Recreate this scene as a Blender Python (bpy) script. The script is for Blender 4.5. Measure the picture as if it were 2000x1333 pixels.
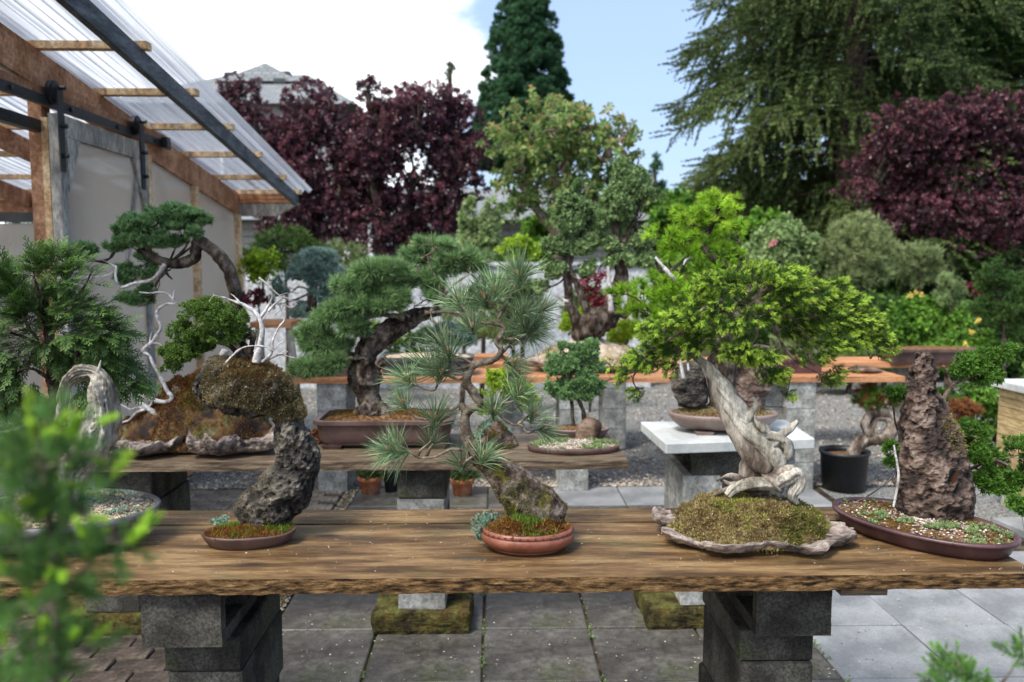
import bpy, bmesh, math, random
import numpy as np
from mathutils import Vector, Matrix

for o in list(bpy.data.objects): bpy.data.objects.remove(o)
scene = bpy.context.scene
COL = scene.collection

# ------------------------------------------------------------------ camera
CAM_H, FPX = 1.556, 1600.0
cam_d = bpy.data.cameras.new('camera'); cam = bpy.data.objects.new('camera', cam_d)
COL.objects.link(cam); scene.camera = cam
cam.location = (0, 0, CAM_H)
cam.rotation_euler = (math.radians(90 - 5.16), 0, -math.atan(32 / 1600))
cam_d.sensor_width = 36; cam_d.lens = 36 * FPX / 2000
cam_d.clip_start = 0.02; cam_d.clip_end = 3000
cam_d.dof.use_dof = True; cam_d.dof.focus_distance = 2.25; cam_d.dof.aperture_fstop = 3.3
scene.render.resolution_x = 1024; scene.render.resolution_y = 682
RC = np.array(cam.rotation_euler.to_matrix())

# ------------------------------------------------------------------ light
SUN_EL, SUN_AZ = math.radians(57), math.radians(-138)      # azimuth clockwise from +Y
world = bpy.data.worlds.new('World'); scene.world = world; world.use_nodes = True
wn = world.node_tree; wn.nodes.clear()
def wnode(t, **k):
    n = wn.nodes.new(t)
    for a, b in k.items(): setattr(n, a, b)
    return n
out = wnode('ShaderNodeOutputWorld'); bg = wnode('ShaderNodeBackground')
sky = wnode('ShaderNodeTexSky', sky_type='NISHITA', sun_disc=False, sun_elevation=SUN_EL, sun_rotation=SUN_AZ)
sky.air_density = 1.0; sky.dust_density = 2.0; sky.ozone_density = 1.5
tc = wnode('ShaderNodeTexCoord'); sp = wnode('ShaderNodeSeparateXYZ')
nz = wnode('ShaderNodeTexNoise'); nz.inputs['Scale'].default_value = 2.6; nz.inputs['Detail'].default_value = 9; nz.inputs['Roughness'].default_value = .62
mp = wnode('ShaderNodeMapping'); mp.inputs['Scale'].default_value = (1, 1, 2.2); mp.inputs['Location'].default_value = (3.1, .4, .2)
wn.links.new(tc.outputs['Generated'], sp.inputs[0]); wn.links.new(tc.outputs['Generated'], mp.inputs[0]); wn.links.new(mp.outputs[0], nz.inputs[0])
# a cloud bank that fills the sky to the left of the photograph's centre, broken by noise
m1 = wnode('ShaderNodeMath', operation='MULTIPLY'); m1.inputs[1].default_value = -1.9
m2 = wnode('ShaderNodeMath', operation='ADD')
m3 = wnode('ShaderNodeMath', operation='MULTIPLY'); m3.inputs[1].default_value = .9
rg = wnode('ShaderNodeMapRange'); rg.inputs[1].default_value = .50; rg.inputs[2].default_value = .68; rg.interpolation_type = 'SMOOTHSTEP'
wn.links.new(sp.outputs['X'], m1.inputs[0]); wn.links.new(nz.outputs[0], m3.inputs[0])
wn.links.new(m1.outputs[0], m2.inputs[0]); wn.links.new(m3.outputs[0], m2.inputs[1])
wn.links.new(m2.outputs[0], rg.inputs[0])
# thin high haze over the rest
hz = wnode('ShaderNodeMix', data_type='RGBA'); hz.inputs[0].default_value = .52
hz.inputs[7].default_value = (4.2, 5.7, 8.6, 1)
wn.links.new(sky.outputs[0], hz.inputs[6])
mx = wnode('ShaderNodeMix', data_type='RGBA')
cr = wnode('ShaderNodeMix', data_type='RGBA'); cr.inputs[6].default_value = (8.6, 9.1, 9.8, 1); cr.inputs[7].default_value = (11.8, 11.9, 12.0, 1)
wn.links.new(nz.outputs[0], cr.inputs[0])
wn.links.new(rg.outputs[0], mx.inputs[0]); wn.links.new(hz.outputs[2], mx.inputs[6]); wn.links.new(cr.outputs[2], mx.inputs[7])
wn.links.new(mx.outputs[2], bg.inputs[0]); bg.inputs[1].default_value = .092
wn.links.new(bg.outputs[0], out.inputs[0])
sd = bpy.data.lights.new('sun', 'SUN'); sun = bpy.data.objects.new('sun', sd); COL.objects.link(sun)
sd.energy = 2.7; sd.angle = math.radians(18); sd.color = (1, .965, .9)
sv = Vector((math.sin(SUN_AZ) * math.cos(SUN_EL), math.cos(SUN_AZ) * math.cos(SUN_EL), math.sin(SUN_EL)))
sun.rotation_euler = sv.to_track_quat('Z', 'Y').to_euler()
scene.view_settings.view_transform = 'Standard'; scene.view_settings.look = 'None'
scene.view_settings.exposure = 0.96; scene.view_settings.gamma = 1; scene.view_settings.use_curve_mapping = False

# ------------------------------------------------------------------ pixel -> place
def ray(px, py):
    return RC @ np.array([(px - 1000) / FPX, (666.5 - py) / FPX, -1.0])
def P(px, py, Y):
    r = ray(px, py); return np.array([0, 0, CAM_H]) + r * (Y / r[1])
def PZ(px, py, Z):
    r = ray(px, py); return np.array([0, 0, CAM_H]) + r * ((Z - CAM_H) / r[2])
def PX(px, py, X):
    r = ray(px, py); return np.array([0, 0, CAM_H]) + r * (X / r[0])
def path(pts, Y):
    """pixel polyline (px, py[, dY]) at distance Y -> Nx3"""
    return np.array([P(p[0], p[1], Y + (p[2] if len(p) > 2 else 0)) for p in pts])

# ------------------------------------------------------------------ noise
def _h(i, j, k, s):
    n = (i * 374761393 + j * 668265263 + k * 2147483647 + s * 974634777) & 0xffffffff
    n = ((n ^ (n >> 13)) * 1274126177) & 0xffffffff
    return ((n ^ (n >> 16)) & 0xffff) / 65535.0
def vn(p, s=0):
    p = np.asarray(p, float); i = np.floor(p).astype(np.int64); f = p - i; f = f * f * (3 - 2 * f)
    r = 0
    for a in (0, 1):
        for b in (0, 1):
            for c in (0, 1):
                w = (f[:, 0] if a else 1 - f[:, 0]) * (f[:, 1] if b else 1 - f[:, 1]) * (f[:, 2] if c else 1 - f[:, 2])
                r = r + w * _h(i[:, 0] + a, i[:, 1] + b, i[:, 2] + c, s)
    return r * 2 - 1
def fbm(p, freq, oct=4, s=0, gain=.5):
    r = 0; a = 1
    for k in range(oct):
        r = r + a * vn(np.asarray(p) * freq + 17.3 * k, s + k); a *= gain; freq *= 2.03
    return r

# ------------------------------------------------------------------ mesh builder
class MB:
    def __init__(s): s.v = []; s.f = []; s.t = []; s.m = []; s.n = 0
    def add(s, v, f, t=None, r=None, mi=0):
        v = np.asarray(v, float).reshape(-1, 3)
        if len(v) == 0: return s
        tt = np.zeros((len(v), 3))
        if t is not None: tt[:, 0] = t
        if r is not None: tt[:, 1] = r
        for fa in (f if isinstance(f, (list, tuple)) else [f]):
            fa = np.asarray(fa, np.int64)
            if fa.ndim == 1: fa = fa[None]
            if fa.size: s.f.append(fa + s.n); s.m.append(mi)
        s.v.append(v); s.t.append(tt); s.n += len(v); return s
    def mesh(s, name, mats, org=(0, 0, 0), smooth=False):
        me = bpy.data.meshes.new(name)
        v = np.concatenate(s.v) - np.asarray(org)
        me.vertices.add(len(v)); me.vertices.foreach_set('co', v.ravel())
        loops = np.concatenate([a.ravel() for a in s.f])
        tot = np.concatenate([np.full(len(a), a.shape[1]) for a in s.f])
        st = np.concatenate([[0], np.cumsum(tot)[:-1]])
        me.loops.add(len(loops)); me.loops.foreach_set('vertex_index', loops)
        me.polygons.add(len(tot)); me.polygons.foreach_set('loop_start', st)
        me.polygons.foreach_set('loop_total', tot)
        me.polygons.foreach_set('material_index', np.concatenate([np.full(len(a), m) for a, m in zip(s.f, s.m)]))
        me.polygons.foreach_set('use_smooth', np.full(len(tot), smooth))
        for m in (mats if isinstance(mats, (list, tuple)) else [mats]): me.materials.append(m)
        at = me.attributes.new('tint', 'FLOAT_VECTOR', 'POINT'); at.data.foreach_set('vector', np.concatenate(s.t).ravel())
        me.update(calc_edges=True); me.validate()
        return me
    # shapes
    def box(s, x0, x1, y0, y1, z0, z1, mi=0):
        v = [(x, y, z) for x in (x0, x1) for y in (y0, y1) for z in (z0, z1)]
        return s.add(v, [[(0, 1, 3, 2), (4, 6, 7, 5), (0, 4, 5, 1), (2, 3, 7, 6), (0, 2, 6, 4), (1, 5, 7, 3)]], mi=mi)
    def bar(s, a, b, w, h, up=(0, 0, 1), mi=0):
        a = np.array(a, float); b = np.array(b, float); d = b - a; d /= np.linalg.norm(d)
        x = np.cross(d, up)
        if np.linalg.norm(x) < .02: x = np.cross(d, (0, 1, 0))
        x /= np.linalg.norm(x); y = np.cross(x, d)
        v = [p + x * i * w / 2 + y * j * h / 2 for p in (a, b) for i in (-1, 1) for j in (-1, 1)]
        return s.add(v, [[(0, 1, 3, 2), (4, 6, 7, 5), (0, 4, 5, 1), (2, 3, 7, 6), (0, 2, 6, 4), (1, 5, 7, 3)]], mi=mi)
    def tube(s, pts, rad, seg=10, n=None, disp=0, dfreq=20, doct=3, ds=0, ell=1.0, mi=0, cap=True, up=(0, 1, 0), groove=0):
        pts = np.asarray(pts, float); rad = np.atleast_1d(np.asarray(rad, float)); rad = np.interp(np.linspace(0, 1, len(pts)), np.linspace(0, 1, len(rad)), rad)
        if n is None: n = 4 * len(pts)
        q, r = spline(pts, rad, n)
        T = np.gradient(q, axis=0); T /= (np.linalg.norm(T, axis=1)[:, None] + 1e-9)
        N = np.zeros_like(q); u = np.cross(T[0], up)
        if np.linalg.norm(u) < .05: u = np.cross(T[0], (1, 0, 0))
        u /= np.linalg.norm(u)
        for i in range(len(q)):
            u = u - T[i] * np.dot(u, T[i]); u /= (np.linalg.norm(u) + 1e-9); N[i] = u
        B = np.cross(T, N)
        a = np.linspace(0, 2 * math.pi, seg, endpoint=False)
        dirs = N[:, None, :] * np.cos(a)[None, :, None] + B[:, None, :] * np.sin(a)[None, :, None] * ell
        v = q[:, None, :] + dirs * r[:, None, None]
        if disp:
            d = fbm(v.reshape(-1, 3), dfreq, doct, ds).reshape(v.shape[:2])
            if groove:
                L = np.cumsum(np.r_[0, np.linalg.norm(np.diff(q, axis=0), axis=1)])
                tw = np.repeat(L * 6, seg); aa = np.tile(a, len(q)) + tw; g = sum(w_ * np.abs(vn(np.stack([np.cos(aa) * fq, np.sin(aa) * fq, np.repeat(L * fq * 1.6, seg)], 1), ds + 5)) for fq, w_ in ((2.6, 1.0), (6.5, .6)))
                d = d * .45 + groove * (g.reshape(d.shape) * 1.5 - .7)
            v = v + dirs * (d * disp)[:, :, None] * (r[:, None, None] / max(r.max(), 1e-6)) ** .5
        v = v.reshape(-1, 3)
        i = np.arange(len(q) - 1)[:, None] * seg; j = np.arange(seg)[None, :]; jn = (j + 1) % seg
        f = np.stack([i + j, i + jn, i + seg + jn, i + seg + j], -1).reshape(-1, 4)
        t = np.repeat(np.linspace(0, 1, len(q)), seg)
        fs = [f]
        if cap:
            v = np.vstack([v, q[0] - T[0] * r[0] * .3, q[-1] + T[-1] * r[-1] * .3]); t = np.r_[t, 0, 1]
            c0 = len(v) - 2; j = np.arange(seg); L = (len(q) - 1) * seg
            fs.append(np.stack([np.full(seg, c0), (j + 1) % seg, j], 1)); fs.append(np.stack([np.full(seg, c0 + 1), L + j, L + (j + 1) % seg], 1))
        return s.add(v, fs, t, mi=mi)
def spline(pts, rad, n):
    if len(rad) != len(pts): rad = np.interp(np.linspace(0, 1, len(pts)), np.linspace(0, 1, len(rad)), rad)
    k = len(pts)
    if k == 2:
        u = np.linspace(0, 1, n)[:, None]; return pts[0] * (1 - u) + pts[1] * u, rad[0] * (1 - u[:, 0]) + rad[1] * u[:, 0]
    P0 = np.vstack([2 * pts[0] - pts[1], pts, 2 * pts[-1] - pts[-2]]); R0 = np.r_[rad[0], rad, rad[-1]]
    A = np.hstack([P0, R0[:, None]])
    L = np.r_[0, np.cumsum(np.linalg.norm(np.diff(pts, axis=0), axis=1))]; L /= L[-1]
    uu = np.interp(np.linspace(0, 1, n), L, np.arange(k))
    i = np.clip(np.floor(uu).astype(int), 0, k - 2); f = (uu - i)[:, None]
    a, b, c, d = A[i], A[i + 1], A[i + 2], A[i + 3]
    q = .5 * ((2 * b) + (-a + c) * f + (2 * a - 5 * b + 4 * c - d) * f ** 2 + (-a + 3 * b - 3 * c + d) * f ** 3)
    return q[:, :3], np.maximum(q[:, 3], 1e-4)

# ------------------------------------------------------------------ objects
ORG = {}
def tag(o, label=None, cat=None, group=None, kind=None):
    for k, v in (('label', label), ('category', cat), ('group', group), ('kind', kind)):
        if v: o[k] = v
    return o
def thing(name, loc, label, cat, group=None):
    o = bpy.data.objects.new(name, None); COL.objects.link(o); o.location = [float(c) for c in loc]
    o.empty_display_size = .05; ORG[o.name] = np.array(loc, float); return tag(o, label, cat, group)
def part(name, mb, mats, parent=None, smooth=False, kind=None, label=None, org=None):
    """link a builder's mesh (in world coordinates) as one object"""
    og = ORG[parent.name] if parent is not None else (np.zeros(3) if org is None else np.array(org, float))
    me = mb.mesh(name, mats, og, smooth); o = bpy.data.objects.new(name, me); COL.objects.link(o)
    if parent is not None: o.parent = parent
    else: o.location = og
    ORG[o.name] = og
    return tag(o, label, kind=kind)
def inst(name, me, loc, rz=0, parent=None, rot=None, scale=None, label=None, cat=None, group=None, kind=None):
    o = bpy.data.objects.new(name, me); COL.objects.link(o)
    loc = np.array(loc, float)
    if parent is not None: o.parent = parent; loc = loc - ORG[parent.name]
    o.location = loc; o.rotation_euler = rot if rot is not None else (0, 0, rz)
    if scale is not None: o.scale = scale
    return tag(o, label, cat, group, kind)

# ------------------------------------------------------------------ materials
def new_mat(name):
    m = bpy.data.materials.new(name); m.use_nodes = True; nt = m.node_tree; nt.nodes.clear()
    o = nt.nodes.new('ShaderNodeOutputMaterial'); b = nt.nodes.new('ShaderNodeBsdfPrincipled'); nt.links.new(b.outputs[0], o.inputs[0])
    return m, nt, b, o
def ramp(nt, cols, pos=None):
    r = nt.nodes.new('ShaderNodeValToRGB'); e = r.color_ramp.elements
    pos = pos or [i / (len(cols) - 1) for i in range(len(cols))]
    while len(e) < len(cols): e.new(.5)
    for i, (c, p) in enumerate(zip(cols, pos)): e[i].position = p; e[i].color = (*c, 1)
    return r
def noise(nt, vec, scale, detail=6, rough=.6):
    n = nt.nodes.new('ShaderNodeTexNoise'); n.inputs['Scale'].default_value = scale; n.inputs['Detail'].default_value = detail
    n.inputs['Roughness'].default_value = rough; nt.links.new(vec, n.inputs['Vector']); return n
def mapping(nt, st, coord='Object', rot=(0, 0, 0)):
    t = nt.nodes.new('ShaderNodeTexCoord'); m = nt.nodes.new('ShaderNodeMapping'); m.inputs['Scale'].default_value = st; m.inputs['Rotation'].default_value = rot
    nt.links.new(t.outputs[coord], m.inputs[0]); return m.outputs[0]
def mat(name, cols, scale=8, st=(1, 1, 1), rough=.7, bump=.3, bscale=None, pos=None, over=None, over2=None, vor=0, metal=0, spec=.35, bdist=.01, detail=7, coat=0, rand=0, fine=.38, fscale=None):
    m, nt, b, o = new_mat(name); L = nt.links
    vec = mapping(nt, st); n = noise(nt, vec, scale, detail); r = ramp(nt, cols, pos or [.40 + .2 * i / (len(cols) - 1) for i in range(len(cols))])
    L.new(n.outputs[0], r.inputs[0]); c = r.outputs[0]
    for k, ov in enumerate((over, over2)):
        if not ov: continue
        col, sc, lo, hi = ov[:4]
        n2 = noise(nt, mapping(nt, ov[4] if len(ov) > 4 else (1, 1, 1)), sc, 8, .65); mr = nt.nodes.new('ShaderNodeMapRange')
        mr.inputs[1].default_value = lo; mr.inputs[2].default_value = hi; L.new(n2.outputs[0], mr.inputs[0])
        x = nt.nodes.new('ShaderNodeMix'); x.data_type = 'RGBA'; L.new(mr.outputs[0], x.inputs[0]); L.new(c, x.inputs[6]); x.inputs[7].default_value = (*col, 1); c = x.outputs[2]
    if fine:
        nf_ = noise(nt, vec, fscale or scale * 7, 10, .75); mr = nt.nodes.new('ShaderNodeMapRange'); mr.inputs[1].default_value = .40; mr.inputs[2].default_value = .60; mr.inputs[3].default_value = 1 - fine; mr.inputs[4].default_value = 1 + fine
        L.new(nf_.outputs[0], mr.inputs[0]); x = nt.nodes.new('ShaderNodeVectorMath'); x.operation = 'SCALE'; L.new(c, x.inputs[0]); L.new(mr.outputs[0], x.inputs['Scale']); c = x.outputs[0]
    if rand:
        oi = nt.nodes.new('ShaderNodeObjectInfo'); mr = nt.nodes.new('ShaderNodeMapRange'); mr.inputs[3].default_value = 1 - rand; mr.inputs[4].default_value = 1 + rand
        L.new(oi.outputs['Random'], mr.inputs[0]); x = nt.nodes.new('ShaderNodeVectorMath'); x.operation = 'SCALE'; L.new(c, x.inputs[0]); L.new(mr.outputs[0], x.inputs['Scale']); c = x.outputs[0]
    L.new(c, b.inputs['Base Color'])
    b.inputs['Roughness'].default_value = rough; b.inputs['Metallic'].default_value = metal; b.inputs['Specular IOR Level'].default_value = spec
    b.inputs['Coat Weight'].default_value = coat; b.inputs['Coat Roughness'].default_value = .25
    if bump:
        nb = noise(nt, vec, bscale or scale * 4, 8, .7); h = nb.outputs[0]
        if vor:
            v = nt.nodes.new('ShaderNodeTexVoronoi'); v.inputs['Scale'].default_value = vor; L.new(vec, v.inputs['Vector'])
            a = nt.nodes.new('ShaderNodeMath'); a.operation = 'ADD'; L.new(v.outputs['Distance'], a.inputs[0]); L.new(h, a.inputs[1]); h = a.outputs[0]
        bp = nt.nodes.new('ShaderNodeBump'); bp.inputs['Strength'].default_value = bump; bp.inputs['Distance'].default_value = bdist
        L.new(h, bp.inputs['Height']); L.new(bp.outputs[0], b.inputs['Normal'])
    return m
def leaf(name, cols, pos=None, var=.35, trans=.3, rough=.55, spec=.3):
    """foliage: colour by the tint attribute (x = growth from old to new, y = leaf to leaf variation)"""
    m, nt, b, o = new_mat(name); L = nt.links
    a = nt.nodes.new('ShaderNodeAttribute'); a.attribute_name = 'tint'; s = nt.nodes.new('ShaderNodeSeparateXYZ'); L.new(a.outputs['Vector'], s.inputs[0])
    r = ramp(nt, cols, pos); L.new(s.outputs[0], r.inputs[0])
    mr = nt.nodes.new('ShaderNodeMapRange'); mr.inputs[3].default_value = 1 - var; mr.inputs[4].default_value = 1 + var; L.new(s.outputs[1], mr.inputs[0])
    x = nt.nodes.new('ShaderNodeVectorMath'); x.operation = 'SCALE'; L.new(r.outputs[0], x.inputs[0]); L.new(mr.outputs[0], x.inputs['Scale'])
    L.new(x.outputs[0], b.inputs['Base Color']); b.inputs['Roughness'].default_value = rough; b.inputs['Specular IOR Level'].default_value = spec
    t = nt.nodes.new('ShaderNodeBsdfTranslucent'); L.new(x.outputs[0], t.inputs[0]); mx = nt.nodes.new('ShaderNodeMixShader'); mx.inputs[0].default_value = min(.5, trans * 1.4)
    L.new(b.outputs[0], mx.inputs[1]); L.new(t.outputs[0], mx.inputs[2]); L.new(mx.outputs[0], o.inputs[0]); return m
def tintmat(name, cols, pos=None, rough=.8, bump=.4, bscale=60, bdist=.006, nscale=25, namt=.35, vor=0):
    """colour by tint.x plus noise; on rock the mesh lowers tint.x in pits, painting their shade"""
    m, nt, b, o = new_mat(name); L = nt.links
    a = nt.nodes.new('ShaderNodeAttribute'); a.attribute_name = 'tint'; s = nt.nodes.new('ShaderNodeSeparateXYZ'); L.new(a.outputs['Vector'], s.inputs[0])
    vec = mapping(nt, (1, 1, 1)); n = noise(nt, vec, nscale, 8, .7)
    q = nt.nodes.new('ShaderNodeMath'); q.operation = 'MULTIPLY_ADD'; L.new(n.outputs[0], q.inputs[0]); q.inputs[1].default_value = namt * 2; q.inputs[2].default_value = -namt
    w = nt.nodes.new('ShaderNodeMath'); w.operation = 'ADD'; L.new(q.outputs[0], w.inputs[0]); L.new(s.outputs[0], w.inputs[1])
    r = ramp(nt, cols, pos); L.new(w.outputs[0], r.inputs[0]); L.new(r.outputs[0], b.inputs['Base Color']); b.inputs['Roughness'].default_value = rough
    nb = noise(nt, vec, bscale, 8, .75); h = nb.outputs[0]
    if vor:
        v = nt.nodes.new('ShaderNodeTexVoronoi'); v.inputs['Scale'].default_value = vor; L.new(vec, v.inputs['Vector'])
        aa = nt.nodes.new('ShaderNodeMath'); aa.operation = 'ADD'; L.new(v.outputs['Distance'], aa.inputs[0]); L.new(h, aa.inputs[1]); h = aa.outputs[0]
    bp = nt.nodes.new('ShaderNodeBump'); bp.inputs['Strength'].default_value = bump; bp.inputs['Distance'].default_value = bdist
    L.new(h, bp.inputs['Height']); L.new(bp.outputs[0], b.inputs['Normal'])
    return m

G = {}
G['bench'] = mat('weathered_plank', [(.058, .030, .011), (.135, .075, .030), (.235, .150, .068)], 3.2, (.7, 5, 5), .55, .8, 60, fine=.30, fscale=34, over=((.105, .095, .03), 2.6, .54, .74, (1, 2.2, 2.2)), over2=((.022, .014, .008), 2.4, .60, .68, (.7, 22, 22)), spec=.32, bdist=.003)
G['bench_edge'] = mat('split_plank_edge', [(.016, .009, .004), (.15, .08, .03), (.30, .18, .08)], 22, (1, 4.5, 4.5), .8, 1, 50, (.36, .5, .66), spec=.2, bdist=.012)
G['bench_mid'] = mat('grey_plank', [(.05, .032, .02), (.11, .075, .045), (.19, .14, .09)], 5, (1, 14, 14), .6, .4, 22, over=((.06, .07, .03), 3, .55, .75), spec=.4, bdist=.004)
G['cedar'] = mat('cedar_plank', [(.26, .105, .045), (.42, .19, .085), (.52, .26, .13)], 4, (1, 12, 12), .6, .3, spec=.3, bdist=.003, rand=.15)
G['lumber'] = mat('fir_lumber', [(.27, .125, .06), (.39, .20, .11), (.49, .28, .165)], 3, (2, 2, 2), .65, .2, 12, spec=.25, bdist=.003, rand=.14)
G['lumber_pale'] = mat('pale_lumber', [(.46, .27, .13), (.62, .42, .23), (.70, .52, .32)], 3, (2, 2, 2), .65, .2, 12, spec=.25, bdist=.003, rand=.1)
G['lumber_grey'] = mat('grey_lumber', [(.22, .205, .18), (.33, .31, .27), (.42, .39, .34)], 4, (2, 2, .6), .7, .2, 14, spec=.25, bdist=.003, over=((.35, .22, .13), 2.2, .58, .7), rand=.1)
G['lumber_dark'] = mat('dark_grey_lumber', [(.05, .055, .06), (.09, .10, .11), (.14, .15, .165)], 5, (3, .6, 3), .6, .2, 14, spec=.3, bdist=.003, over=((.02, .02, .02), 6, .64, .70))  # darker, bluer tone than the other lumber
G['black'] = mat('black_steel', [(.012, .013, .016), (.022, .024, .028)], 6, rough=.4, bump=.05, spec=.5)
G['plastic'] = mat('black_plastic', [(.010, .011, .013), (.02, .021, .024)], 5, rough=.42, bump=.05, spec=.45)
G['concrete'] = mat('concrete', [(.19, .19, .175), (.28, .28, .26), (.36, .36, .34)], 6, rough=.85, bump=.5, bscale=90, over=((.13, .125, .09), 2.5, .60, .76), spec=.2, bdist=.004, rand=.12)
G['concrete_dark'] = mat('shaded_mossy_concrete', [(.035, .032, .027), (.065, .061, .052), (.105, .10, .085)], 7, rough=.9, bump=.7, bscale=110, over=((.06, .068, .025), 4, .53, .70), over2=((.19, .185, .17), 3, .62, .8), spec=.2, bdist=.005, rand=.2, fine=.5, fscale=140)  # mossy concrete, base colour darkened to hold the shade below the benches
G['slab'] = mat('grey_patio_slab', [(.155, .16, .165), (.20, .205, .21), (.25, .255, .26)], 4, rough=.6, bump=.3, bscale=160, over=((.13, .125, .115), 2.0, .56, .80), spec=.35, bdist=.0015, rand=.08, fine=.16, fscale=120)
G['slab_dark'] = mat('dark_patio_slab', [(.050, .044, .037), (.074, .067, .058), (.105, .096, .086)], 3.4, rough=.48, bump=.3, bscale=160, over=((.05, .054, .022), 2.2, .54, .66), over2=((.13, .125, .115), 2.6, .60, .74), spec=.4, bdist=.0015, rand=.14)  # browner and darker than the other patio slabs
G['table_slab'] = mat('pale_concrete_slab', [(.36, .37, .36), (.43, .44, .43), (.50, .51, .50)], 3, rough=.75, bump=.3, bscale=120, over=((.22, .2, .16), 2, .62, .8), spec=.3, bdist=.002, fine=.1)
G['gravel'] = mat('gravel', [(.10, .098, .09), (.22, .218, .205), (.38, .375, .355)], 60, rough=.9, bump=.9, bscale=70, vor=75, over=((.10, .11, .06), 1.1, .58, .75), spec=.2, bdist=.02)
G['soil_bed'] = mat('planting_bed', [(.03, .022, .015), (.07, .05, .03), (.11, .09, .06)], 9, rough=.95, bump=.8, bscale=40, over=((.05, .09, .02), 1.2, .5, .62), spec=.1, bdist=.03)
G['pebble'] = leaf('pebble', [(.10, .08, .06), (.30, .25, .20), (.52, .46, .40)], var=.4, trans=0, rough=.8)
G['brick'] = mat('mossy_paving_brick', [(.040, .030, .024), (.072, .054, .044), (.11, .09, .073)], 9, rough=.8, bump=.6, bscale=60, over=((.09, .042, .012), 3, .54, .64), over2=((.04, .05, .014), 4, .52, .62), spec=.25, bdist=.006, rand=.3)
G['brick_far'] = mat('tan_cobble', [(.13, .105, .08), (.20, .165, .13), (.27, .235, .2)], 9, rough=.85, bump=.6, bscale=60, over=((.08, .07, .04), 3, .5, .7), spec=.25, bdist=.006, rand=.25)
G['moss_stone'] = mat('mossy_pier_stone', [(.030, .024, .012), (.065, .055, .02), (.10, .10, .03)], 12, rough=.95, bump=1, bscale=70, over=((.20, .18, .15), 5, .6, .7), over2=((.10, .055, .014), 5, .55, .65), spec=.1, bdist=.012)
G['terracotta'] = mat('terracotta', [(.34, .11, .048), (.45, .16, .075), (.53, .25, .15)], 9, rough=.75, bump=.15, spec=.3, over=((.5, .38, .3), 5, .60, .8))
G['pot_red'] = mat('red_clay_pot', [(.155, .048, .026), (.205, .064, .036), (.25, .088, .053)], 11, rough=.42, bump=.15, spec=.5, over=((.12, .045, .03), 3, .56, .85), fine=.10)
G['pot_brown'] = mat('brown_clay_pot', [(.062, .035, .03), (.088, .05, .043), (.12, .07, .06)], 9, rough=.45, bump=.12, spec=.5, over=((.17, .13, .12), 6, .64, .85), rand=.12, fine=.12)
G['pot_purple'] = mat('purple_brown_pot', [(.052, .022, .024), (.074, .032, .035), (.096, .045, .048)], 7, rough=.40, bump=.1, spec=.5, over=((.17, .10, .10), 5, .62, .85), fine=.10)
G['pot_mauve'] = mat('mauve_brown_pot', [(.17, .12, .105), (.20, .145, .125), (.24, .18, .16)], 4, rough=.5, bump=.1, spec=.45, fine=.08)
G['pot_grey'] = mat('charcoal_glazed_pot', [(.035, .034, .038), (.055, .053, .058), (.085, .08, .085)], 7, rough=.45, bump=.12, spec=.5)
G['soil'] = mat('bonsai_soil', [(.07, .035, .016), (.15, .078, .035), (.25, .15, .08)], 70, rough=.95, bump=1, bscale=150, spec=.1, bdist=.008)
G['soil_sand'] = mat('sandy_soil', [(.30, .22, .14), (.46, .36, .25), (.58, .48, .35)], 60, rough=.95, bump=.8, bscale=140, spec=.1, bdist=.006, over=((.2, .16, .07), 7, .55, .7))
G['moss_red'] = leaf('rusty_moss', [(.12, .045, .010), (.22, .10, .018), (.14, .15, .022)], [0, .5, 1], var=.4, trans=.2)
G['moss_green'] = leaf('green_moss', [(.085, .10, .018), (.15, .19, .028), (.22, .20, .035)], [0, .5, 1], var=.4, trans=.25)
G['moss_dry'] = leaf('dry_moss', [(.13, .085, .03), (.36, .27, .12), (.30, .32, .06)], [0, .5, 1], var=.6, trans=.25)
G['moss_olive'] = leaf('olive_moss', [(.085, .065, .025), (.22, .17, .07), (.42, .34, .18)], [0, .5, 1], var=.45, trans=.2)
G['grass'] = leaf('moss_grass', [(.06, .13, .015), (.14, .27, .03), (.25, .38, .06)], var=.3, trans=.35)
G['sedum'] = leaf('blue_stonecrop', [(.10, .20, .13), (.24, .38, .28), (.42, .52, .42)], var=.3, trans=.2)
G['sedum_pink'] = leaf('pink_stonecrop', [(.18, .24, .13), (.42, .38, .28), (.60, .45, .36)], var=.3, trans=.2)
G['rock_lava'] = tintmat('lava_rock', [(.006, .005, .004), (.034, .028, .022), (.098, .082, .064), (.27, .23, .185)], [.22, .45, .66, .95], bump=1, bscale=45, bdist=.016, nscale=35, namt=.6, vor=70)
G['rock_brown'] = tintmat('brown_ibigawa_rock', [(.012, .007, .005), (.060, .036, .027), (.145, .093, .070), (.33, .25, .20)], [.24, .45, .66, .95], bump=1, bscale=40, bdist=.016, nscale=26, namt=.6, vor=50)
G['rock_tan'] = tintmat('tan_rock_slab', [(.035, .026, .02), (.14, .105, .088), (.27, .21, .18), (.42, .35, .30)], [.22, .44, .66, .95], bump=1, bscale=50, bdist=.010, nscale=30, namt=.5, vor=60)
G['stone'] = mat('brown_stone', [(.05, .028, .018), (.12, .07, .045), (.18, .12, .085)], 12, rough=.6, bump=.5, bscale=30, spec=.35, bdist=.01)
G['mound'] = mat('sandy_mound', [(.26, .2, .15), (.42, .33, .25), (.52, .43, .34)], 14, rough=.9, bump=.6, bscale=60, over=((.24, .2, .07), 5, .52, .68), over2=((.25, .13, .1), 3, .6, .72), spec=.1, bdist=.01)
G['bark'] = mat('dark_bark', [(.02, .014, .01), (.06, .045, .034), (.13, .105, .085)], 28, (1, 1, .5), .9, 1, 60, vor=30, spec=.15, bdist=.008)
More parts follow.
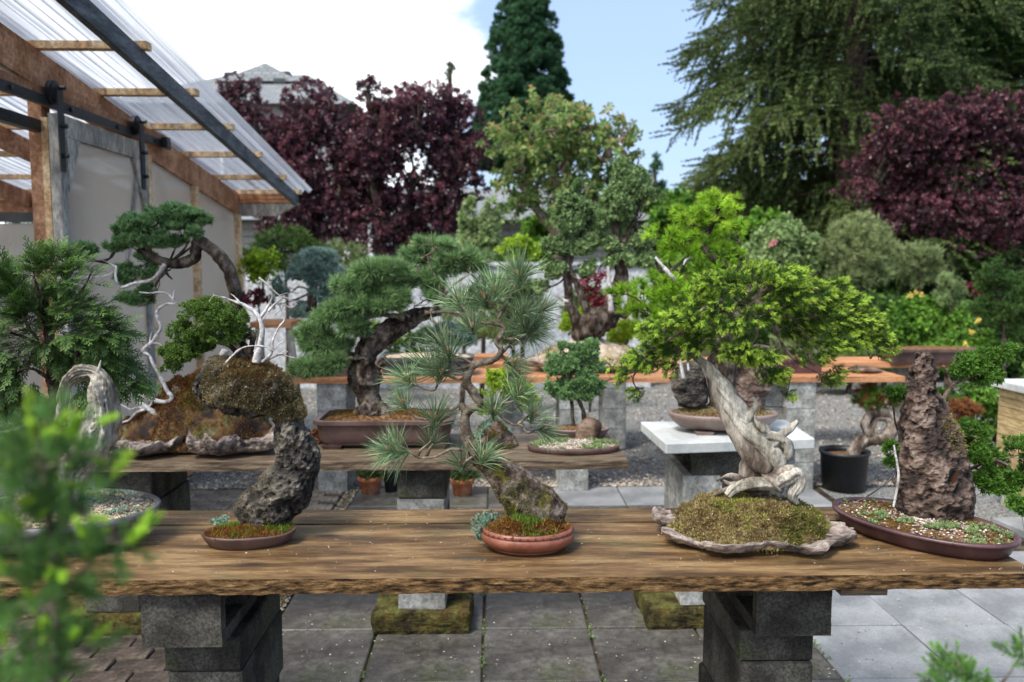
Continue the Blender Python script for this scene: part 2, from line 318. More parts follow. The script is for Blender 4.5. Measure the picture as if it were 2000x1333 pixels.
G['bark_pine'] = mat('flaky_pine_bark', [(.018, .012, .009), (.09, .066, .05), (.20, .165, .135)], 22, (1, 1, .6), .85, 1, 40, vor=34, spec=.2, bdist=.02, over=((.10, .055, .012), 8, .6, .7))
G['bark_thin'] = mat('grey_brown_bark', [(.075, .052, .037), (.15, .115, .085), (.24, .195, .15)], 40, rough=.8, bump=.6, bscale=120, spec=.2, bdist=.004)
G['bark_mossy'] = mat('mossy_plated_bark', [(.028, .018, .013), (.10, .072, .056), (.23, .185, .155)], 26, rough=.9, bump=1, bscale=70, vor=45, spec=.15, bdist=.014, over=((.16, .145, .018), 9, .52, .60), over2=((.17, .20, .15), 16, .62, .70))
def knots(m, col, sc, lo, hi, st):
    nt = m.node_tree; L = nt.links; b = [n for n in nt.nodes if n.type == 'BSDF_PRINCIPLED'][0]; src = b.inputs['Base Color'].links[0].from_socket
    v = nt.nodes.new('ShaderNodeTexVoronoi'); v.inputs['Scale'].default_value = sc; L.new(mapping(nt, st), v.inputs['Vector']); mr = nt.nodes.new('ShaderNodeMapRange'); mr.inputs[1].default_value = hi; mr.inputs[2].default_value = lo
    L.new(v.outputs['Distance'], mr.inputs[0]); x = nt.nodes.new('ShaderNodeMix'); x.data_type = 'RGBA'; L.new(mr.outputs[0], x.inputs[0]); L.new(src, x.inputs[6]); x.inputs[7].default_value = (*col, 1); L.new(x.outputs[2], b.inputs['Base Color'])
G['litter'] = G['pebble']
G['dead'] = mat('bleached_deadwood', [(.07, .055, .038), (.25, .225, .18), (.46, .43, .37)], 12, (1, 1, .25), .75, .8, 30, (.3, .45, .62), over=((.07, .055, .04), 11, .57, .66, (1, 1, .22)), over2=((.03, .022, .015), 42, .66, .70), spec=.2, bdist=.006)
G['dead_white'] = mat('white_deadwood', [(.26, .23, .21), (.43, .40, .385), (.60, .575, .565)], 14, rough=.75, bump=.8, bscale=60, spec=.2, bdist=.004, over=((.16, .125, .10), 14, .60, .68))
G['dead_dark'] = mat('dark_deadwood', [(.05, .035, .025), (.16, .125, .10), (.31, .27, .225)], 14, (1, 1, .3), .8, .9, 40, spec=.2, bdist=.006)
G['candle'] = mat('pine_candle', [(.50, .24, .13), (.66, .40, .25), (.75, .56, .40)], 60, rough=.7, bump=.2)
G['siding'] = mat('grey_siding', [(.27, .265, .26), (.34, .335, .33)], 3, rough=.7, bump=.1)
G['trim'] = mat('white_trim', [(.72, .73, .74), (.80, .81, .82)], 3, rough=.6, bump=.05)
G['glass_dark'] = mat('window_glass', [(.03, .04, .05), (.06, .07, .08)], 3, rough=.1, bump=0, spec=.8)
G['wall'] = mat('pale_rendered_wall', [(.42, .43, .45), (.50, .51, .53)], 2, rough=.8, bump=.2, over=((.3, .31, .3), 2, .55, .8))
G['crate'] = mat('tan_plank', [(.26, .185, .085), (.36, .26, .13), (.45, .34, .18)], 5, (1, 2, 12), .65, .3, spec=.3, rand=.12, bdist=.003)
# leaves
G['thuja'] = leaf('cypress_leaf', [(.018, .042, .010), (.055, .12, .028), (.16, .27, .06)], trans=.22)
G['juniper'] = leaf('juniper_leaf', [(.025, .055, .012), (.095, .18, .03), (.28, .40, .08)], trans=.2)
G['juniper_bright'] = leaf('bright_juniper_leaf', [(.025, .07, .010), (.07, .17, .02), (.17, .32, .045)], trans=.25)
G['juniper_blue'] = leaf('blue_juniper_leaf', [(.05, .11, .035), (.19, .34, .13), (.36, .52, .25)], trans=.25)
G['pine_blue'] = leaf('blue_pine_needle', [(.045, .10, .035), (.20, .34, .13), (.42, .55, .24)], trans=.22)
G['pine_black'] = leaf('black_pine_needle', [(.07, .12, .055), (.19, .29, .14), (.40, .48, .27)], trans=.15, var=.45, rough=.4, spec=.5)
G['spruce'] = leaf('spruce_needle', [(.02, .055, .010), (.10, .20, .03), (.38, .56, .06), (.62, .76, .14)], [0, .5, .75, 1], trans=.3)
G['larch'] = leaf('larch_needle', [(.05, .16, .012), (.24, .46, .03), (.56, .74, .08)], trans=.5)
G['fir_near'] = leaf('near_spruce_needle', [(.030, .085, .022), (.16, .32, .075), (.36, .56, .06), (.54, .72, .10)], [0, .45, .75, 1], trans=.3)
G['plum'] = leaf('plum_leaf', [(.020, .009, .016), (.080, .032, .048), (.19, .065, .075)], [0, .5, 1], var=.75, trans=.2, rough=.38, spec=.5)
G['broad'] = leaf('cherry_leaf', [(.045, .095, .028), (.15, .25, .07), (.34, .42, .15), (.46, .28, .13)], [0, .4, .75, 1], var=.35, trans=.35)
G['sequoia'] = leaf('dark_conifer_leaf', [(.018, .06, .028), (.055, .145, .065), (.11, .24, .10)], trans=.2)
G['deodar'] = leaf('drooping_conifer_leaf', [(.020, .040, .014), (.085, .13, .036), (.21, .26, .08)], trans=.25)
G['hemlock'] = leaf('green_conifer_leaf', [(.016, .042, .010), (.06, .12, .022), (.14, .215, .04)], trans=.25)
G['shrub_grey'] = leaf('grey_green_leaf', [(.06, .095, .035), (.25, .31, .13), (.44, .50, .24)], trans=.25)
G['shrub_pale'] = leaf('pale_green_leaf', [(.08, .15, .04), (.24, .34, .13), (.44, .50, .26)], trans=.3)
G['shrub_green'] = leaf('fresh_green_leaf', [(.03, .09, .012), (.11, .25, .03), (.28, .45, .07)], trans=.35)
G['shrub_lime'] = leaf('lime_leaf', [(.14, .26, .02), (.33, .48, .035), (.55, .65, .07)], trans=.4)
G['shrub_blue'] = leaf('blue_spruce_leaf', [(.06, .12, .10), (.24, .36, .30), (.48, .60, .52)], trans=.2)
G['shrub_dark'] = leaf('dark_green_leaf', [(.018, .05, .012), (.065, .14, .03), (.15, .25, .06)], trans=.2)
G['shrub_rust'] = leaf('rusty_leaf', [(.15, .05, .02), (.32, .13, .05), (.42, .25, .1)], trans=.3)
G['box_leaf'] = leaf('boxy_grey_green_leaf', [(.05, .095, .032), (.24, .36, .14), (.48, .60, .29)], trans=.25)
G['shrub_red'] = leaf('red_leaf', [(.08, .012, .02), (.2, .03, .05), (.34, .08, .1)], trans=.3)
G['petal_yellow'] = leaf('yellow_petal', [(.65, .50, .06), (.80, .68, .18), (.85, .80, .45)], trans=.3)
G['petal_pink'] = leaf('pink_petal', [(.5, .18, .2), (.7, .35, .36), (.8, .5, .48)], trans=.3)
knots(G['bench'], (.030, .019, .012), 2.3, .05, .12, (1, 2.4, .1)); knots(G['bench'], (.055, .05, .04), 3.7, .03, .16, (.7, 3.5, .1)); knots(G['dead'], (.03, .02, .014), 24, .05, .10, (1, 1, .5))
def poly(name, tr, col, lo=.4, rough=.35, tl=.6, ns=18, amp=.12):
    m, nt, b, o = new_mat(name); L = nt.links
    b.inputs['Base Color'].default_value = (*col, 1); b.inputs['Roughness'].default_value = rough
    t = nt.nodes.new('ShaderNodeBsdfTranslucent'); t.inputs[0].default_value = (*col, 1); m1 = nt.nodes.new('ShaderNodeMixShader'); m1.inputs[0].default_value = tl
    L.new(b.outputs[0], m1.inputs[1]); L.new(t.outputs[0], m1.inputs[2])
    c = nt.nodes.new('ShaderNodeBsdfTransparent'); c.inputs[0].default_value = (.96, .975, 1, 1)
    n = noise(nt, mapping(nt, (ns, .35, .35)), 1.0, 4); mr = nt.nodes.new('ShaderNodeMapRange'); mr.inputs[1].default_value = .35; mr.inputs[2].default_value = .65; mr.inputs[3].default_value = tr - amp; mr.inputs[4].default_value = tr + amp
    L.new(n.outputs[0], mr.inputs[0]); m2 = nt.nodes.new('ShaderNodeMixShader'); L.new(mr.outputs[0], m2.inputs[0]); L.new(m1.outputs[0], m2.inputs[1]); L.new(c.outputs[0], m2.inputs[2])
    L.new(m2.outputs[0], o.inputs[0]); return m
G['corrugated'] = poly('clear_corrugated_sheet', .30, (.40, .44, .52), rough=.2, tl=.35, ns=34, amp=.34)  # transparency streaks imitate light refracted by the ribs
G['twinwall'] = poly('twinwall_polycarbonate', .22, (.56, .52, .47), rough=.22, tl=.55, ns=3, amp=.10)

G['ground_red'] = tintmat('rusty_moss_ground', [(.016, .009, .005), (.085, .036, .010), (.15, .075, .02), (.11, .11, .03), (.30, .24, .17)], [.25, .42, .58, .72, .92], bump=1, bscale=60, bdist=.012, nscale=20, namt=.75)
G['ground_dry'] = tintmat('dry_moss_ground', [(.07, .045, .02), (.18, .13, .055), (.27, .20, .09), (.20, .19, .05)], [.15, .42, .68, 1], bump=1, bscale=90, bdist=.008, nscale=45, namt=.75)
# shingle roof with rows
def shingle():
    m, nt, b, o = new_mat('roof_shingle'); L = nt.links
    vec = mapping(nt, (1, 1, 1)); br = nt.nodes.new('ShaderNodeTexBrick'); br.inputs['Scale'].default_value = 1.6
    br.inputs['Color1'].default_value = (.15, .165, .17, 1); br.inputs['Color2'].default_value = (.23, .24, .25, 1); br.inputs['Mortar'].default_value = (.08, .085, .09, 1); br.inputs['Mortar Size'].default_value = .03
    L.new(mapping(nt, (1, 1, 2.2), rot=(0, 0, 0)), br.inputs[0]); L.new(br.outputs[0], b.inputs[0]); b.inputs['Roughness'].default_value = .9
    return m
G['shingle'] = shingle()

rng = np.random.default_rng(7); random.seed(7)
# ------------------------------------------------------------------ ground
mb = MB(); mb.box(-600, 600, -20, 1500, -.5, -.034); g = part('ground', mb, G['soil_bed'], kind='structure')
def sheet(x0, x1, y0, y1, z, nx, ny, amp, fr, s=0):
    X, Y = np.meshgrid(np.linspace(x0, x1, nx), np.linspace(y0, y1, ny)); v = np.stack([X.ravel(), Y.ravel(), np.full(X.size, z)], 1)
    v[:, 2] += amp * fbm(v * [1, 1, 0], fr, 3, s); i = np.arange(ny - 1)[:, None] * nx + np.arange(nx - 1)[None, :]
    return v, np.stack([i, i + 1, i + nx + 1, i + nx], -1).reshape(-1, 4)
mb = MB(); v, f = sheet(-9, 9, 1.0, 12.5, -.018, 120, 90, .008, 2); mb.add(v, f); part('gravel_yard', mb, G['gravel'], kind='structure', smooth=True)
# loose stones: what nobody could count
mb = MB(); n = 14000
ic = bmesh.new(); bmesh.ops.create_icosphere(ic, subdivisions=1, radius=1); iv = np.array([v.co[:] for v in ic.verts]); itri = np.array([[v.index for v in f.verts] for f in ic.faces]); ic.free()
octv = np.array([(1, 0, 0), (-1, 0, 0), (0, 1, 0), (0, -1, 0), (0, 0, 1), (0, 0, -1)], float); octf = np.array([(0, 2, 4), (2, 1, 4), (1, 3, 4), (3, 0, 4), (2, 0, 5), (1, 2, 5), (3, 1, 5), (0, 3, 5)])
def pebbles(mb, pos, size, flat=.6, seed=0):
    r = np.random.default_rng(seed); n = len(pos); sc = size * r.uniform(.5, 1.3, (n, 1)) * np.stack([r.uniform(.7, 1.3, n), r.uniform(.7, 1.3, n), np.full(n, flat)], 1)
    a = r.uniform(0, 6.28, n); c, s_ = np.cos(a), np.sin(a); j = octv[None] * (1 + r.uniform(-.25, .25, (n, 6, 1)))
    v = j * sc[:, None]; v = np.stack([v[..., 0] * c[:, None] - v[..., 1] * s_[:, None], v[..., 0] * s_[:, None] + v[..., 1] * c[:, None], v[..., 2]], -1) + pos[:, None]
    mb.add(v, (octf[None] + 6 * np.arange(n)[:, None, None]).reshape(-1, 3), np.repeat(r.uniform(0, 1, n), 6), np.repeat(r.uniform(0, 1, n), 6))
pp = np.stack([rng.uniform(-3, 5, n), 5.72 + rng.uniform(0, 1, n) ** 1.6 * 5.5, np.full(n, -.006)], 1)
pebbles(mb, pp, .012)
k = 2500; pebbles(mb, np.stack([rng.uniform(-1.04, -.97, k), rng.uniform(2.0, 5.8, k), np.full(k, .0)], 1), .008)
k = 1500; pebbles(mb, np.stack([rng.uniform(-1.0, 3, k), 5.70 + rng.exponential(.06, k), np.full(k, .004)], 1), .011)
part('loose_gravel', mb, G['pebble'], kind='stuff')

# patio slabs, each its own piece
T = .457
pav = part('pavement', MB().box(-1.0, 2.3, .6, 5.69, -.06, -.012).box(2.3001, 4.2, .6, 4.6, -.06, -.012), G['soil_bed'], kind='structure')
def bevel_box(sx, sy, sz, r, seg=1, name='p', mats=None, rough=0):
    bm = bmesh.new(); bmesh.ops.create_cube(bm, size=1)
    for v in bm.verts: v.co = (v.co.x * sx, v.co.y * sy, (v.co.z + .5) * sz)
    bmesh.ops.bevel(bm, geom=bm.edges[:], offset=r, segments=seg, affect='EDGES', profile=.6)
    if rough:
        for v in bm.verts: v.co += Vector((random.uniform(-1, 1), random.uniform(-1, 1), random.uniform(-1, 1))) * rough
    me = bpy.data.meshes.new(name); bm.to_mesh(me); bm.free()
    for m in (mats if isinstance(mats, list) else [mats]): me.materials.append(m)
    return me
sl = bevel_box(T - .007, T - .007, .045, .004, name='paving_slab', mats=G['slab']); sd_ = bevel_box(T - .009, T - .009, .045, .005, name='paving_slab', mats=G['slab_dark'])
x0 = -.968
for i in range(11):
    for j in range(11):
        x = x0 + (i + .5) * T; y = 3.416 - 6 * T + (j + .5) * T
        if x > 2.3 and y > 4.45: continue
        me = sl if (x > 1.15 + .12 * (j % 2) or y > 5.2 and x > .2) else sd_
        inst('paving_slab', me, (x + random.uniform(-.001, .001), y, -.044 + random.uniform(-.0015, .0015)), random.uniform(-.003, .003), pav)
o = inst('stepping_stone', bevel_box(.42, .42, .05, .005, name='stepping_stone', mats=G['slab']), (3.25, 4.62, -.01), .12, label='single pale square slab lying on the gravel at the right edge', cat='paving slab')
# brick paving to the left
bp = part('brick_paving', MB().box(-3.3, -1.045, 1.4, 5.75, -.06, -.012), G['soil_bed'], kind='structure')
b1 = bevel_box(.215, .105, .05, .009, 2, 'brick', G['brick'], .0015); b2 = bevel_box(.215, .105, .05, .009, 2, 'brick', G['brick_far'], .0015)
cnt = 0
for j in range(44):
    y = 1.95 + j * .112 * .86
    if y > 5.7: break
    for i in range(10):
        x = -1.17 - i * .222 - (.11 if j % 2 else 0)
        if x < -2.9 or (2.9 < y < 4.6 and x < -2.1): continue
        if cnt >= 298: break
        inst('brick', b2 if y > 4.6 else b1, (x, y, -.042 + random.uniform(-.005, .005)), random.uniform(-.04, .04), bp); cnt += 1
mb = MB(); n = 5200
px = np.where(rng.random(n) < .5, rng.uniform(-1.03, -.98, n), rng.uniform(-2.9, -1.0, n)); py = rng.uniform(2.2, 5.6, n)
pos = np.stack([px, py, np.full(n, .0)], 1); keep = fbm(pos, 3.2, 3, 4) > .1; pos = pos[keep]
def blades(mb, pos, nrm, length, width, n_per=1, seed=0, spread=.6, t=None):
    r = np.random.default_rng(seed); pos = np.repeat(pos, n_per, 0); nrm = np.repeat(nrm, n_per, 0); n = len(pos)
    d = nrm + r.normal(0, spread, (n, 3)); d /= np.linalg.norm(d, axis=1)[:, None]; sd = np.cross(d, r.normal(0, 1, (n, 3))); sd /= np.linalg.norm(sd, axis=1)[:, None]
    p = pos + r.normal(0, length * .3, (n, 3)); Ln = length * r.uniform(.5, 1.3, (n, 1)); w = width * r.uniform(.6, 1.3, (n, 1))
    v = np.stack([p - sd * w, p + sd * w, p + d * Ln], 1); tt = r.uniform(0, 1, n) if t is None else np.clip(np.repeat(t, n_per) + r.normal(0, .12, n), 0, 1)
    mb.add(v, np.arange(3 * n).reshape(-1, 3), np.repeat(tt, 3), np.repeat(r.uniform(0, 1, n), 3))
blades(mb, pos, np.tile([0, 0, 1.], (len(pos), 1)), .008, .003, 6, 3)
# moss and weeds in the slab joints
jp = []
for k in range(1400):
    if random.random() < .5: jp.append((x0 + random.randint(0, 4) * T, random.uniform(2.6, 4.6), -.002))
    else: jp.append((random.uniform(-.95, 1.0), 3.416 + random.randint(-3, 3) * T, -.002))
jp = np.array(jp); jp = jp[fbm(jp, 4, 2, 8) > .0]
blades(mb, jp, np.tile([0, 0, 1.], (len(jp), 1)), .006, .002, 4, 5)
part('joint_moss', mb, G['moss_olive'], kind='stuff')

# ------------------------------------------------------------------ greenhouse
gh = thing('greenhouse', (-2.36, 4.5, 0), 'timber and clear corrugated plastic greenhouse with sliding door at the left', 'greenhouse')
zr = lambda y: 2.22 + .137 * (7.6 - y)
XW = -2.36
def bar(name, a, b, w, h, m, parent=gh, label=None): return part(name, MB().bar(a, b, w, h), m, parent, label=label)
for x, w, h, m in ((XW, .045, .19, 'lumber'), (-3.3, .04, .14, 'lumber'), (-4.2, .04, .14, 'lumber'), (-5.1, .04, .14, 'lumber')):
    bar('rafter', (x, 2.7, zr(2.7) - h / 2), (x, 7.6, zr(7.6) - h / 2), w, h, G[m])
bar('fly_rafter', (-1.83, 2.7, zr(2.7) - .045), (-1.83, 7.66, zr(7.66) - .045), .04, .10, G['lumber_dark'], label='dark outer rafter')
for y in (3.05, 3.72, 4.36, 5.04, 5.70, 6.38, 7.08, 7.62):
    bar('purlin', (-6.2, y, zr(y) + .021), (-1.775, y, zr(y) + .021), .06, .038, G['lumber_pale'])
# corrugated sheets
for k in range(7):
    xa = -1.70 - k * .66; n = 55; xs = np.linspace(xa, xa - .69, n); mbv = MB()
    rows = []
    for y in (2.6, 7.74):
        rows.append(np.stack([xs, np.full(n, y), zr(y) + .056 + .015 * np.sin(xs * 2 * math.pi / .066) + .0025 * k], 1))
    i = np.arange(n - 1); mbv.add(np.vstack(rows), np.stack([i, i + 1, i + n + 1, i + n], 1)); part('corrugated_sheet', mbv, G['corrugated'], gh, smooth=True)
for y in (5.62, 6.50, 7.56):
    bar('post', (XW + .012, y, .05), (XW + .012, y, zr(y) - .19), .06, .075, G['lumber_pale'])
bar('post', (XW - .035, 4.44, .0), (XW - .035, 4.44, zr(4.44) - .2), .07, .085, G['lumber'])
bar('post', (XW + .02, 4.40, .0), (XW + .02, 4.40, 2.33), .035, .04, G['lumber_pale'])
bar('sill', (XW + .02, 2.7, .06), (XW + .02, 7.6, .06), .09, .12, G['lumber'])
bar('header_board', (XW + .035, 2.7, 2.43), (XW + .035, 5.9, 2.43), .03, .09, G['lumber'])
bar('header_board', (XW - .02, 2.7, 2.285), (XW - .02, 4.44, 2.285), .05, .06, G['black'], label='black header under the door rail')
def panel(name, pts, m, parent=gh, th=.008):
    p = np.array(pts, float); nrm = np.cross(p[1] - p[0], p[2] - p[0]); nrm /= np.linalg.norm(nrm); n = len(p)
    v = np.vstack([p - nrm * th / 2, p + nrm * th / 2]); fs = [[tuple(range(n))], [tuple(range(2 * n - 1, n - 1, -1))], [(i, (i + 1) % n, n + (i + 1) % n, n + i) for i in range(n)]]
    return part(name, MB().add(v, fs), m, parent)
for y0, y1 in ((5.72, 6.48), (6.52, 7.54)):
    panel('wall_panel', [(XW, y0, .12), (XW, y1, .12), (XW, y1, zr(y1) - .192), (XW, y0, zr(y0) - .192)], G['twinwall'])
panel('wall_panel', [(XW, 2.7, 2.48), (XW, 4.42, 2.48), (XW, 4.42, zr(4.42) - .192), (XW, 2.7, zr(2.7) - .192)], G['twinwall'])
panel('wall_panel', [(XW, 4.58, 2.48), (XW, 5.66, 2.4), (XW, 5.66, zr(5.66) - .192), (XW, 4.58, zr(4.58) - .192)], G['twinwall'])
# far wall
bar('wall_beam', (-6.2, 7.58, 2.10), (XW - .04, 7.58, 2.10), .05, .10, G['lumber'])
bar('wall_beam', (-6.2, 7.56, 2.185), (XW - .04, 7.56, 2.185), .08, .065, G['cedar'])
bar('wall_beam', (-6.2, 7.50, 2.0), (XW - .04, 7.50, 2.0), .04, .085, G['black'])
panel('wall_panel', [(-6.2, 7.62, .1), (XW - .05, 7.62, .1), (XW - .05, 7.62, 1.95), (-6.2, 7.62, 1.95)], G['twinwall'])
bar('brace', (-4.0, 7.50, 1.93), (-3.75, 7.50, 1.55), .04, .09, G['lumber'])
for x in (-3.72, -4.8, -5.9): bar('post', (x, 7.58, .1), (x, 7.58, 1.95), .08, .07, G['lumber'])
bar('shelf_board', (-6, 7.3, 1.02), (-2.5, 7.3, 1.02), .3, .03, G['lumber_grey'])
# eave boards beyond the corner
bar('fascia_board', (-2.34, 7.60, 2.175), (-1.86, 7.60, 2.175), .05, .075, G['cedar'])
mb = MB(); v = []
for y in (7.58, 7.63): v += [(-2.40, y, 2.02), (-2.0, y, 2.02), (-1.80, y, 2.125), (-1.80, y, 2.136), (-2.40, y, 2.136)]
mb.add(v, [[(0, 1, 2, 3, 4)], [(9, 8, 7, 6, 5)], [(i, i + 5, (i + 1) % 5 + 5, (i + 1) % 5) for i in range(5)]]); part('fascia_board', mb, G['lumber_grey'], gh, label='pointed grey board end')
# sliding door
xd = XW + .085; z1 = 2.345
dr = part('sliding_door', MB().box(xd - .006, xd + .006, 4.42, 5.36, .1, 2.26), G['twinwall'], gh)
for a, b, w, h in (((xd, 4.38, .06), (xd, 4.38, z1), .05, .07), ((xd, 5.40, .06), (xd, 5.40, z1), .05, .07)):
    part('door_frame', MB().bar(a, b, w, h), G['lumber_grey'], dr)
part('door_frame', MB().bar((xd, 4.424, z1 - .055), (xd, 5.356, z1 - .055), .05, .11), G['lumber_grey'], dr)
part('door_frame', MB().bar((xd, 4.424, .11), (xd, 5.356, .11), .05, .1), G['lumber_grey'], dr)
for y0, s in ((4.425, 1), (5.355, -1)):
    v = [(xd + t, y0 + s * a, z) for t in (.004, .028) for a, z in ((.0, 2.232), (.14, 2.232), (.0, 1.95))]
    part('gusset', MB().add(v, [[(0, 1, 2), (3, 5, 4)], [(0, 3, 4, 1), (1, 4, 5, 2), (2, 5, 3, 0)]]), G['lumber_grey'], dr)
part('diagonal_brace', MB().bar((xd + .002, 5.33, 2.22), (xd + .002, 5.12, 1.6), .02, .05), G['lumber_grey'], dr)
# black rail, hangers with wheels
bar('door_rail', (XW + .07, 2.7, 2.40), (XW + .07, 5.92, 2.40), .012, .05, G['black'])
part('rail_stop', MB().box(XW + .078, XW + .12, 5.74, 5.80, 2.37, 2.44), G['black'], gh)
for y in (4.36, 5.34):
    h = part('door_hanger', MB().box(XW + .115, XW + .122, y - .028, y + .028, 2.05, 2.48), G['black'], gh)
    a = np.linspace(0, 2 * math.pi, 24, endpoint=False); c = np.array([XW + .085, y, 2.45])
    mb = MB()
    for r_, w_ in ((.062, .012), (.048, .018)):
        ring = lambda x: np.stack([np.full(24, x), c[1] + r_ * np.cos(a), c[2] + r_ * np.sin(a)], 1)
        v = np.vstack([ring(c[0] - w_), ring(c[0] + w_)]); i = np.arange(24); j = (i + 1) % 24
        mb.add(v, [np.stack([i, j, j + 24, i + 24], 1), [tuple(range(24))], [tuple(range(47, 23, -1))]])
    part('wheel', mb, G['black'], h)
    for z in (2.13, 2.28, 2.475): part('bolt', MB().tube([(XW + .12, y, z), (XW + .15, y, z)], [.012, .012], 8, 2, up=(0, 0, 1)), G['black'], h)
bp_ = [2.9 + .55 * k for k in range(6)]
for y in bp_: part('bolt', MB().tube([(XW + .07, y, 2.40), (XW + .085, y, 2.40)], [.014, .014], 8, 2, up=(0, 0, 1)), G['black'], gh)

# ------------------------------------------------------------------ houses
def roof_hip(mb, x0, x1, y0, y1, z0, xr0, xr1, yr, zr_):
    v = [(x0, y0, z0), (x1, y0, z0), (x1, y1, z0), (x0, y1, z0), (xr0, yr, zr_), (xr1, yr, zr_)]
    mb.add(v, [[(0, 1, 5, 4), (2, 3, 4, 5), (3, 2, 1, 0)], [(1, 2, 5), (3, 0, 4)]])
h1 = thing('house', (-8, 28, 0), 'distant house with grey hipped shingle roof and roof vents behind the left plum tree', 'house')
part('wall', MB().box(-11.0, -5.0, 26, 34, -.03, 6.6), G['siding'], h1)
rf = part('roof', MB(), G['shingle'], h1) if False else None
mb = MB(); a = P(398, 158, 26); b_ = P(700, 215, 26)
zt = P(0, 137, 29)[2]
xl = P(440, 137, 29)[0]; xr = P(595, 139, 29)[0]
roof_hip(mb, -12.0, -4.2, 25.5, 34.5, 6.5, xl, xr, 29.5, zt)
rf = part('roof', mb, G['shingle'], h1)
pk = P(512, 117, 28.5); mb = MB(); w = 1.35
mb.add([(pk[0] - w, 28.0, zt - .55), (pk[0] + w, 28.0, zt - .55), (pk[0], 28.9, pk[2]), (pk[0] - w, 31, zt - .55), (pk[0] + w, 31, zt - .55), (pk[0], 30.2, pk[2])], [[(0, 1, 2), (4, 3, 5)], [(1, 4, 5, 2), (3, 0, 2, 5), (0, 3, 4, 1)]])
part('roof_gable', mb, G['shingle'], h1)
for px_, py_ in ((452, 150), (504, 149), (556, 148), (503, 163), (548, 163)):
    # sit each vent on the roof's near slope
    fr = .0
    sl_ = (zt - 6.5) / (29.5 - 25.5)
    r_ = ray(px_, py_); tt = (6.5 - CAM_H - sl_ * 25.5) / (r_[2] - sl_ * r_[1]); c = np.array([0, 0, CAM_H]) + r_ * tt
    v_ = part('roof_vent', MB().box(c[0] - .2, c[0] + .2, c[1] - .15, c[1] + .2, c[2] - .05, c[2] + .12), G['black'], rf)
for x in (-10, -8, -6):
    wnd = part('window', MB().box(x - .5, x + .5, 25.93, 25.99, 3.6, 5.2), G['trim'], h1); part('pane', MB().box(x - .42, x + .42, 25.90, 25.925, 3.7, 5.1), G['glass_dark'], wnd)

h2 = thing('garage', (-2, 18, 0), 'long low outbuilding with grey siding, white posts and grey roof behind the plum trees', 'outbuilding')
part('wall', MB().box(-5.6, 3.2, 18.05, 22, -.03, 2.55), G['siding'], h2)
cb = MB().box(0, 8.8, 0, .03, 0, .135).mesh('clapboard', G['siding'])
for k in range(16): inst('clapboard', cb, (-5.6, 18.0 + .008 * (k % 2), .05 + k * .155), 0, h2, rot=(.06, 0, 0))
mb = MB(); roof_hip(mb, -6.0, 3.6, 17.5, 22.6, 2.55, -4.0, 1.8, 20, 3.45); part('roof', mb, G['shingle'], h2)
for px_ in (676, 714, 722, 838): 
    x = P(px_, 480, 17.7)[0]; part('porch_post', MB().box(x - .07, x + .07, 17.62, 17.76, -.03, 2.5), G['trim'], h2)
for px_ in (615, 760): 
    x = P(px_, 480, 17.9)[0]; wnd = part('window', MB().box(x - .45, x + .45, 17.93, 17.97, 1.0, 2.1), G['trim'], h2); part('pane', MB().box(x - .38, x + .38, 17.90, 17.925, 1.07, 2.03), G['glass_dark'], wnd)
# pale wall across the back of the yard
gw = thing('garden_wall', (-.5, 10.6, 0), 'long low pale grey wall across the back of the yard behind the rear benches', 'wall')
xs = [P(478, 520, 10.6)[0], P(880, 520, 10.6)[0], P(1275, 520, 10.6)[0]]
for a, b in zip(xs[:-1], xs[1:]):
    for z0, z1_ in ((-.03, .78), (.785, 1.575)): part('panel', MB().box(a + .004, b - .004, 10.6, 10.72, z0, z1_), G['wall'], gw)
part('coping', MB().box(xs[0] - .03, xs[-1] + .03, 10.56, 10.76, 1.577, 1.62), G['wall'], gw)

# ------------------------------------------------------------------ benches
def plank(x0, x1, y0, y1, z0, z1, m, parent, ragged=0, seed=0, medge=None, label=None):
    """a board along x: top, ends, ragged front arris"""
    nx = int((x1 - x0) / .012) if ragged else 24; prof = [(0, 0), (0, .2), (0, .4), (0, .6), (0, .8), (0, 1), (.12, 1), (.5, 1), (1, 1), (1, 0)]
    xs = np.linspace(x0, x1, nx); prof = np.array(prof); k = len(prof)
    V = np.zeros((nx, k, 3)); V[..., 0] = xs[:, None]; V[..., 1] = y0 + (y1 - y0) * prof[None, :, 0]; V[..., 2] = z0 + (z1 - z0) * prof[None, :, 1]
    fl = V.reshape(-1, 3)
    w = fbm(fl * [1, 1, 1], 1.6, 2, seed).reshape(nx, k); V[..., 2] += w * .0012
    if ragged:
        fr = (prof[:, 0] == 0)
        d = fbm(fl * [26, 1, 95], 1, 4, seed + 3).reshape(nx, k); V[:, fr, 1] += d[:, fr] * ragged
        V[:, 0, 2] += d[:, 0] * ragged * .4; V[:, 5, 2] -= np.abs(d[:, 5]) * ragged * .25; V[:, 5, 1] += ragged * .3
    i = np.arange(nx - 1)[:, None] * k; j = np.arange(k)[None]; jn = (j + 1) % k
    F = np.stack([i + j, i + jn, i + k + jn, i + k + j], -1)
    mb = MB(); top = F[:, 5:].reshape(-1, 4); frt = F[:, :5].reshape(-1, 4)
    mb.add(V.reshape(-1, 3), [top, [tuple(range(k))], [tuple(range((nx - 1) * k + k - 1, (nx - 1) * k - 1, -1))]])
    mb.f.append(frt); mb.m.append(1)
    return part('plank', mb, [m, medge or m], parent, label=label)
BZ = .804
xr = PZ(1990, 1098, BZ)[0]
b1_ = thing('plank_bench', (.3, 2.25, BZ), 'front bench of thick brown weathered planks with a ragged splintered front edge', 'bench', 'plank benches holding the bonsai')
plank(-1.75, 1.338, 1.930, 2.180, BZ - .038, BZ, G['bench'], b1_, .0027, 1, G['bench_edge'])
plank(-1.72, 1.336, 2.191, 2.360, BZ - .038, BZ - .003, G['bench'], b1_, 0, 2)
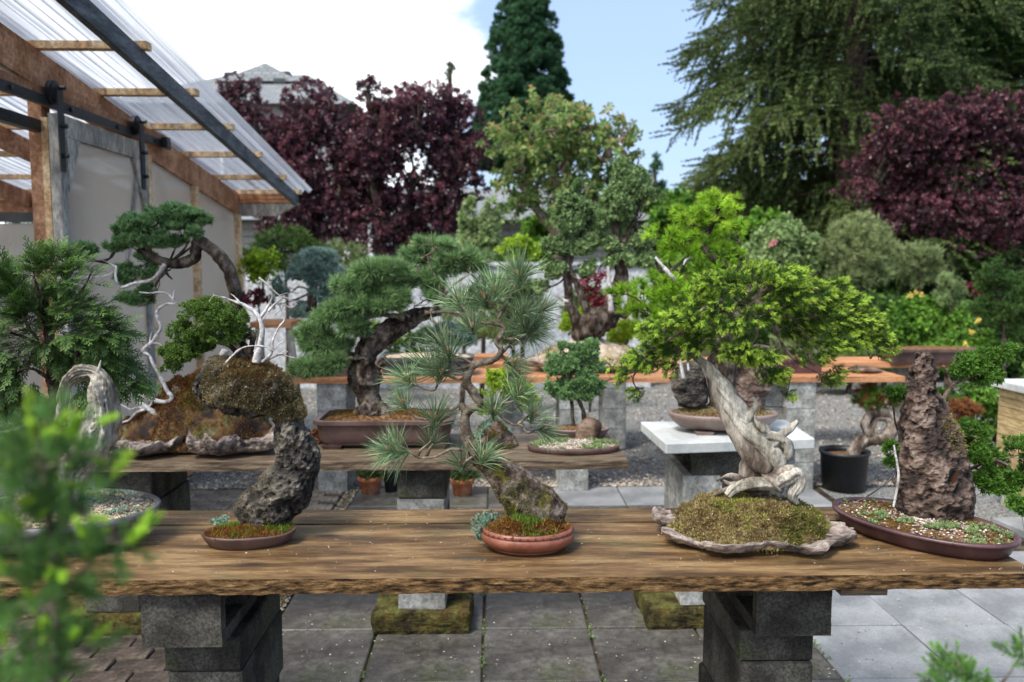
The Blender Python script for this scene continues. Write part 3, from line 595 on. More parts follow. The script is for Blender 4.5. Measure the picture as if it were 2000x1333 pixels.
plank(-1.76, 1.33, 2.369, 2.503, BZ - .038, BZ - .001, G['bench'], b1_, 0, 3)
MZ = .755
xe = PZ(1229, 902, MZ)[0]
b2_ = thing('plank_bench', (-.6, 3.7, MZ), 'second bench of dark grey brown planks, directly behind the front bench', 'bench', 'plank benches holding the bonsai')
plank(-2.25, xe, 3.34, 3.618, MZ - .038, MZ, G['bench_mid'], b2_, .0015, 4, G['bench_mid']); plank(-2.3, xe - .01, 3.625, 3.91, MZ - .038, MZ, G['bench_mid'], b2_, 0, 5)
b3_ = thing('plank_bench', (.4, 5.8, .8), 'long orange cedar plank bench at the back on pale concrete blocks', 'bench', 'plank benches holding the bonsai')
xa, xb = P(560, 745, 5.6)[0], P(1765, 745, 5.6)[0]
plank(xa, xb, 5.58, 5.83, .762, .80, G['cedar'], b3_); plank(xa, xb, 5.845, 6.1, .762, .80, G['cedar'], b3_)
b4_ = thing('plank_bench', (1, 7, .74), 'farthest cedar plank bench, behind the long orange one', 'bench', 'plank benches holding the bonsai')
xa4, xb4 = P(860, 715, 6.9)[0], P(1900, 715, 6.9)[0]
plank(xa4, xb4, 6.88, 7.12, .70, .74, G['cedar'], b4_); plank(xa4, xb4, 7.13, 7.38, .70, .74, G['cedar'], b4_)
plank(xa4, .1, 6.55, 6.8, .80, .84, G['cedar'], b4_)

# concrete blocks: every block is a thing of its own
def hollow_block(m, L=.39, W=.19, H=.19):
    s = .034; mbk = MB()
    mbk.box(-L / 2, L / 2, -W / 2, -W / 2 + s, 0, H); mbk.box(-L / 2, L / 2, W / 2 - s, W / 2, 0, H)
    for a, b in ((-L / 2, -L / 2 + s), (-s / 2, s / 2), (L / 2 - s, L / 2)): mbk.box(a, b, -W / 2 + s + .0005, W / 2 - s - .0005, .001, H - .001)
    return mbk.mesh('hollow_block', m)
CG = 'concrete blocks holding up the benches'
BLK = {}
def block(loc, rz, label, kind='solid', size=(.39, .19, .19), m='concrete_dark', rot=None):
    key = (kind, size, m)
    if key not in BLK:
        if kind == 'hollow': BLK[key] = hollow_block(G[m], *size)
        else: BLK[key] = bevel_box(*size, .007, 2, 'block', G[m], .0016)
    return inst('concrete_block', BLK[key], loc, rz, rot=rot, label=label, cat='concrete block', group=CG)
def sideblock(x, y, z, label, m='concrete_dark', L=.39, W=.19, H=.19, th=.14):
    """hollow block laid along y with the cells opening to the sides (+-x)"""
    key = ('side', W, th, L, m)
    if key not in BLK: BLK[key] = hollow_block(G[m], L, th, W)
    # local z (cells) -> world x ; local x -> world y ; local y -> world z
    o = inst('concrete_block', BLK[key], (x + W / 2, y + L / 2, z + th / 2), label=label, cat='concrete block', group=CG)
    o.rotation_euler = Matrix(((0, 0, -1), (1, 0, 0), (0, -1, 0))).to_euler(); return o
H2 = math.pi / 2
# left pillar of the front bench
xl = P(355, 1200, 1.96)[0]
z = BZ - .038
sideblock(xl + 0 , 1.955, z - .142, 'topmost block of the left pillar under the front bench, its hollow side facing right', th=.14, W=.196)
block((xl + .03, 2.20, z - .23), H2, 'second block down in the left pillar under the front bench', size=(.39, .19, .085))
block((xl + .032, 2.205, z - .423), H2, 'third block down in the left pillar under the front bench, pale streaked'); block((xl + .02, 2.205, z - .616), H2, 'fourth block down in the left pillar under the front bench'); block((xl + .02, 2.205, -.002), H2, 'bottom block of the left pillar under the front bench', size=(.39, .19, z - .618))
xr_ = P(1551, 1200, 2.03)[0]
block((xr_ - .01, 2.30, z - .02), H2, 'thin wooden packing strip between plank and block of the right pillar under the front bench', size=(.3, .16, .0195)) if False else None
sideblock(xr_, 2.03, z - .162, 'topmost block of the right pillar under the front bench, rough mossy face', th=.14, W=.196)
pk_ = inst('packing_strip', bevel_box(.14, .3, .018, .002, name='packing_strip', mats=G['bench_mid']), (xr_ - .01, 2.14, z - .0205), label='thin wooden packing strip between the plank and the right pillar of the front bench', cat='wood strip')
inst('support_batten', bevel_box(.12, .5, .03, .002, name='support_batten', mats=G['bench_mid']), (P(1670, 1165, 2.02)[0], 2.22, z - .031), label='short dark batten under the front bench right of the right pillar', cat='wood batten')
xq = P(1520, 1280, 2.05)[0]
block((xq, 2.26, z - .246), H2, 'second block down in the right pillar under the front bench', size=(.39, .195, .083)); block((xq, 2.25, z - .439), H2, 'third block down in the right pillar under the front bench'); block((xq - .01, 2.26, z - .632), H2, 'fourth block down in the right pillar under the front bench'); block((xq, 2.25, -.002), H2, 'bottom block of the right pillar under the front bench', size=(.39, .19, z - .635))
0 and sideblock(xq - .19, 2.14, z - .145, 'hollow block beside the top of the right pillar under the front bench', th=.14, W=.17)
0 and block((xq - .165, 2.36, z - .34), H2, 'left block of the second row in the right pillar', size=(.39, .13, .19)); 0 and block((xq - .17, 2.36, z - .533), H2, 'left block of the third row in the right pillar', size=(.39, .13, .19)); 0 and block((xq - .17, 2.36, -.002), H2, 'left bottom block of the right pillar', size=(.39, .13, z - .536))
# mossy footing stones
def norm_(a): return a / (np.linalg.norm(a, axis=-1, keepdims=True) + 1e-9)
def footing(x, y, label, m='moss_stone', w=.42, d=.34, h=.1):
    bm = bmesh.new(); bmesh.ops.create_cube(bm, size=1)
    for v in bm.verts: v.co = (v.co.x * w, v.co.y * d, (v.co.z + .5) * h)
    bmesh.ops.bevel(bm, geom=bm.edges[:], offset=.02, segments=2, affect='EDGES', profile=.6)
    bmesh.ops.subdivide_edges(bm, edges=[e for e in bm.edges if e.calc_length() > .04], cuts=14, use_grid_fill=True)
    me = bpy.data.meshes.new('footing_stone'); bm.to_mesh(me); bm.free(); me.materials.append(G[m])
    co = np.array([v.co[:] for v in me.vertices]); dn = fbm(co + x, 16, 5, 3, .6)[:, None] * .008; co = co + norm_(co - [0, 0, h / 2]) * dn; me.vertices.foreach_set('co', co.ravel()); me.update()

    return inst('footing_stone', me, (x, y, -.002), random.uniform(-.02, .02), label=label, cat='stone block', group='mossy footing stones under the pillars')
xc = P(824, 1220, 3.38)[0]
footing(xc, 3.53, 'brown and green mossy footing stone under the middle pillar, behind the front bench')
for k, (z0, hh, lb, dx, mm) in enumerate(((.098, .19, 'lowest pale block of the middle pillar, standing on the mossy footing stone', 0, 'concrete'), (.289, .19, 'middle block of the middle pillar under the second bench', .0, 'concrete_dark'), (.480, .10, 'thin block near the top of the middle pillar under the second bench', 0, 'concrete'), (.582, .134, 'topmost dark block of the middle pillar under the second bench', .005, 'concrete_dark'))):
    block((xc + dx, 3.585, z0), H2, lb, size=(.39, .2, hh), m=mm)
xm = P(218, 1180, 3.38)[0]
footing(P(205, 1230, 3.38)[0] , 3.53, 'flat mossy footing stone under the left pillar of the second bench', w=.5)
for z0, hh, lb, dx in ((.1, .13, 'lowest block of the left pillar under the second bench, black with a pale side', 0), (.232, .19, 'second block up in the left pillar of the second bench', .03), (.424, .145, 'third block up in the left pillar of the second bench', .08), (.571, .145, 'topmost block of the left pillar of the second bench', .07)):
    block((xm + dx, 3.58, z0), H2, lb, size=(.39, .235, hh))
# slab table
TZ = .83
st = thing('slab_table', (1.05, 3.6, TZ - .04), 'square pale concrete slab used as a small table right of the second bench', 'table')
q = [PZ(1301, 867, TZ), PZ(1592, 857, TZ), PZ(1535, 820, TZ), PZ(1251, 824, TZ)]
v = [tuple(c - [0, 0, .045]) for c in q] + [tuple(c) for c in q]
bm = bmesh.new(); vs = [bm.verts.new(c) for c in v]
for f in ((3, 2, 1, 0), (4, 5, 6, 7), (0, 1, 5, 4), (1, 2, 6, 5), (2, 3, 7, 6), (3, 0, 4, 7)): bm.faces.new([vs[i] for i in f])
bmesh.ops.bevel(bm, geom=bm.edges[:], offset=.004, segments=1, affect='EDGES')
me = bpy.data.meshes.new('slab'); bm.to_mesh(me); bm.free(); me.materials.append(G['table_slab'])
for v_ in me.vertices: v_.co = Vector(v_.co) - Vector((1.05, 3.6, TZ - .04))
o = bpy.data.objects.new('slab', me); COL.objects.link(o); o.parent = st
xt = P(1375, 900, 3.42)[0]; xt2 = P(1465, 900, 3.5)[0]
footing(xt - .03, 3.56, 'mossy footing stone under the slab table, left of the front right pillar')
for i, zz in enumerate((.098, .289, .480)): block((xt - .01, 3.6, zz), H2, 'block %s under the left side of the concrete slab table' % ('at the foot', 'midway up', 'second from the top')[i], m='concrete', size=(.39, .16, .19))
sideblock(xt + .13, 3.42, TZ - .19, 'hollow dark block directly beneath the concrete slab table', m='concrete_dark', L=.39, W=.36, th=.14)
for i, zz in enumerate((-.002, .189, .380, .571)): block((xt + .33, 3.72, zz), 0, 'block %s beneath the right of the concrete slab table' % ('lowest', 'second lowest', 'third', 'top')[i] if 0 else ('lowest block', 'second block up', 'third block up', 'top block')[i] + ' beneath the right half of the slab table', m='concrete', size=(.28, .19, .19 if i < 3 else .068 + .14))
# pillars of the back benches
names = {650: 'left pillar of the long cedar bench, stained', 1121: 'pillar of the long cedar bench right of the small tray bonsai', 1561: 'tall clean pillar of the long cedar bench beside the slab table'}
for px_ in (650, 1121, 1561):
    x = P(px_, 850, 5.62)[0]
    for i in range(4):
        block((x, 5.79, -.002 + .191 * i), H2, ('lowest', 'second', 'third', 'topmost')[i] + ' block of the ' + names[px_], m='concrete', size=(.39, .20, .19))
x = P(1515, 800, 5.75)[0]
for i in (2, 3): block((x - .08, 5.95, -.002 + .191 * i), 0, ('lower', 'upper')[i - 2] + ' hollow block left of the tall clean pillar', 'hollow', m='concrete') if False else sideblock(x - .03, 5.70, .382 + .191 * (i - 2), ('lower', 'upper')[i - 2] + ' hollow block left of the tall clean pillar at the back', m='concrete', W=.17, th=.185)
for i in (0, 1): block((x - .03, 5.89, -.002 + .191 * i), H2, ('lower', 'upper')[i] + ' block under the hollow blocks at the back', m='concrete', size=(.39, .17, .19))
for px_, nm in ((1200, 'short pillar behind the juniper tray'), (1800, 'right pillar'), (1000, 'left pillar')):
    x = P(px_, 800, 6.95)[0]
    for i in range(4): block((x, 7.1, -.002 + .175 * i), H2, ('lowest', 'second', 'third', 'topmost')[i] + ' block of the ' + nm + ' of the farthest bench', m='concrete', size=(.39, .19, .174))

# slatted crate at the right edge
cr_ = thing('slatted_planter', (3.1, 4.6, 0), 'tan slatted wooden planter box with a grey slab top at the right edge', 'planter')
xc0 = P(1950, 800, 5.3)[0]; zc0 = P(1950, 742, 5.3)[2] - .045
for k in range(11):
    z_k = zc0 - .061 * (11 - k)
    part('slat', MB().box(xc0, xc0 + .9, 4.6, 4.62, z_k, z_k + .057), G['crate'], cr_)
    part('slat', MB().box(xc0 - .001, xc0 + .019, 4.622, 5.3, z_k, z_k + .057), G['crate'], cr_)
part('leg', MB().box(xc0 + .02, xc0 + .07, 4.625, 4.67, -.02, zc0), G['lumber_grey'], cr_); part('leg', MB().box(xc0 + .8, xc0 + .85, 4.625, 4.67, -.02, zc0), G['lumber_grey'], cr_)
part('leg', MB().box(xc0 + .02, xc0 + .07, 5.2, 5.25, -.02, zc0), G['lumber_grey'], cr_)
part('slab_top', MB().box(xc0 - .05, xc0 + .95, 4.55, 5.35, zc0 + .004, zc0 + .044), G['table_slab'], cr_)

# ------------------------------------------------------------------ foliage templates (axis = +z)
def norm(a): return a / (np.linalg.norm(a, axis=-1, keepdims=True) + 1e-9)
def needles(base, tip, w, t0, t1, r, segs=1, bend=None):
    n = len(base); d = tip - base; sd = norm(np.cross(d, r.normal(0, 1, (n, 3)))) * w
    if segs == 1:
        v = np.stack([base - sd, base + sd, tip], 1); f = np.arange(3 * n).reshape(-1, 3); t = np.stack([t0, t0, t1], 1)
    else:
        mid = base + d * .55 + (bend if bend is not None else 0)
        v = np.stack([base - sd * .8, base + sd * .8, mid + sd, mid - sd, tip], 1); o = 5 * np.arange(n)[:, None]
        f = np.concatenate([o + [0, 1, 2], o + [0, 2, 3], o + [3, 2, 4]], 0); tm = (t0 + t1) / 2; t = np.stack([t0, t0, tm, tm, t1], 1)
    return v.reshape(-1, 3), f, t.ravel()
def t_tuft(n, L, w, a0, a1, seed=0, z0=0, segs=1, tlo=.2, thi=.9):
    r = np.random.default_rng(seed); a = np.radians(r.uniform(a0, a1, n)); p = r.uniform(0, 2 * math.pi, n)
    d = np.stack([np.sin(a) * np.cos(p), np.sin(a) * np.sin(p), np.cos(a)], 1); b = np.stack([0 * a, 0 * a, r.uniform(-z0, 0, n)], 1)
    Ln = L * r.uniform(.75, 1.1, (n, 1)); tt = r.uniform(tlo, thi, n)
    return needles(b, b + d * Ln + [0, 0, .05 * L], w, tt * .5, tt, r, segs, bend=r.normal(0, L * .035, (n, 3)) + [0, 0, L * .05])
def t_twig(n, L, nl, w, seed=0, new=.35, a=50, tnew=1.0):
    """shoot with needles all round; the outer part is the bright new growth"""
    r = np.random.default_rng(seed); u = np.sort(r.uniform(0, 1, n)); p = r.uniform(0, 6.28, n); isn = u > 1 - new
    an = np.radians(np.where(isn, a * .8, a + 12) * r.uniform(.8, 1.15, n)); bend = .18 * L
    b = np.stack([bend * u ** 2, 0 * u, u * L], 1); d = np.stack([np.sin(an) * np.cos(p), np.sin(an) * np.sin(p), np.cos(an)], 1)
    Ln = nl * np.where(isn, 1.0 - .45 * (u - 1 + new) / new, 1)[:, None]; tt = np.where(isn, tnew * r.uniform(.75, 1, n), r.uniform(.1, .45, n))
    return needles(b, b + d * Ln, np.where(isn, 1.25, 1)[:, None] * w, tt * .85, tt, r)
def t_frond(L, w, seed=0, n1=9, n2=4, flat=.1):
    """flat branched scale-leaf spray"""
    r = np.random.default_rng(seed); segs = []
    for i in range(n1):
        u = (i + .6) / n1; side = 1 if i % 2 else -1; l1 = L * .52 * (1 - u * .75) * r.uniform(.8, 1.15); b = np.array([0, 0, L * u]); an = math.radians(38 + r.uniform(-6, 6))
        d = np.array([side * math.sin(an), r.normal(0, flat), math.cos(an)]); segs.append((b, b + d * l1, u * .6 + .1, u * .5 + .5))
        for j in range(n2):
            uu = (j + .8) / (n2 + .5); s2 = 1 if j % 2 else -1; b2 = b + d * l1 * uu; a2 = an * side + s2 * math.radians(34); l2 = l1 * .45 * (1.1 - uu)
            d2 = np.array([math.sin(a2), r.normal(0, flat), math.cos(a2)]); segs.append((b2, b2 + d2 * l2, .35, .9))
    segs.append((np.zeros(3), np.array([0, 0, L]), .1, .9))
    V = []; F = []; t = []
    for b, e, ta, tb in segs:
        d = e - b; s_ = np.cross(d, [0, 1, 0]); s_ = s_ / (np.linalg.norm(s_) + 1e-9) * w; k = len(V)
        V += [b - s_ * .7, b + s_ * .7, e + s_ * .6, e - s_ * .6]; F += [(k, k + 1, k + 2), (k, k + 2, k + 3)]; t += [ta, ta, tb, tb]
    V = np.array(V, float); V[:, 1] -= V[:, 2] ** 2 / L * .35
    return V, np.array(F), np.array(t)
def t_clump(n, L, w, seed=0, spread=65, flat=1.0):
    """short crowded scale shoots (juniper)"""
    r = np.random.default_rng(seed); a = np.radians(r.uniform(0, spread, n)); p = r.uniform(0, 6.28, n)
    d = np.stack([np.sin(a) * np.cos(p), np.sin(a) * np.sin(p) * flat, np.cos(a)], 1); b = d * L * r.uniform(0, .45, (n, 1)) + r.normal(0, L * .12, (n, 3)); e = b + norm(d + r.normal(0, .35, (n, 3))) * L * r.uniform(.35, .75, (n, 1))
    sd = norm(np.cross(e - b, r.normal(0, 1, (n, 3)))) * w; tb = r.uniform(0, .4, n); te = r.uniform(.5, 1, n)
    v = np.stack([b - sd, b + sd, e + sd * .7, e - sd * .7], 1).reshape(-1, 3); o = 4 * np.arange(n)[:, None]
    return v, np.concatenate([o + [0, 1, 2], o + [0, 2, 3]], 0), np.stack([tb, tb, te, te], 1).ravel()
def t_leaves(n, L, w, seed=0, spread=80, gap=.6, droop=.3):
    """a spray of n folded broad leaves around a shoot"""
    r = np.random.default_rng(seed); V = []; F = []; t = []
    for i in range(n):
        u = i / n; p = i * 2.4 + r.uniform(-.4, .4); a = math.radians(spread * (1 - .5 * u) * r.uniform(.7, 1.1)); d = np.array([math.sin(a) * math.cos(p), math.sin(a) * math.sin(p), math.cos(a)])
        b = np.array([0, 0, u * L * gap * 1.6]); l = L * r.uniform(.75, 1.15); s_ = norm(np.cross(d, r.normal(0, 1, 3) * .5 + [0, 0, 1])); nn = np.cross(s_, d); k = len(V)
        tip = b + d * l - np.array([0, 0, droop * l]); mid = b + d * l * .5 + nn * l * .04
        V += [b, mid + s_ * w / 2 + nn * w * .15, tip, mid - s_ * w / 2 + nn * w * .15]; F += [(k, k + 1, k + 2), (k, k + 2, k + 3)]; q = r.uniform(.1, .8) + (.2 if u > .7 else 0); t += [q * .8, q, q, q]
    return np.array(V), np.array(F), np.clip(np.array(t), 0, 1)
def t_hang(L, seed=0, n=22, w=.012, nl=.07):
    """a drooping branchlet"""
    r = np.random.default_rng(seed); u = r.uniform(0, 1, n); p = r.uniform(0, 6.28, n); b = np.stack([0 * u, 0 * u, u * L], 1)
    d = np.stack([np.cos(p) * .7, np.sin(p) * .7, 0 * p + .8], 1); tt = r.uniform(0, 1, n)
    return needles(b, b + d * nl * (1.2 - .6 * u[:, None]), w, tt * .7, tt, r)
def scatter(mb, tm, pos, dirs, scale, seed=0, jit=0, toff=None, up=None):
    """place a template at every position; tm may be a list of variants"""
    r = np.random.default_rng(seed); pos = np.asarray(pos, float); n = len(pos)
    if n == 0: return
    tms = tm if isinstance(tm, list) else [tm]; which = r.integers(0, len(tms), n); d = norm(np.asarray(dirs, float) + r.normal(0, 1, (n, 3)) * jit)
    scale = np.broadcast_to(np.asarray(scale, float), (n,)) * r.uniform(.75, 1.2, n)
    if up is None: x = norm(np.cross(d, r.normal(0, 1, (n, 3))))
    else: x = norm(np.cross(np.asarray(up) + r.normal(0, .25, (n, 3)), d))
    y = np.cross(d, x); rnd = r.uniform(0, 1, n)
    for k, (V, F, t) in enumerate(tms):
        m = np.where(which == k)[0]
        if len(m) == 0: continue
        v = (V[None, :, 0, None] * x[m, None] + V[None, :, 1, None] * y[m, None] + V[None, :, 2, None] * d[m, None]) * scale[m, None, None] + pos[m, None]
        tt = np.tile(t, (len(m), 1)); 
        if toff is not None: tt = np.clip(tt + toff[m][:, None], 0, 1)
        rr = np.clip(rnd[m][:, None] + r.normal(0, .12, (len(m), len(V))), 0, 1)
        mb.add(v.reshape(-1, 3), (F[None] + len(V) * np.arange(len(m))[:, None, None]).reshape(-1, 3), tt.ravel(), rr.ravel())
# pads: (px, py, rx, ry, dY, ry_depth) in photograph pixels at distance Y
def pads_w(pads, Y):
    out = []
    for p in pads:
        yy = Y + (p[4] if len(p) > 4 else 0); c = P(p[0], p[1], yy); rx = p[2] * yy / FPX; rz = p[3] * yy / FPX; ry = p[5] if len(p) > 5 else rx * .7
        out.append((c, np.array([rx, ry, rz])))
    return out
def sample_pads(pads, dens, seed=0, shell=.5, flat=True, noisef=None, cull=-.12):
    """points and outward directions over the pads; dens = points per square metre of pad surface"""
    r = np.random.default_rng(seed); PP = []; DD = []
    for c, R in pads:
        area = 4 * math.pi * ((R[0] * R[1]) ** 1.6 / 3 + (R[0] * R[2]) ** 1.6 / 3 + (R[1] * R[2]) ** 1.6 / 3) ** (1 / 1.6); n = max(4, int(area * dens))
        u = norm(r.normal(0, 1, (n, 3))); rad = shell + (1 - shell) * r.uniform(0, 1, n) ** .6
        u2 = u.copy()
        if flat: u2[:, 2] = np.where(u[:, 2] < 0, u[:, 2] * .55, u[:, 2])
        p = u2 * rad[:, None] * (1 + .18 * vn(u * 2.5 + c * 9, seed)[:, None]); p = p * R + c
        if noisef: k = vn(p * noisef, seed + 3) + .5 * vn(p * noisef * .45, seed + 8) > cull; p = p[k]; u = u[k]
        PP.append(p); DD.append(norm(u / R * R.mean() + [0, 0, .25]))
    return np.vstack(PP), np.vstack(DD)
def twigs(mb, pads, start, r0, n_per=6, seed=0, rt=.0015, seg=5):
    """limbs from the trunk point to each pad, then twigs inside it"""
    r = np.random.default_rng(seed); start = np.atleast_2d(start)
    for c, R in pads:
        s = start[np.argmin(np.linalg.norm(start - c, axis=1))]; e = c - [0, 0, R[2] * .4]; m = (s + e) / 2 + r.normal(0, .12, 3) * np.linalg.norm(e - s)
        mb.tube([s, m, e], [r0, r0 * .7, r0 * .4], seg, 8, disp=r0 * .3, dfreq=60)
        for k in range(n_per):
            q = c + norm(r.normal(0, 1, 3)) * R * r.uniform(.5, .9); b = m * .5 + e * .5 if k % 2 else e
            mb.tube([b, (b + q) / 2 + r.normal(0, .1, 3) * R, q], [r0 * .4, r0 * .28, rt], seg, 5)

# ------------------------------------------------------------------ pots
def outline(a, b, kind='oval', n=64):
    t = np.linspace(0, 2 * math.pi, n, endpoint=False)
    if kind == 'oval': return np.stack([a * np.cos(t), b * np.sin(t)], 1)
    if kind == 'rect':
        c = min(a, b) * .22; pts = [(a, -b + c), (a, b - c), (a - c, b), (-a + c, b), (-a, b - c), (-a, -b + c), (-a + c, -b), (a - c, -b)]
    else: pts = [(a, -b), (a, b), (-a, b), (-a, -b)]
    pts = np.array(pts); res = []
    k = n // len(pts)
    for i in range(len(pts)):
        for j in range(k): res.append(pts[i] + (pts[(i + 1) % len(pts)] - pts[i]) * j / k)
    return np.array(res)
def pot(c, a, b, prof, m, parent, rz=0, kind='oval', feet=None, name='pot', wob=0):
    """prof = list of (inset from a/b, height)"""
    mb = MB(); n = 64; V = []
    for ins, z in prof:
        o = outline(a - ins, b - ins, kind, n); V.append(np.column_stack([o, np.full(len(o), z)]))
    n = len(V[0]); V = np.vstack(V); co, si = math.cos(rz), math.sin(rz)
    if wob: V[:, 2] += wob * fbm(V * 1.0, 14, 2, 3) * (V[:, 2] / max(p[1] for p in prof)); V[:, :2] *= 1 + wob * 3 * fbm(V, 9, 2, 5)[:, None]
    V = np.column_stack([V[:, 0] * co - V[:, 1] * si, V[:, 0] * si + V[:, 1] * co, V[:, 2]]) + c
    i = np.arange(len(prof) - 1)[:, None] * n; j = np.arange(n)[None]; jn = (j + 1) % n
    mb.add(V, [np.stack([i + j, i + jn, i + n + jn, i + n + j], -1).reshape(-1, 4), [tuple(range(n - 1, -1, -1))]])
    p = part(name, mb, m, parent, smooth=(kind == 'oval'))
    if feet:
        for fx, fy in feet[1]:
            x, y = fx * (a - .03), fy * (b - .03); q = np.array([x * co - y * si, x * si + y * co, 0]) + c; w, h = feet[0]
            fb = MB(); fb.add([(q[0] + sx * w * k, q[1] + sy * w * .6 * k, q[2] - hh) for hh, k in ((0, 1), (h, .8)) for sx in (-1, 1) for sy in (-1, 1)], [[(0, 1, 3, 2), (4, 6, 7, 5), (0, 4, 5, 1), (2, 3, 7, 6), (0, 2, 6, 4), (1, 5, 7, 3)]])
            part('foot', fb, m, parent)
    return p
def soil(c, a, b, m, parent, rz=0, kind='oval', mound=.02, amp=.004, z=0, name='soil'):
    n = 64; rings = 14; V = [[0, 0, mound]]
    for k in range(1, rings + 1):
        s_ = k / rings; o = outline(a * s_, b * s_, kind, n); V += [(x, y, mound * (1 - s_ ** 2)) for x, y in o]
    n = len(o); V = np.array(V, float); V[:, 2] += amp * fbm(V, 45, 4, 2); co, si = math.cos(rz), math.sin(rz)
    V = np.column_stack([V[:, 0] * co - V[:, 1] * si, V[:, 0] * si + V[:, 1] * co, V[:, 2] + z]) + c
    j = np.arange(n); jn = (j + 1) % n; F = [np.stack([0 * j, 1 + j, 1 + jn], 1)]; i = 1 + np.arange(rings - 1)[:, None] * n
    F.append(np.stack([i + j, i + n + j, i + n + jn, i + jn], -1).reshape(-1, 4)); mb = MB(); mb.add(V, F); part(name, mb, m, parent, smooth=True)
    return V
def pick(V, n, seed=0, jit=.008, cond=None):
    r = np.random.default_rng(seed); W = V if cond is None else V[cond(V)]
    if len(W) == 0: W = V
    return W[r.integers(0, len(W), n)] + r.normal(0, jit, (n, 3)) * [1, 1, .15]
UPV = lambda n: np.tile([0, 0, 1.], (n, 1))
# rock with pit shade painted into its tint: tube along a spine, displaced
def rock_tube(pts, rad, m, parent, seg=56, n=90, amp=.012, freq=22, seed=0, ell=1.0, name='rock', pit=.0, base=.5):
    mb = MB(); mb.tube(pts, rad, seg, n, disp=1, dfreq=freq, doct=5, ds=seed, ell=ell) if False else mb.tube(pts, rad, seg, n, ell=ell)
    v = mb.v[0]; c, _ = spline(np.asarray(pts, float), np.asarray(rad, float), n); ctr = np.vstack([np.repeat(c, seg, 0), c[:1], c[-1:]]); d = norm(v - ctr)
    f1 = fbm(v, freq, 5, seed, .55); ridge = 1 - 2 * np.abs(vn(v * freq * 1.7, seed + 9)); pits = np.clip(vn(v * freq * 3.2, seed + 4), 0, 1)
    p2 = np.clip(vn(v * freq * 6.5, seed + 6), 0, 1) + .6 * np.clip(vn(v * freq * 12, seed + 7), 0, 1); h = f1 * amp + ridge * amp * .35 - pits * amp * pit - p2 * amp * pit * .55; mb.v[0] = v + d * h[:, None]; mb.t[0][:, 0] = np.clip(base + h / amp * .28, 0, 1)
    part(name, mb, m, parent, smooth=True); return mb.v[0], d
def fuzz(V, D, m, parent, n, length, width, name='moss', cond=None, seed=0, per=3, spread=.5, tf=None, kind='stuff'):
    r = np.random.default_rng(seed); k = np.arange(len(V)) if cond is None else np.where(cond(V, D))[0]
    if len(k) == 0: return
    i = k[r.integers(0, len(k), n)]; p = V[i] + r.normal(0, length * .9, (n, 3)) * (1 - np.abs(D[i])) ; mb = MB()
    blades(mb, p - D[i] * length * .2, D[i], length, width, per, seed, spread, t=None if tf is None else tf(p)); return part(name, mb, m, parent, kind=kind)

# ================================================================== FRONT BENCH
GB = 'bonsai displayed on the front bench'; GM = 'bonsai displayed on the second bench'
FR = [t_frond(.06, .0017, s, 9, 4) for s in range(4)]
# --- 1: cypress with hollow bleached deadwood in a charcoal bowl
c = PZ(105, 1000, .884) * [1, 1, 0] + [0, 0, BZ]
t1 = thing('bonsai_tree', c, 'cypress bonsai with feathery dark fronds and hollow bleached deadwood in a charcoal bowl', 'bonsai', GB)
pot(c + [0, 0, .008], .283, .2, [(.06, 0), (.035, .012), (.016, .035), (.010, .060), (.0075, .0605), (.0055, .063), (.0, .084), (.014, .085), (.017, .07)], G['pot_grey'], t1, feet=((.03, .01), [(.5, -.7), (-.5, -.7), (.5, .7), (-.5, .7)]))
V = soil(c, .266, .183, G['soil_sand'], t1, mound=.028, z=.083)
mb = MB(); q = pick(V, 2600, 2, .004); pebbles(mb, q + [0, 0, .002], .0045, .8, 3); part('pebbles', mb, G['pebble'], t1, kind='stuff')
SED = [t_tuft(9, .008, .0022, 20, 85, s, tlo=.3, thi=1) for s in range(3)]
q = pick(V, 3600, 5, .004); q = q[fbm(q, 22, 2, 2) > -.15]; mb = MB(); scatter(mb, SED, q + [0, 0, .003], UPV(len(q)), 1.0, 4, .3); part('stonecrop', mb, G['sedum_pink'], t1, kind='stuff')
q = pick(V, 1400, 9, .004); q = q[fbm(q, 16, 2, 7) > .12]; mb = MB(); scatter(mb, SED, q + [0, 0, .005], UPV(len(q)), 1.2, 4, .3); part('stonecrop', mb, G['sedum'], t1, kind='stuff')
Y = 2.38
mb = MB(); tr = path([(150, 985, -.02), (122, 870, .03), (112, 800, .05), (104, 740, .06), (98, 690, .06), (94, 650, .05), (88, 600, .04), (80, 560, .0)], Y)
mb.tube(tr, [.03, .024, .019, .017, .016, .014, .010, .006], 14, 60, disp=.006, dfreq=60); 
for pts, r in (([(104, 745, .06), (60, 720), (30, 735), (10, 800)], .006), ([(110, 770, .05), (150, 745), (190, 735), (240, 760)], .006), ([(98, 690, .05), (60, 665), (20, 650)], .007), ([(96, 655, .05), (140, 600), (165, 560), (180, 530)], .007), ([(94, 640, .05), (70, 560), (66, 540)], .007), ([(100, 700, .05), (150, 660), (200, 640), (240, 620)], .007), ([(112, 780, .05), (150, 700), (140, 640)], .005), ([(75, 665), (45, 620), (35, 560), (30, 520)], .004)):
    mb.tube(path(pts, Y), [r, r * .8, r * .5, r * .3][:len(pts)], 7, 20, disp=.002, dfreq=80)
part('trunk', mb, G['bark'], t1, smooth=True)
mb = MB()   # hollow deadwood loop, open in the middle
mb.tube(path([(112, 1000, -.01), (128, 945), (163, 895), (193, 850), (204, 805), (205, 770), (198, 742), (182, 728), (160, 727), (140, 737), (128, 755), (124, 785), (121, 830)], Y - .17), [.046, .044, .043, .038, .033, .030, .023, .016, .017, .016, .013, .009, .007], 60, 250, disp=.016, dfreq=26, doct=5, groove=1.1, ell=1.25)
mb.tube(path([(186, 742), (192, 725), (197, 704)], Y - .18), [.010, .006, .0015], 10, 14, disp=.003, dfreq=50)
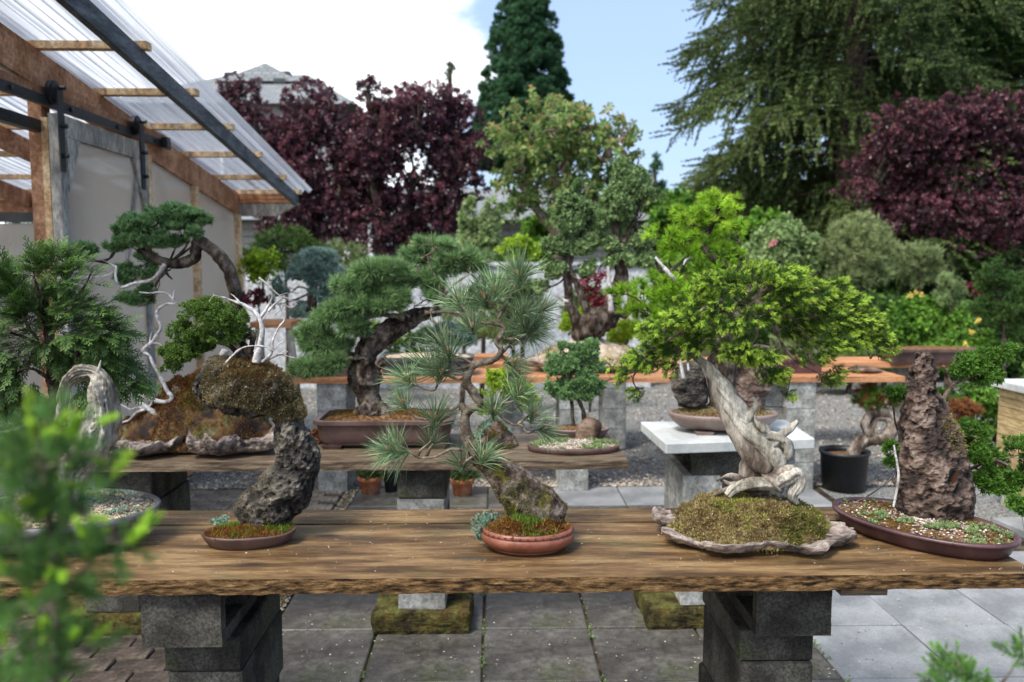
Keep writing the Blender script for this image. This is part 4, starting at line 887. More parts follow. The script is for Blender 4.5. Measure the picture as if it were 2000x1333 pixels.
mb.tube(path([(121, 780), (108, 830), (95, 870), (88, 900)], Y - .16), [.007, .006, .004, .002], 8, 20, disp=.004, dfreq=50)
part('deadwood', mb, G['dead'], t1, smooth=True)
mb = MB(); mb.tube(path([(170, 735), (150, 730), (132, 742), (120, 768), (117, 800)], Y - .155), [.011, .014, .013, .011, .006], 18, 40, disp=.006, dfreq=45, groove=.8); part('bark_strip', mb, G['dead_dark'], t1, smooth=True)
mb = MB(); mb.tube(path([(0, 845), (25, 842), (45, 832), (60, 826)], Y - .1), [.004, .0045, .003, .002], 7, 14); part('dead_branch', mb, G['dead'], t1, smooth=True)
mb = MB(); mb.tube(path([(150, 808), (153, 798), (150, 793)], Y - .16), [.003, .003, .001], 5, 6); part('dry_leaf', mb, G['shrub_rust'], t1)
pads = pads_w([(45, 545, 50, 34, 0), (105, 522, 60, 30, -.02), (150, 550, 45, 28, -.06), (25, 610, 35, 60, 0), (150, 615, 58, 32, -.08), (190, 650, 60, 32, -.08), (115, 660, 60, 38, .05), (35, 690, 45, 45, .04), (40, 780, 45, 45, .05), (205, 705, 48, 28, -.04), (245, 745, 40, 26, -.05), (175, 770, 40, 28, .07), (100, 600, 60, 45, .06), (150, 700, 60, 30, .08), (10, 560, 40, 55, .0), (10, 730, 30, 60, .0)], Y)
pp, dd = sample_pads(pads, 4400, 3, .3, noisef=20, cull=-.28); ax = np.array([P(95, 640, Y)]); out_ = pp - P(95, 660, Y + .02)
dd = norm(norm(out_) * 1.1 + dd * .5 + [0, -.25, -.15]); mb = MB(); scatter(mb, FR, pp, dd, .85, 5, .28, up=[0, -.35, 1]); part('foliage', mb, G['thuja'], t1, kind='stuff')

# --- 2: curved lava rock with cap of moss, juniper and white driftwood
c = PZ(488, 1037, .838) * [1, 1, 0] + [0, 0, BZ]
t2 = thing('bonsai_tree', c, 'juniper with silvery driftwood on a mushroom shaped lava rock in a small brown tray', 'bonsai', GB)
pot(c, .124, .082, [(.022, 0), (.018, .004), (.010, .014), (.002, .030), (.0, .036), (.006, .0365), (.009, .028)], G['pot_brown'], t2, rz=.18, wob=.0035)
V = soil(c, .114, .072, G['soil'], t2, rz=.18, mound=.012, z=.030)
Y = 2.27; S = Y / FPX
pts = path([(492, 1024, -.01), (528, 985, 0), (562, 955, 0), (580, 915, .0), (580, 880, .0), (568, 850, 0), (562, 822, 0), (553, 793, 0), (525, 770, 0), (485, 757, 0), (440, 752, 0), (405, 757, 0), (383, 764, 0)], Y)
RV, RD = rock_tube(pts, np.array([50, 53, 50, 42, 37, 32, 28, 38, 53, 58, 54, 40, 16]) * S, G['rock_lava'], t2, 150, 340, .0095, 20, 3, 1.05, pit=1.3, base=.55)
zc = P(0, 800, Y)[2]
cap = lambda V, D: (V[:, 2] > P(0, 815, Y)[2]) & (D[:, 2] > -.45) & (V[:, 0] > P(388, 0, Y)[0])
fuzz(RV, RD, G['moss_olive'], t2, 21000, .0050, .0012, cond=cap, seed=2, per=3, tf=lambda p: .45 + .4 * fbm(p, 25, 3, 2))
fuzz(RV, RD, G['moss_red'], t2, 2600, .007, .0011, cond=lambda V, D: cap(V, D) & (D[:, 2] > .35) & (np.abs(V[:, 0] - P(478, 0, Y)[0]) < .065), seed=4, per=3, tf=lambda p: .35 + .6 * fbm(p, 18, 2, 5))
fuzz(RV, RD, G['moss_olive'], t2, 1500, .004, .0011, cond=lambda V, D: (V[:, 2] < P(0, 930, Y)[2]) & (V[:, 0] < P(520, 0, Y)[0]), seed=6)
mb = MB(); k = RV[cap(RV, RD)]; pebbles(mb, k[rng.integers(0, len(k), 160)], .0028, .8, 9); part('grit', mb, G['pebble'], t2, kind='stuff')
q = pick(V, 2600, 4, .004, cond=lambda V: V[:, 1] < c[1] + .03); mb = MB(); blades(mb, q, UPV(len(q)), .010, .0013, 3, 4, .35, t=.4 + .5 * fbm(q, 30, 2, 3)); part('moss', mb, G['moss_red'], t2, kind='stuff')
q = pick(V, 2600, 6, .004); q = q[fbm(q, 20, 2, 21) > .0]; mb = MB(); blades(mb, q + [0, 0, .002], UPV(len(q)), .012, .0009, 4, 4, .45); part('moss_grass', mb, G['grass'], t2, kind='stuff')
q = PZ(430, 1018, .845) + rng.normal(0, 1, (60, 3)) * [.012, .012, .003]; mb = MB(); scatter(mb, SED, q, UPV(60), 1.0, 3, .4); part('stonecrop', mb, G['sedum'], t2, kind='stuff')
mb = MB()   # live trunk and branches
mb.tube(path([(500, 702, .02), (486, 690, .02), (470, 665, .02), (452, 640, .02), (430, 625, .02)], Y), [.014, .011, .009, .007, .005], 12, 40, disp=.004, dfreq=70)
mb.tube(path([(480, 702, .01), (462, 686), (440, 672), (400, 660), (365, 650)], Y), [.010, .008, .006, .005, .003], 10, 36, disp=.003, dfreq=70)
mb.tube(path([(486, 690), (494, 665), (492, 650), (475, 635)], Y), [.009, .008, .005, .003], 8, 24, disp=.003, dfreq=70)
part('trunk', mb, G['bark'], t2, smooth=True)
mb = MB()   # silvery dead trunk
mb.tube(path([(500, 708), (506, 680), (512, 655), (510, 632), (503, 616), (490, 604), (472, 594), (455, 588), (440, 582)], Y - .03), [.0115, .009, .0078, .0062, .006, .0052, .0045, .003, .0015], 12, 60, disp=.003, dfreq=60, groove=.6)
for pts, r in (([(508, 622), (520, 605), (527, 592), (533, 578), (530, 560), (524, 545)], .0045), ([(524, 608), (540, 592), (558, 582), (578, 592)], .003), ([(506, 543), (524, 558), (545, 577), (562, 585), (580, 594)], .0026), ([(580, 594), (570, 602), (555, 597), (548, 606), (530, 619)], .0028), ([(512, 708), (530, 690), (533, 665), (545, 640), (556, 625), (550, 610), (546, 596)], .0042), ([(530, 690), (545, 672), (556, 665)], .002), ([(505, 706), (524, 702), (545, 693), (560, 696), (575, 700)], .004), ([(470, 594), (458, 580), (450, 574)], .0022), ([(455, 589), (462, 583), (468, 588)], .0014), ([(432, 718), (470, 682), (505, 676), (530, 683), (546, 692), (560, 690)], .0026), ([(528, 590), (532, 600), (531, 620)], .0012), ([(545, 693), (556, 686), (562, 688)], .002), ([(443, 583), (430, 580), (418, 578), (408, 590)], .0022), ([(418, 578), (416, 574)], .0012), ([(548, 577), (560, 573), (566, 577)], .0012), ([(526, 548), (522, 538), (520, 536)], .0012)):
    mb.tube(path(pts, Y - .03 + random.uniform(-.01, .01)), np.linspace(r, r * .4, len(pts)), 8, 8 * len(pts), disp=.0012, dfreq=90)
part('deadwood', mb, G['dead_white'], t2, smooth=True)
pads = pads_w([(395, 610, 50, 24), (425, 625, 60, 32), (370, 650, 42, 26), (355, 690, 42, 24), (440, 655, 52, 24), (395, 670, 40, 22, .05), (475, 655, 26, 16), (335, 720, 22, 15), (410, 595, 32, 13)], Y)
JC = [t_clump(13, .0125, .0015, s, 80) for s in range(4)]
pp, dd = sample_pads(pads, 40000, 5, .4, noisef=55, cull=-.02); mb = MB(); scatter(mb, JC, pp, dd, .75, 5, .3); part('foliage', mb, G['juniper'], t2, kind='stuff')
mb = MB(); twigs(mb, pads, path([(430, 625), (400, 660), (455, 645)], Y), .0032, 5, 4, .0007); part('branches', mb, G['bark'], t2, smooth=True)

# --- 3: black pine in a round red drum pot
c = PZ(1031, 1034, .855) * [1, 1, 0] + [0, 0, BZ]
t3 = thing('bonsai_tree', c, 'twisting black pine with long needle tufts in a round red clay pot', 'bonsai', GB)
pot(c, .126, .094, [(.032, 0), (.030, .005), (.034, .006), (.018, .010), (.004, .024), (.0, .036), (.003, .044), (.006, .047), (.0045, .0475), (.0035, .049), (.0055, .058), (.0135, .0585), (.016, .046)], G['pot_red'], t3, feet=None)
nail = bevel_box(.0042, .0042, .0030, .0013, 2, 'rim_stud', G['pot_red']); nail.materials.clear(); nail.materials.append(G['pot_grey'])
for k in range(38):
    a = 2 * math.pi * (k + .3) / 38; inst('rim_stud', nail, c + [(.126 - .0042) * math.cos(a), (.094 - .0042) * math.sin(a), .0522], 0, t3, rot=(math.pi / 2, 0, a + math.pi / 2))
V = soil(c, .108, .078, G['soil'], t3, mound=.024, z=.050)
Y = 2.2; S = Y / FPX
tp = path([(1085, 1022), (1055, 1000), (1030, 975), (1000, 945), (968, 915), (942, 890), (925, 873)], Y); rr_ = np.array([40, 50, 45, 38, 27, 20, 15]) * S
mb = MB(); mb.tube(tp, rr_, 48, 130, disp=.0115, dfreq=34, doct=5, groove=.7, ds=4); TV = mb.v[0].copy(); part('trunk', mb, G['bark_mossy'], t3, smooth=True)
cc, _ = spline(tp, rr_, 130); TD = norm(TV - np.vstack([np.repeat(cc, 48, 0), cc[:1], cc[-1:]]))
fuzz(TV, TD, G['moss_green'], t3, 2600, .004, .0009, cond=lambda V, D: (fbm(V, 18, 2, 31) > .15) & (V[:, 2] < P(0, 935, Y)[2]), seed=3, per=3, tf=lambda p: .5 + .4 * fbm(p, 25, 2, 6))
fuzz(TV, TD, G['moss_olive'], t3, 2200, .003, .001, cond=lambda V, D: (V[:, 2] < P(0, 900, Y)[2]) & (fbm(V, 24, 2, 55) > .05), seed=8, per=3)
mb = MB(); main = [(930, 880), (917, 865), (908, 830), (911, 808), (923, 797), (936, 790), (926, 770), (912, 748), (915, 726), (930, 712), (955, 706), (972, 698), (978, 682), (970, 668), (980, 652), (983, 638), (968, 633), (948, 631)]
rr2 = np.array([17, 14, 13, 11, 11, 10, 11, 11, 10, 9, 8.5, 8, 7, 6.5, 6.5, 6, 5, 4.5]) * S * .82
mb.tube(path(main, Y), rr2, 16, 170, disp=.0022, dfreq=90, doct=3); mb.tube(path([(913, 808), (904, 795), (898, 790)], Y), [.012, .009, .006], 10, 12, disp=.003, dfreq=80); part('trunk', mb, G['bark_thin'], t3, smooth=True)
brs = [([(948, 631), (930, 628), (915, 612), (900, 597)], 0), ([(978, 636), (974, 622), (978, 611), (965, 598), (950, 587)], -.02), ([(978, 612), (992, 590), (1006, 560), (1014, 545)], .02), ([(984, 662), (1000, 663), (1016, 660), (1030, 648), (1040, 640)], .01), ([(1012, 662), (1022, 668), (1035, 657)], .03), ([(924, 712), (905, 701), (888, 696), (872, 682), (860, 668)], -.01), ([(912, 738), (895, 742), (880, 736), (864, 733)], .03), ([(856, 736), (853, 755), (845, 763), (825, 758), (806, 748)], .0), ([(915, 728), (898, 716), (888, 700), (870, 690)], .04), ([(930, 785), (950, 795), (965, 800), (985, 820), (1003, 830), (1018, 832), (1030, 845), (1046, 840)], 0), ([(1010, 830), (1025, 818), (1040, 808)], .03), ([(898, 790), (880, 805), (862, 822), (850, 822)], -.01), ([(870, 812), (840, 820), (812, 815), (796, 800), (790, 790)], .03), ([(905, 880), (880, 878), (868, 884), (850, 892), (830, 895), (815, 893), (800, 882), (782, 872)], -.03), ([(832, 893), (838, 880), (845, 868)], -.03), ([(815, 892), (822, 880), (842, 862)], -.02), ([(955, 790), (1000, 785), (1012, 772)], .05), ([(975, 690), (990, 705), (1000, 712)], .02), ([(930, 890), (915, 898), (905, 908)], -.05), ([(940, 895), (948, 885)], -.04), ([(972, 700), (990, 680), (1010, 668), (1022, 640)], .03), ([(925, 713), (900, 720), (870, 725)], -.03)]
mb = MB()
for pts, dy in brs: mb.tube(path([(x, y, dy * i / (len(pts) - 1)) for i, (x, y) in enumerate(pts)], Y), np.linspace(.0046, .0024, len(pts)), 8, 8 * len(pts), disp=.0016, dfreq=110)
part('branches', mb, G['bark_thin'], t3, smooth=True)
tufts = [(1014, 540, 0, -1, 1.05), (946, 583, -.35, -1, 1.1), (896, 590, -.5, -1, 1.05), (1020, 606, .2, -1, 1.0), (1024, 636, -.2, -1, .9), (1042, 640, .8, -.5, 1.05), (968, 570, .1, -1, 1.0), (857, 668, -.5, -.8, 1.05), (838, 716, -.6, -.8, 1.05), (862, 732, .2, -1, 1.05), (796, 742, -.8, -.6, 1.0), (787, 790, -.6, -.9, 1.0), (850, 818, .2, -1, 1.05), (774, 868, -.5, -1, 1.05), (762, 882, -1, -.3, 1.0), (782, 886, -.8, .2, .85), (843, 864, .2, -1, 1.1), (963, 806, -.1, -1, 1.1), (1042, 812, .3, -1, 1.05), (1060, 840, 1, .0, 1.15), (1012, 768, .5, -1, .95), (905, 910, 0, -1, 1.1), (946, 892, .5, -1, 1.0), (1000, 712, .8, .2, 1.0), (1000, 655, .5, -.6, .9), (876, 690, -.2, -1, .9), (1003, 730, .9, -.2, .9), (1040, 655, 1, .3, .9), (922, 640, -.3, -1, .8), (868, 722, -.9, -.1, .8), (1060, 606, .9, -.5, .85)]
TU = [t_tuft(96, .090, .0010, 8, 78, s, .03, 2, .05, 1.0) for s in range(4)]
CA = MB()
for k, (px_, py_, dx, dyy, sc) in enumerate(tufts):
    yy = Y + ((k * 37) % 11 - 5) * .009; b = P(px_, py_, yy); mb = MB(); scatter(mb, TU, [b], [[dx, -.28, -dyy * .9 + .1]], 1.0 * sc, 60 + k)
    tf = part('needle_tuft', mb, G['pine_black'], t3); cb = MB(); d = norm(np.array([dx * .5, -.2, 1.0 - max(0, dyy)]))
    for j in range(3):
        e = b + d * .013 + rng.normal(0, .003, 3); cb.tube([b, b + (e - b) * 1.5], [.0026, .0009], 5, 3, up=(1, 0, 0))
    scatter(cb, t_tuft(22, .020, .0010, 0, 50, 3), [b], [d], 1, 3); part('candle', cb, G['candle'], tf)
q = PZ(955, 1018, .862) + rng.normal(0, 1, (170, 3)) * [.017, .018, .009]; q[:60] = PZ(942, 1040, .845) + rng.normal(0, 1, (60, 3)) * [.010, .008, .014]
mb = MB(); scatter(mb, [t_tuft(22, .009, .0018, 5, 85, s, .006, tlo=.3, thi=1) for s in range(3)], q, norm(UPV(170) + [-.3, -.4, 0]), 1.0, 7, .4); part('stonecrop', mb, G['sedum'], t3, kind='stuff')
q = pick(V, 1500, 4, .005, cond=lambda V: V[:, 1] < c[1] + .05); mb = MB(); blades(mb, q + [0, 0, .006], UPV(len(q)), .009, .002, 4, 9, .7, t=.3 + .5 * fbm(q, 30, 2, 3)); part('moss', mb, G['moss_red'], t3, kind='stuff')
q = pick(V, 1300, 7, .005); q = q[fbm(q, 22, 2, 77) > .1]; mb = MB(); blades(mb, q + [0, 0, .006], UPV(len(q)), .016, .0011, 5, 9, .5); part('moss_grass', mb, G['grass'], t3, kind='stuff')

# --- 4: spruce with driftwood trunk on a rock slab
cpt = PZ(1468, 1022, BZ)
t4 = thing('bonsai_tree', cpt, 'spreading lime tipped spruce with bleached driftwood trunk on a ragged mossy rock slab', 'bonsai', GB)
Y = 2.24; S = Y / FPX
def plate(cx, cy, a, b, z0, m, parent, seed=0, rim=.02, th=.03, n=150, rings=26, ragg=.12, name='rock_slab'):
    """ragged slab: raised wavy rim, dished middle, tapering underneath"""
    t = np.linspace(0, 2 * math.pi, n, endpoint=False); er = 1 + ragg * fbm(np.stack([np.cos(t) * 1.6, np.sin(t) * 1.6, 0 * t], 1), 1.3, 4, seed, .6)
    rimz = rim * (1 + .7 * fbm(np.stack([np.cos(t) * 2, np.sin(t) * 2, 0 * t], 1), 1.6, 3, seed + 5)); V = []; prof = [(.38, 0), (.55, .004), (.76, th * .30), (.92, th * .62), (1.0, 'r0'), (.995, 'r1'), (.95, 'r2'), (.86, 'r3'), (.7, 'r4'), (.5, 'r4'), (.25, 'r4'), (.02, 'r4')]
    for s_, z in prof:
        if z == 'r0': zz = th + rimz * .5
        elif z == 'r1': zz = th + rimz
        elif z == 'r2': zz = th + rimz * .95
        elif z == 'r3': zz = th + rimz * .5
        elif z == 'r4': zz = th + 0 * rimz + .002
        else: zz = z + 0 * t
        wv = rim * .8 * np.clip(s_ - .7, 0, .3) / .3 * fbm(np.stack([np.cos(t) * 2.4, np.sin(t) * 2.4, 0 * t], 1), 1.7, 3, seed + 15); V.append(np.stack([cx + a * s_ * er * np.cos(t), cy + b * s_ * er * np.sin(t), z0 + zz + wv], 1))
    # subdivide the profile
    V = np.array(V); k = np.linspace(0, len(V) - 1, rings * 2); i0 = np.clip(np.floor(k).astype(int), 0, len(V) - 2); f = (k - i0)[:, None, None]; V = V[i0] * (1 - f) + V[i0 + 1] * f
    R_ = len(V); fl = V.reshape(-1, 3); h = fbm(fl, 42, 5, seed, .6); fl = fl + np.stack([np.tile(np.cos(t), R_), np.tile(np.sin(t), R_), np.full(R_ * n, .8)], 1) * (h * .0055)[:, None]; fl[:, 2] = np.maximum(fl[:, 2], z0 + .001)
    i = np.arange(R_ - 1)[:, None] * n; j = np.arange(n)[None]; jn = (j + 1) % n; mb = MB(); mb.add(fl, [np.stack([i + j, i + jn, i + n + jn, i + n + j], -1).reshape(-1, 4), [tuple(range(n - 1, -1, -1))], [tuple((R_ - 1) * n + np.arange(n))]], t=np.clip(.6 + h * .4, 0, 1))
    part(name, mb, m, parent, smooth=True)
def mound(cx, cy, a, b, z0, h, m, parent, seed=0, pw=1.6, amp=.008, name='moss_mound', fr=22, n=90, rings=40, lumps=None):
    t = np.linspace(0, 2 * math.pi, n, endpoint=False); s_ = np.linspace(0, 1, rings)[:, None]; er = 1 + .10 * fbm(np.stack([np.cos(t) * 1.6, np.sin(t) * 1.6, 0 * t], 1), 1.5, 3, seed)
    X = cx + a * s_ * er * np.cos(t); Y_ = cy + b * s_ * er * np.sin(t); Z = z0 + h * (1 - s_ ** pw) ** .75 + 0 * X; V = np.stack([X, Y_, Z], -1).reshape(-1, 3)
    if lumps:
        for lx, ly, lr, lh in lumps: V[:, 2] += lh * np.exp(-((V[:, 0] - lx) ** 2 + (V[:, 1] - ly) ** 2) / lr ** 2) * np.clip((1 - np.repeat(s_[:, 0], n)) * 5, 0, 1)
    V[:, 2] += amp * fbm(V, fr, 5, seed, .6) * np.clip((1 - np.repeat(s_[:, 0], n)) * 8, .15, 1); V[:, 2] = np.maximum(V[:, 2], z0)
    hh = fbm(V, fr, 5, seed, .6); i = np.arange(rings - 1)[:, None] * n; j = np.arange(n)[None]; jn = (j + 1) % n; mb = MB(); mb.add(V, np.stack([i + j, i + n + j, i + n + jn, i + jn], -1).reshape(-1, 4), t=np.clip(.5 + .4 * hh, 0, 1)); part(name, mb, m, parent, smooth=True)
    g = norm(np.stack([(V[:, 0] - cx) / a ** 2 * h, (V[:, 1] - cy) / b ** 2 * h, np.ones(len(V))], 1)); return V, g
xw = lambda px, y=2.24: P(px, 700, y)[0]
plate(xw(1468), 2.205, .243, .172, BZ, G['rock_tan'], t4, 4, rim=.014, th=.022, ragg=.17)
plate(xw(1610), 2.21, .075, .07, BZ + .010, G['rock_tan'], t4, 9, rim=.005, th=.014, n=70, rings=14); plate(xw(1318), 2.27, .05, .05, BZ + .016, G['rock_tan'], t4, 12, rim=.008, th=.03, n=60, rings=14)
MV, MD = mound(xw(1464), 2.22, .228, .152, BZ + .018, .102, G['ground_dry'], t4, 6, pw=2.4, amp=.011, fr=38, name='soil_mound')
tm = lambda p: .45 + .35 * fbm(p, 16, 3, 14) + .45 * vn(p * 90, 5)
fuzz(MV, MD, G['moss_dry'], t4, 26000, .0085, .0016, cond=lambda V, D: (fbm(V, 14, 3, 3) > -.55) & (((V[:, 0] - xw(1500)) / .09) ** 2 + ((V[:, 1] - 2.24) / .06) ** 2 + .5 * vn(V * 40, 3) > 1), seed=3, per=3, spread=.7, tf=tm)
fuzz(MV, MD, G['moss_green'], t4, 7500, .0085, .0015, cond=lambda V, D: ((V[:, 0] > xw(1568)) & (fbm(V, 12, 2, 23) > -.45)) | (fbm(V, 13, 2, 23) > .42), seed=5, per=3, spread=.7, tf=tm)
mb = MB(); k = MV[(MV[:, 2] > BZ + .05)]; pebbles(mb, k[rng.integers(0, len(k), 120)] + [0, 0, .003], .0045, .7, 4); part('grit', mb, G['pebble'], t4, kind='stuff')
mb = MB()
mb.tube(path([(1516, 945), (1512, 925), (1500, 895), (1480, 868), (1458, 845), (1440, 815), (1424, 785), (1408, 758), (1392, 733), (1378, 712), (1362, 700), (1346, 690)], Y), np.array([20, 27, 34, 34, 30, 26, 23, 20, 14, 9, 6, 2]) * S, 72, 260, disp=.0078, dfreq=30, doct=5, groove=1.15, ds=5, ell=.8)
mb.tube(path([(1452, 825), (1468, 806), (1477, 790), (1470, 777)], Y - .02), [.016, .010, .008, .004], 14, 30, disp=.0025, dfreq=40, groove=.8, ell=.7)
mb.tube(path([(1490, 852, -.02), (1510, 850, -.03), (1532, 862, -.03), (1540, 888, -.02), (1528, 905, 0)], Y), [.008, .012, .014, .015, .010], 22, 60, disp=.006, dfreq=36, doct=5, groove=1, ell=.75)
mb.tube(path([(1505, 868), (1528, 848), (1545, 836), (1558, 823)], Y - .03), [.013, .013, .011, .006], 16, 40, disp=.006, dfreq=40, groove=1, ell=.45)
mb.tube(path([(1492, 842), (1478, 826), (1474, 812)], Y - .03), [.010, .007, .002], 8, 14, disp=.004, dfreq=40)
part('driftwood_trunk', mb, G['dead'], t4, smooth=True)
mb = MB(); mb.tube(path([(1420, 968), (1438, 952), (1470, 945), (1505, 946), (1535, 937), (1555, 928), (1560, 945), (1548, 965), (1556, 985)], Y - .05), np.array([6, 10, 12, 12, 13, 12, 12, 10, 4]) * S, 40, 150, disp=.006, dfreq=34, doct=4, groove=1.0); part('driftwood_root', mb, G['dead'], t4, smooth=True)
mb = MB()
mb.tube(path([(1478, 950, .02), (1470, 920, .02), (1480, 890, .03), (1478, 875, .03)], Y), np.array([38, 30, 24, 10]) * S, 26, 50, disp=.010, dfreq=30, doct=4, groove=1)
mb.tube(path([(1505, 945, -.03), (1520, 930, -.03), (1540, 920, -.04), (1552, 915, -.04)], Y), np.array([30, 20, 12, 8]) * S, 18, 30, disp=.007, dfreq=36)
mb.tube(path([(1495, 915, -.01), (1475, 895, -.015), (1450, 868, -.01), (1430, 835, -.005), (1415, 805, 0), (1402, 775, .0), (1390, 745, .0), (1385, 725, .0)], Y), np.array([22, 20, 17, 14, 12, 11, 9, 7]) * S, 16, 60, disp=.004, dfreq=45, groove=.8) 
for pts in ([(1470, 948), (1445, 935), (1420, 930), (1400, 940)], [(1465, 955), (1440, 950), (1415, 958), (1395, 968)], [(1450, 945), (1425, 945), (1412, 938)], [(1500, 955), (1480, 965), (1450, 972)]):
    mb.tube(path(pts, Y - .03), [.010, .009, .007, .003], 10, 24, disp=.004, dfreq=60)
part('root_flare', mb, G['dead_dark'], t4, smooth=True)
# live limbs
mb = MB()
LB = [([(1385, 735, .01), (1392, 705, .03), (1412, 670, .04), (1440, 640, .04), (1465, 600, .03), (1490, 570, .02), (1530, 555, 0), (1562, 552, -.02), (1590, 565, -.03), (1612, 578, -.04), (1640, 588, -.04), (1675, 620, -.05), (1700, 632, -.05), (1728, 665, -.05)], .0135), ([(1440, 640, .03), (1420, 610), (1395, 600), (1365, 615), (1345, 640)], .008), ([(1410, 585, -.04), (1395, 595, -.05), (1380, 600, -.05), (1360, 612, -.05), (1330, 622, -.05), (1300, 640, -.04), (1287, 655, -.03)], .006), ([(1410, 586, -.03), (1400, 605, -.04), (1370, 617, -.04), (1345, 635, -.04), (1318, 655, -.04), (1298, 670, -.03)], .006), ([(1465, 600, .03), (1480, 590, -.02), (1498, 600, -.03), (1510, 620, -.04), (1520, 660, -.04), (1510, 690, -.04)], .008), ([(1478, 640, -.02), (1478, 660, -.03), (1465, 675, -.04)], .004), ([(1290, 672), (1262, 700), (1245, 722), (1210, 735), (1180, 745)], .005), ([(1345, 640, -.02), (1320, 660), (1285, 690), (1262, 715)], .0055), ([(1610, 578, -.04), (1600, 592, -.05), (1597, 606, -.05)], .006), ([(1520, 660), (1540, 690), (1560, 710), (1600, 730), (1620, 745)], .004), ([(1640, 590), (1660, 640), (1690, 680), (1700, 700)], .004), ([(1500, 600), (1545, 620), (1580, 660), (1600, 690)], .005), ([(1430, 700), (1440, 690), (1475, 680), (1500, 685)], .004), ([(1500, 620, -.02), (1530, 680), (1545, 720), (1540, 760)], .004)]
for pts, r in LB: mb.tube(path(pts, Y), np.linspace(r, r * .35, len(pts)), 10, 9 * len(pts), disp=r * .35, dfreq=60)
LBM = mb
PD = [(1500, 545, 80, 26, -.02), (1415, 560, 55, 28, -.04), (1385, 600, 55, 25, -.02), (1340, 590, 20, 12, 0), (1560, 575, 60, 28, -.04), (1620, 560, 28, 14, -.02), (1645, 590, 40, 20, -.03), (1600, 620, 70, 30, -.03), (1680, 630, 45, 25, -.05), (1700, 670, 40, 26, -.05), (1640, 665, 55, 30, -.04), (1580, 690, 40, 40, -.01), (1520, 600, 60, 30, .04), (1480, 615, 45, 20, -.05), (1350, 625, 55, 22, -.03), (1300, 650, 50, 26, -.02), (1330, 680, 55, 26, .0), (1270, 700, 48, 26, 0), (1300, 715, 40, 18, 0), (1210, 735, 40, 20, 0), (1190, 708, 20, 12, 0), (1250, 765, 16, 12, 0), (1440, 635, 35, 18, -.06), (1365, 660, 45, 20, .03), (1440, 680, 50, 22, -.05), (1480, 690, 45, 20, -.04), (1510, 725, 40, 16, .0), (1600, 740, 28, 10, 0), (1530, 765, 10, 14, 0), (1720, 690, 24, 20, -.04), (1450, 585, 40, 22, .05), (1550, 640, 50, 30, .06), (1640, 720, 25, 20, -.02), (1400, 640, 45, 24, .07)]
pads = pads_w(PD, Y)
pp, dd = sample_pads([(c_, R * [.9, .9, .72]) for c_, R in pads], 4600, 8, .35, noisef=24, cull=-.22); s0 = P(1450, 620, Y); out_ = norm((pp - s0) * [1, 1, .4])
dd = norm(dd * .45 + out_ * .9 + [0, -.12, -.15]); TW = [t_twig(70, .032, .0100, .00065, s, .0, 52) for s in range(3)]
mb = MB(); scatter(mb, TW, pp, dd, .95, 5, .35); part('foliage', mb, G['spruce'], t4, kind='stuff')
i = rng.permutation(len(pp))[:int(len(pp) * .95)]; NT = [t_tuft(26 + 5 * s, .010 + .0016 * s, .0010, 0, 50 + 5 * s, s, .012, 1, 1.0, 1.35) for s in range(4)]
mb = MB(); scatter(mb, NT, pp[i] + dd[i] * .031, norm(dd[i] + [0, -.1, -.1]), 1.0, 9, .25, toff=.03 + .17 * vn(pp[i] * 40, 3)); part('new_growth', mb, G['spruce'], t4, kind='stuff')
twigs(LBM, [pads[k] for k in range(len(pads))], np.vstack([path([q_[:2] for q_ in pts], Y) for pts, r in LB]), .0030, 6, 3, .0009, 5); part('branches', LBM, G['bark_thin'], t4, smooth=True)

# --- 5: juniper trained against a tall rock in an oval purple pot
c = np.array([1.185, 2.212, BZ]); rz5 = math.radians(-55)
t5 = thing('bonsai_tree', c, 'juniper behind a tall pitted brown rock in an oval purple brown pot', 'bonsai', GB)
pot(c + [0, 0, .0], .252, .158, [(.032, 0), (.030, .006), (.020, .012), (.012, .036), (.012, .040), (.0, .041), (-.001, .050), (.012, .052), (.017, .044)], G['pot_purple'], t5, rz=rz5)
V = soil(c, .234, .141, G['soil'], t5, rz=rz5, mound=.008, z=.042, amp=.003)
Y = 2.27; S = Y / FPX
RV, RD = rock_tube(path([(1832, 1035, -.0), (1828, 1000, .0), (1824, 955, .0), (1820, 900, 0), (1812, 850, 0), (1806, 812, 0), (1800, 775, 0), (1803, 740, 0), (1804, 712, 0), (1804, 688, 0)], Y), np.array([56, 72, 75, 68, 59, 48, 36, 29, 24, 14]) * S, G['rock_brown'], t5, 180, 340, .0088, 22, 11, .8, pit=1.2, base=.56)
fuzz(RV, RD, G['moss_dry'], t5, 900, .005, .0009, cond=lambda V, D: (np.abs(V[:, 2] - P(0, 850, Y)[2]) < .05) & (D[:, 0] > .3) & (D[:, 1] < .2), seed=5, per=3)
mb = MB(); q = pick(V, 3000, 3, .004); pebbles(mb, q[:1100] + [0, 0, .002], .0038, .7, 5); part('pebbles', mb, G['pebble'], t5, kind='stuff')
q = pick(V, 2600, 5, .004); q = q[fbm(q, 22, 2, 41) > .22]; mb = MB(); scatter(mb, SED, q + [0, 0, .004], UPV(len(q)), 1.1, 4, .3); part('stonecrop', mb, G['shrub_pale'], t5, kind='stuff')
q = pick(V, 3000, 15, .004); q = q[fbm(q, 15, 2, 49) > .0]; mb = MB(); blades(mb, q + [0, 0, .002], UPV(len(q)), .006, .0012, 4, 4, .6); part('moss', mb, G['moss_red'], t5, kind='stuff')
mb = MB()
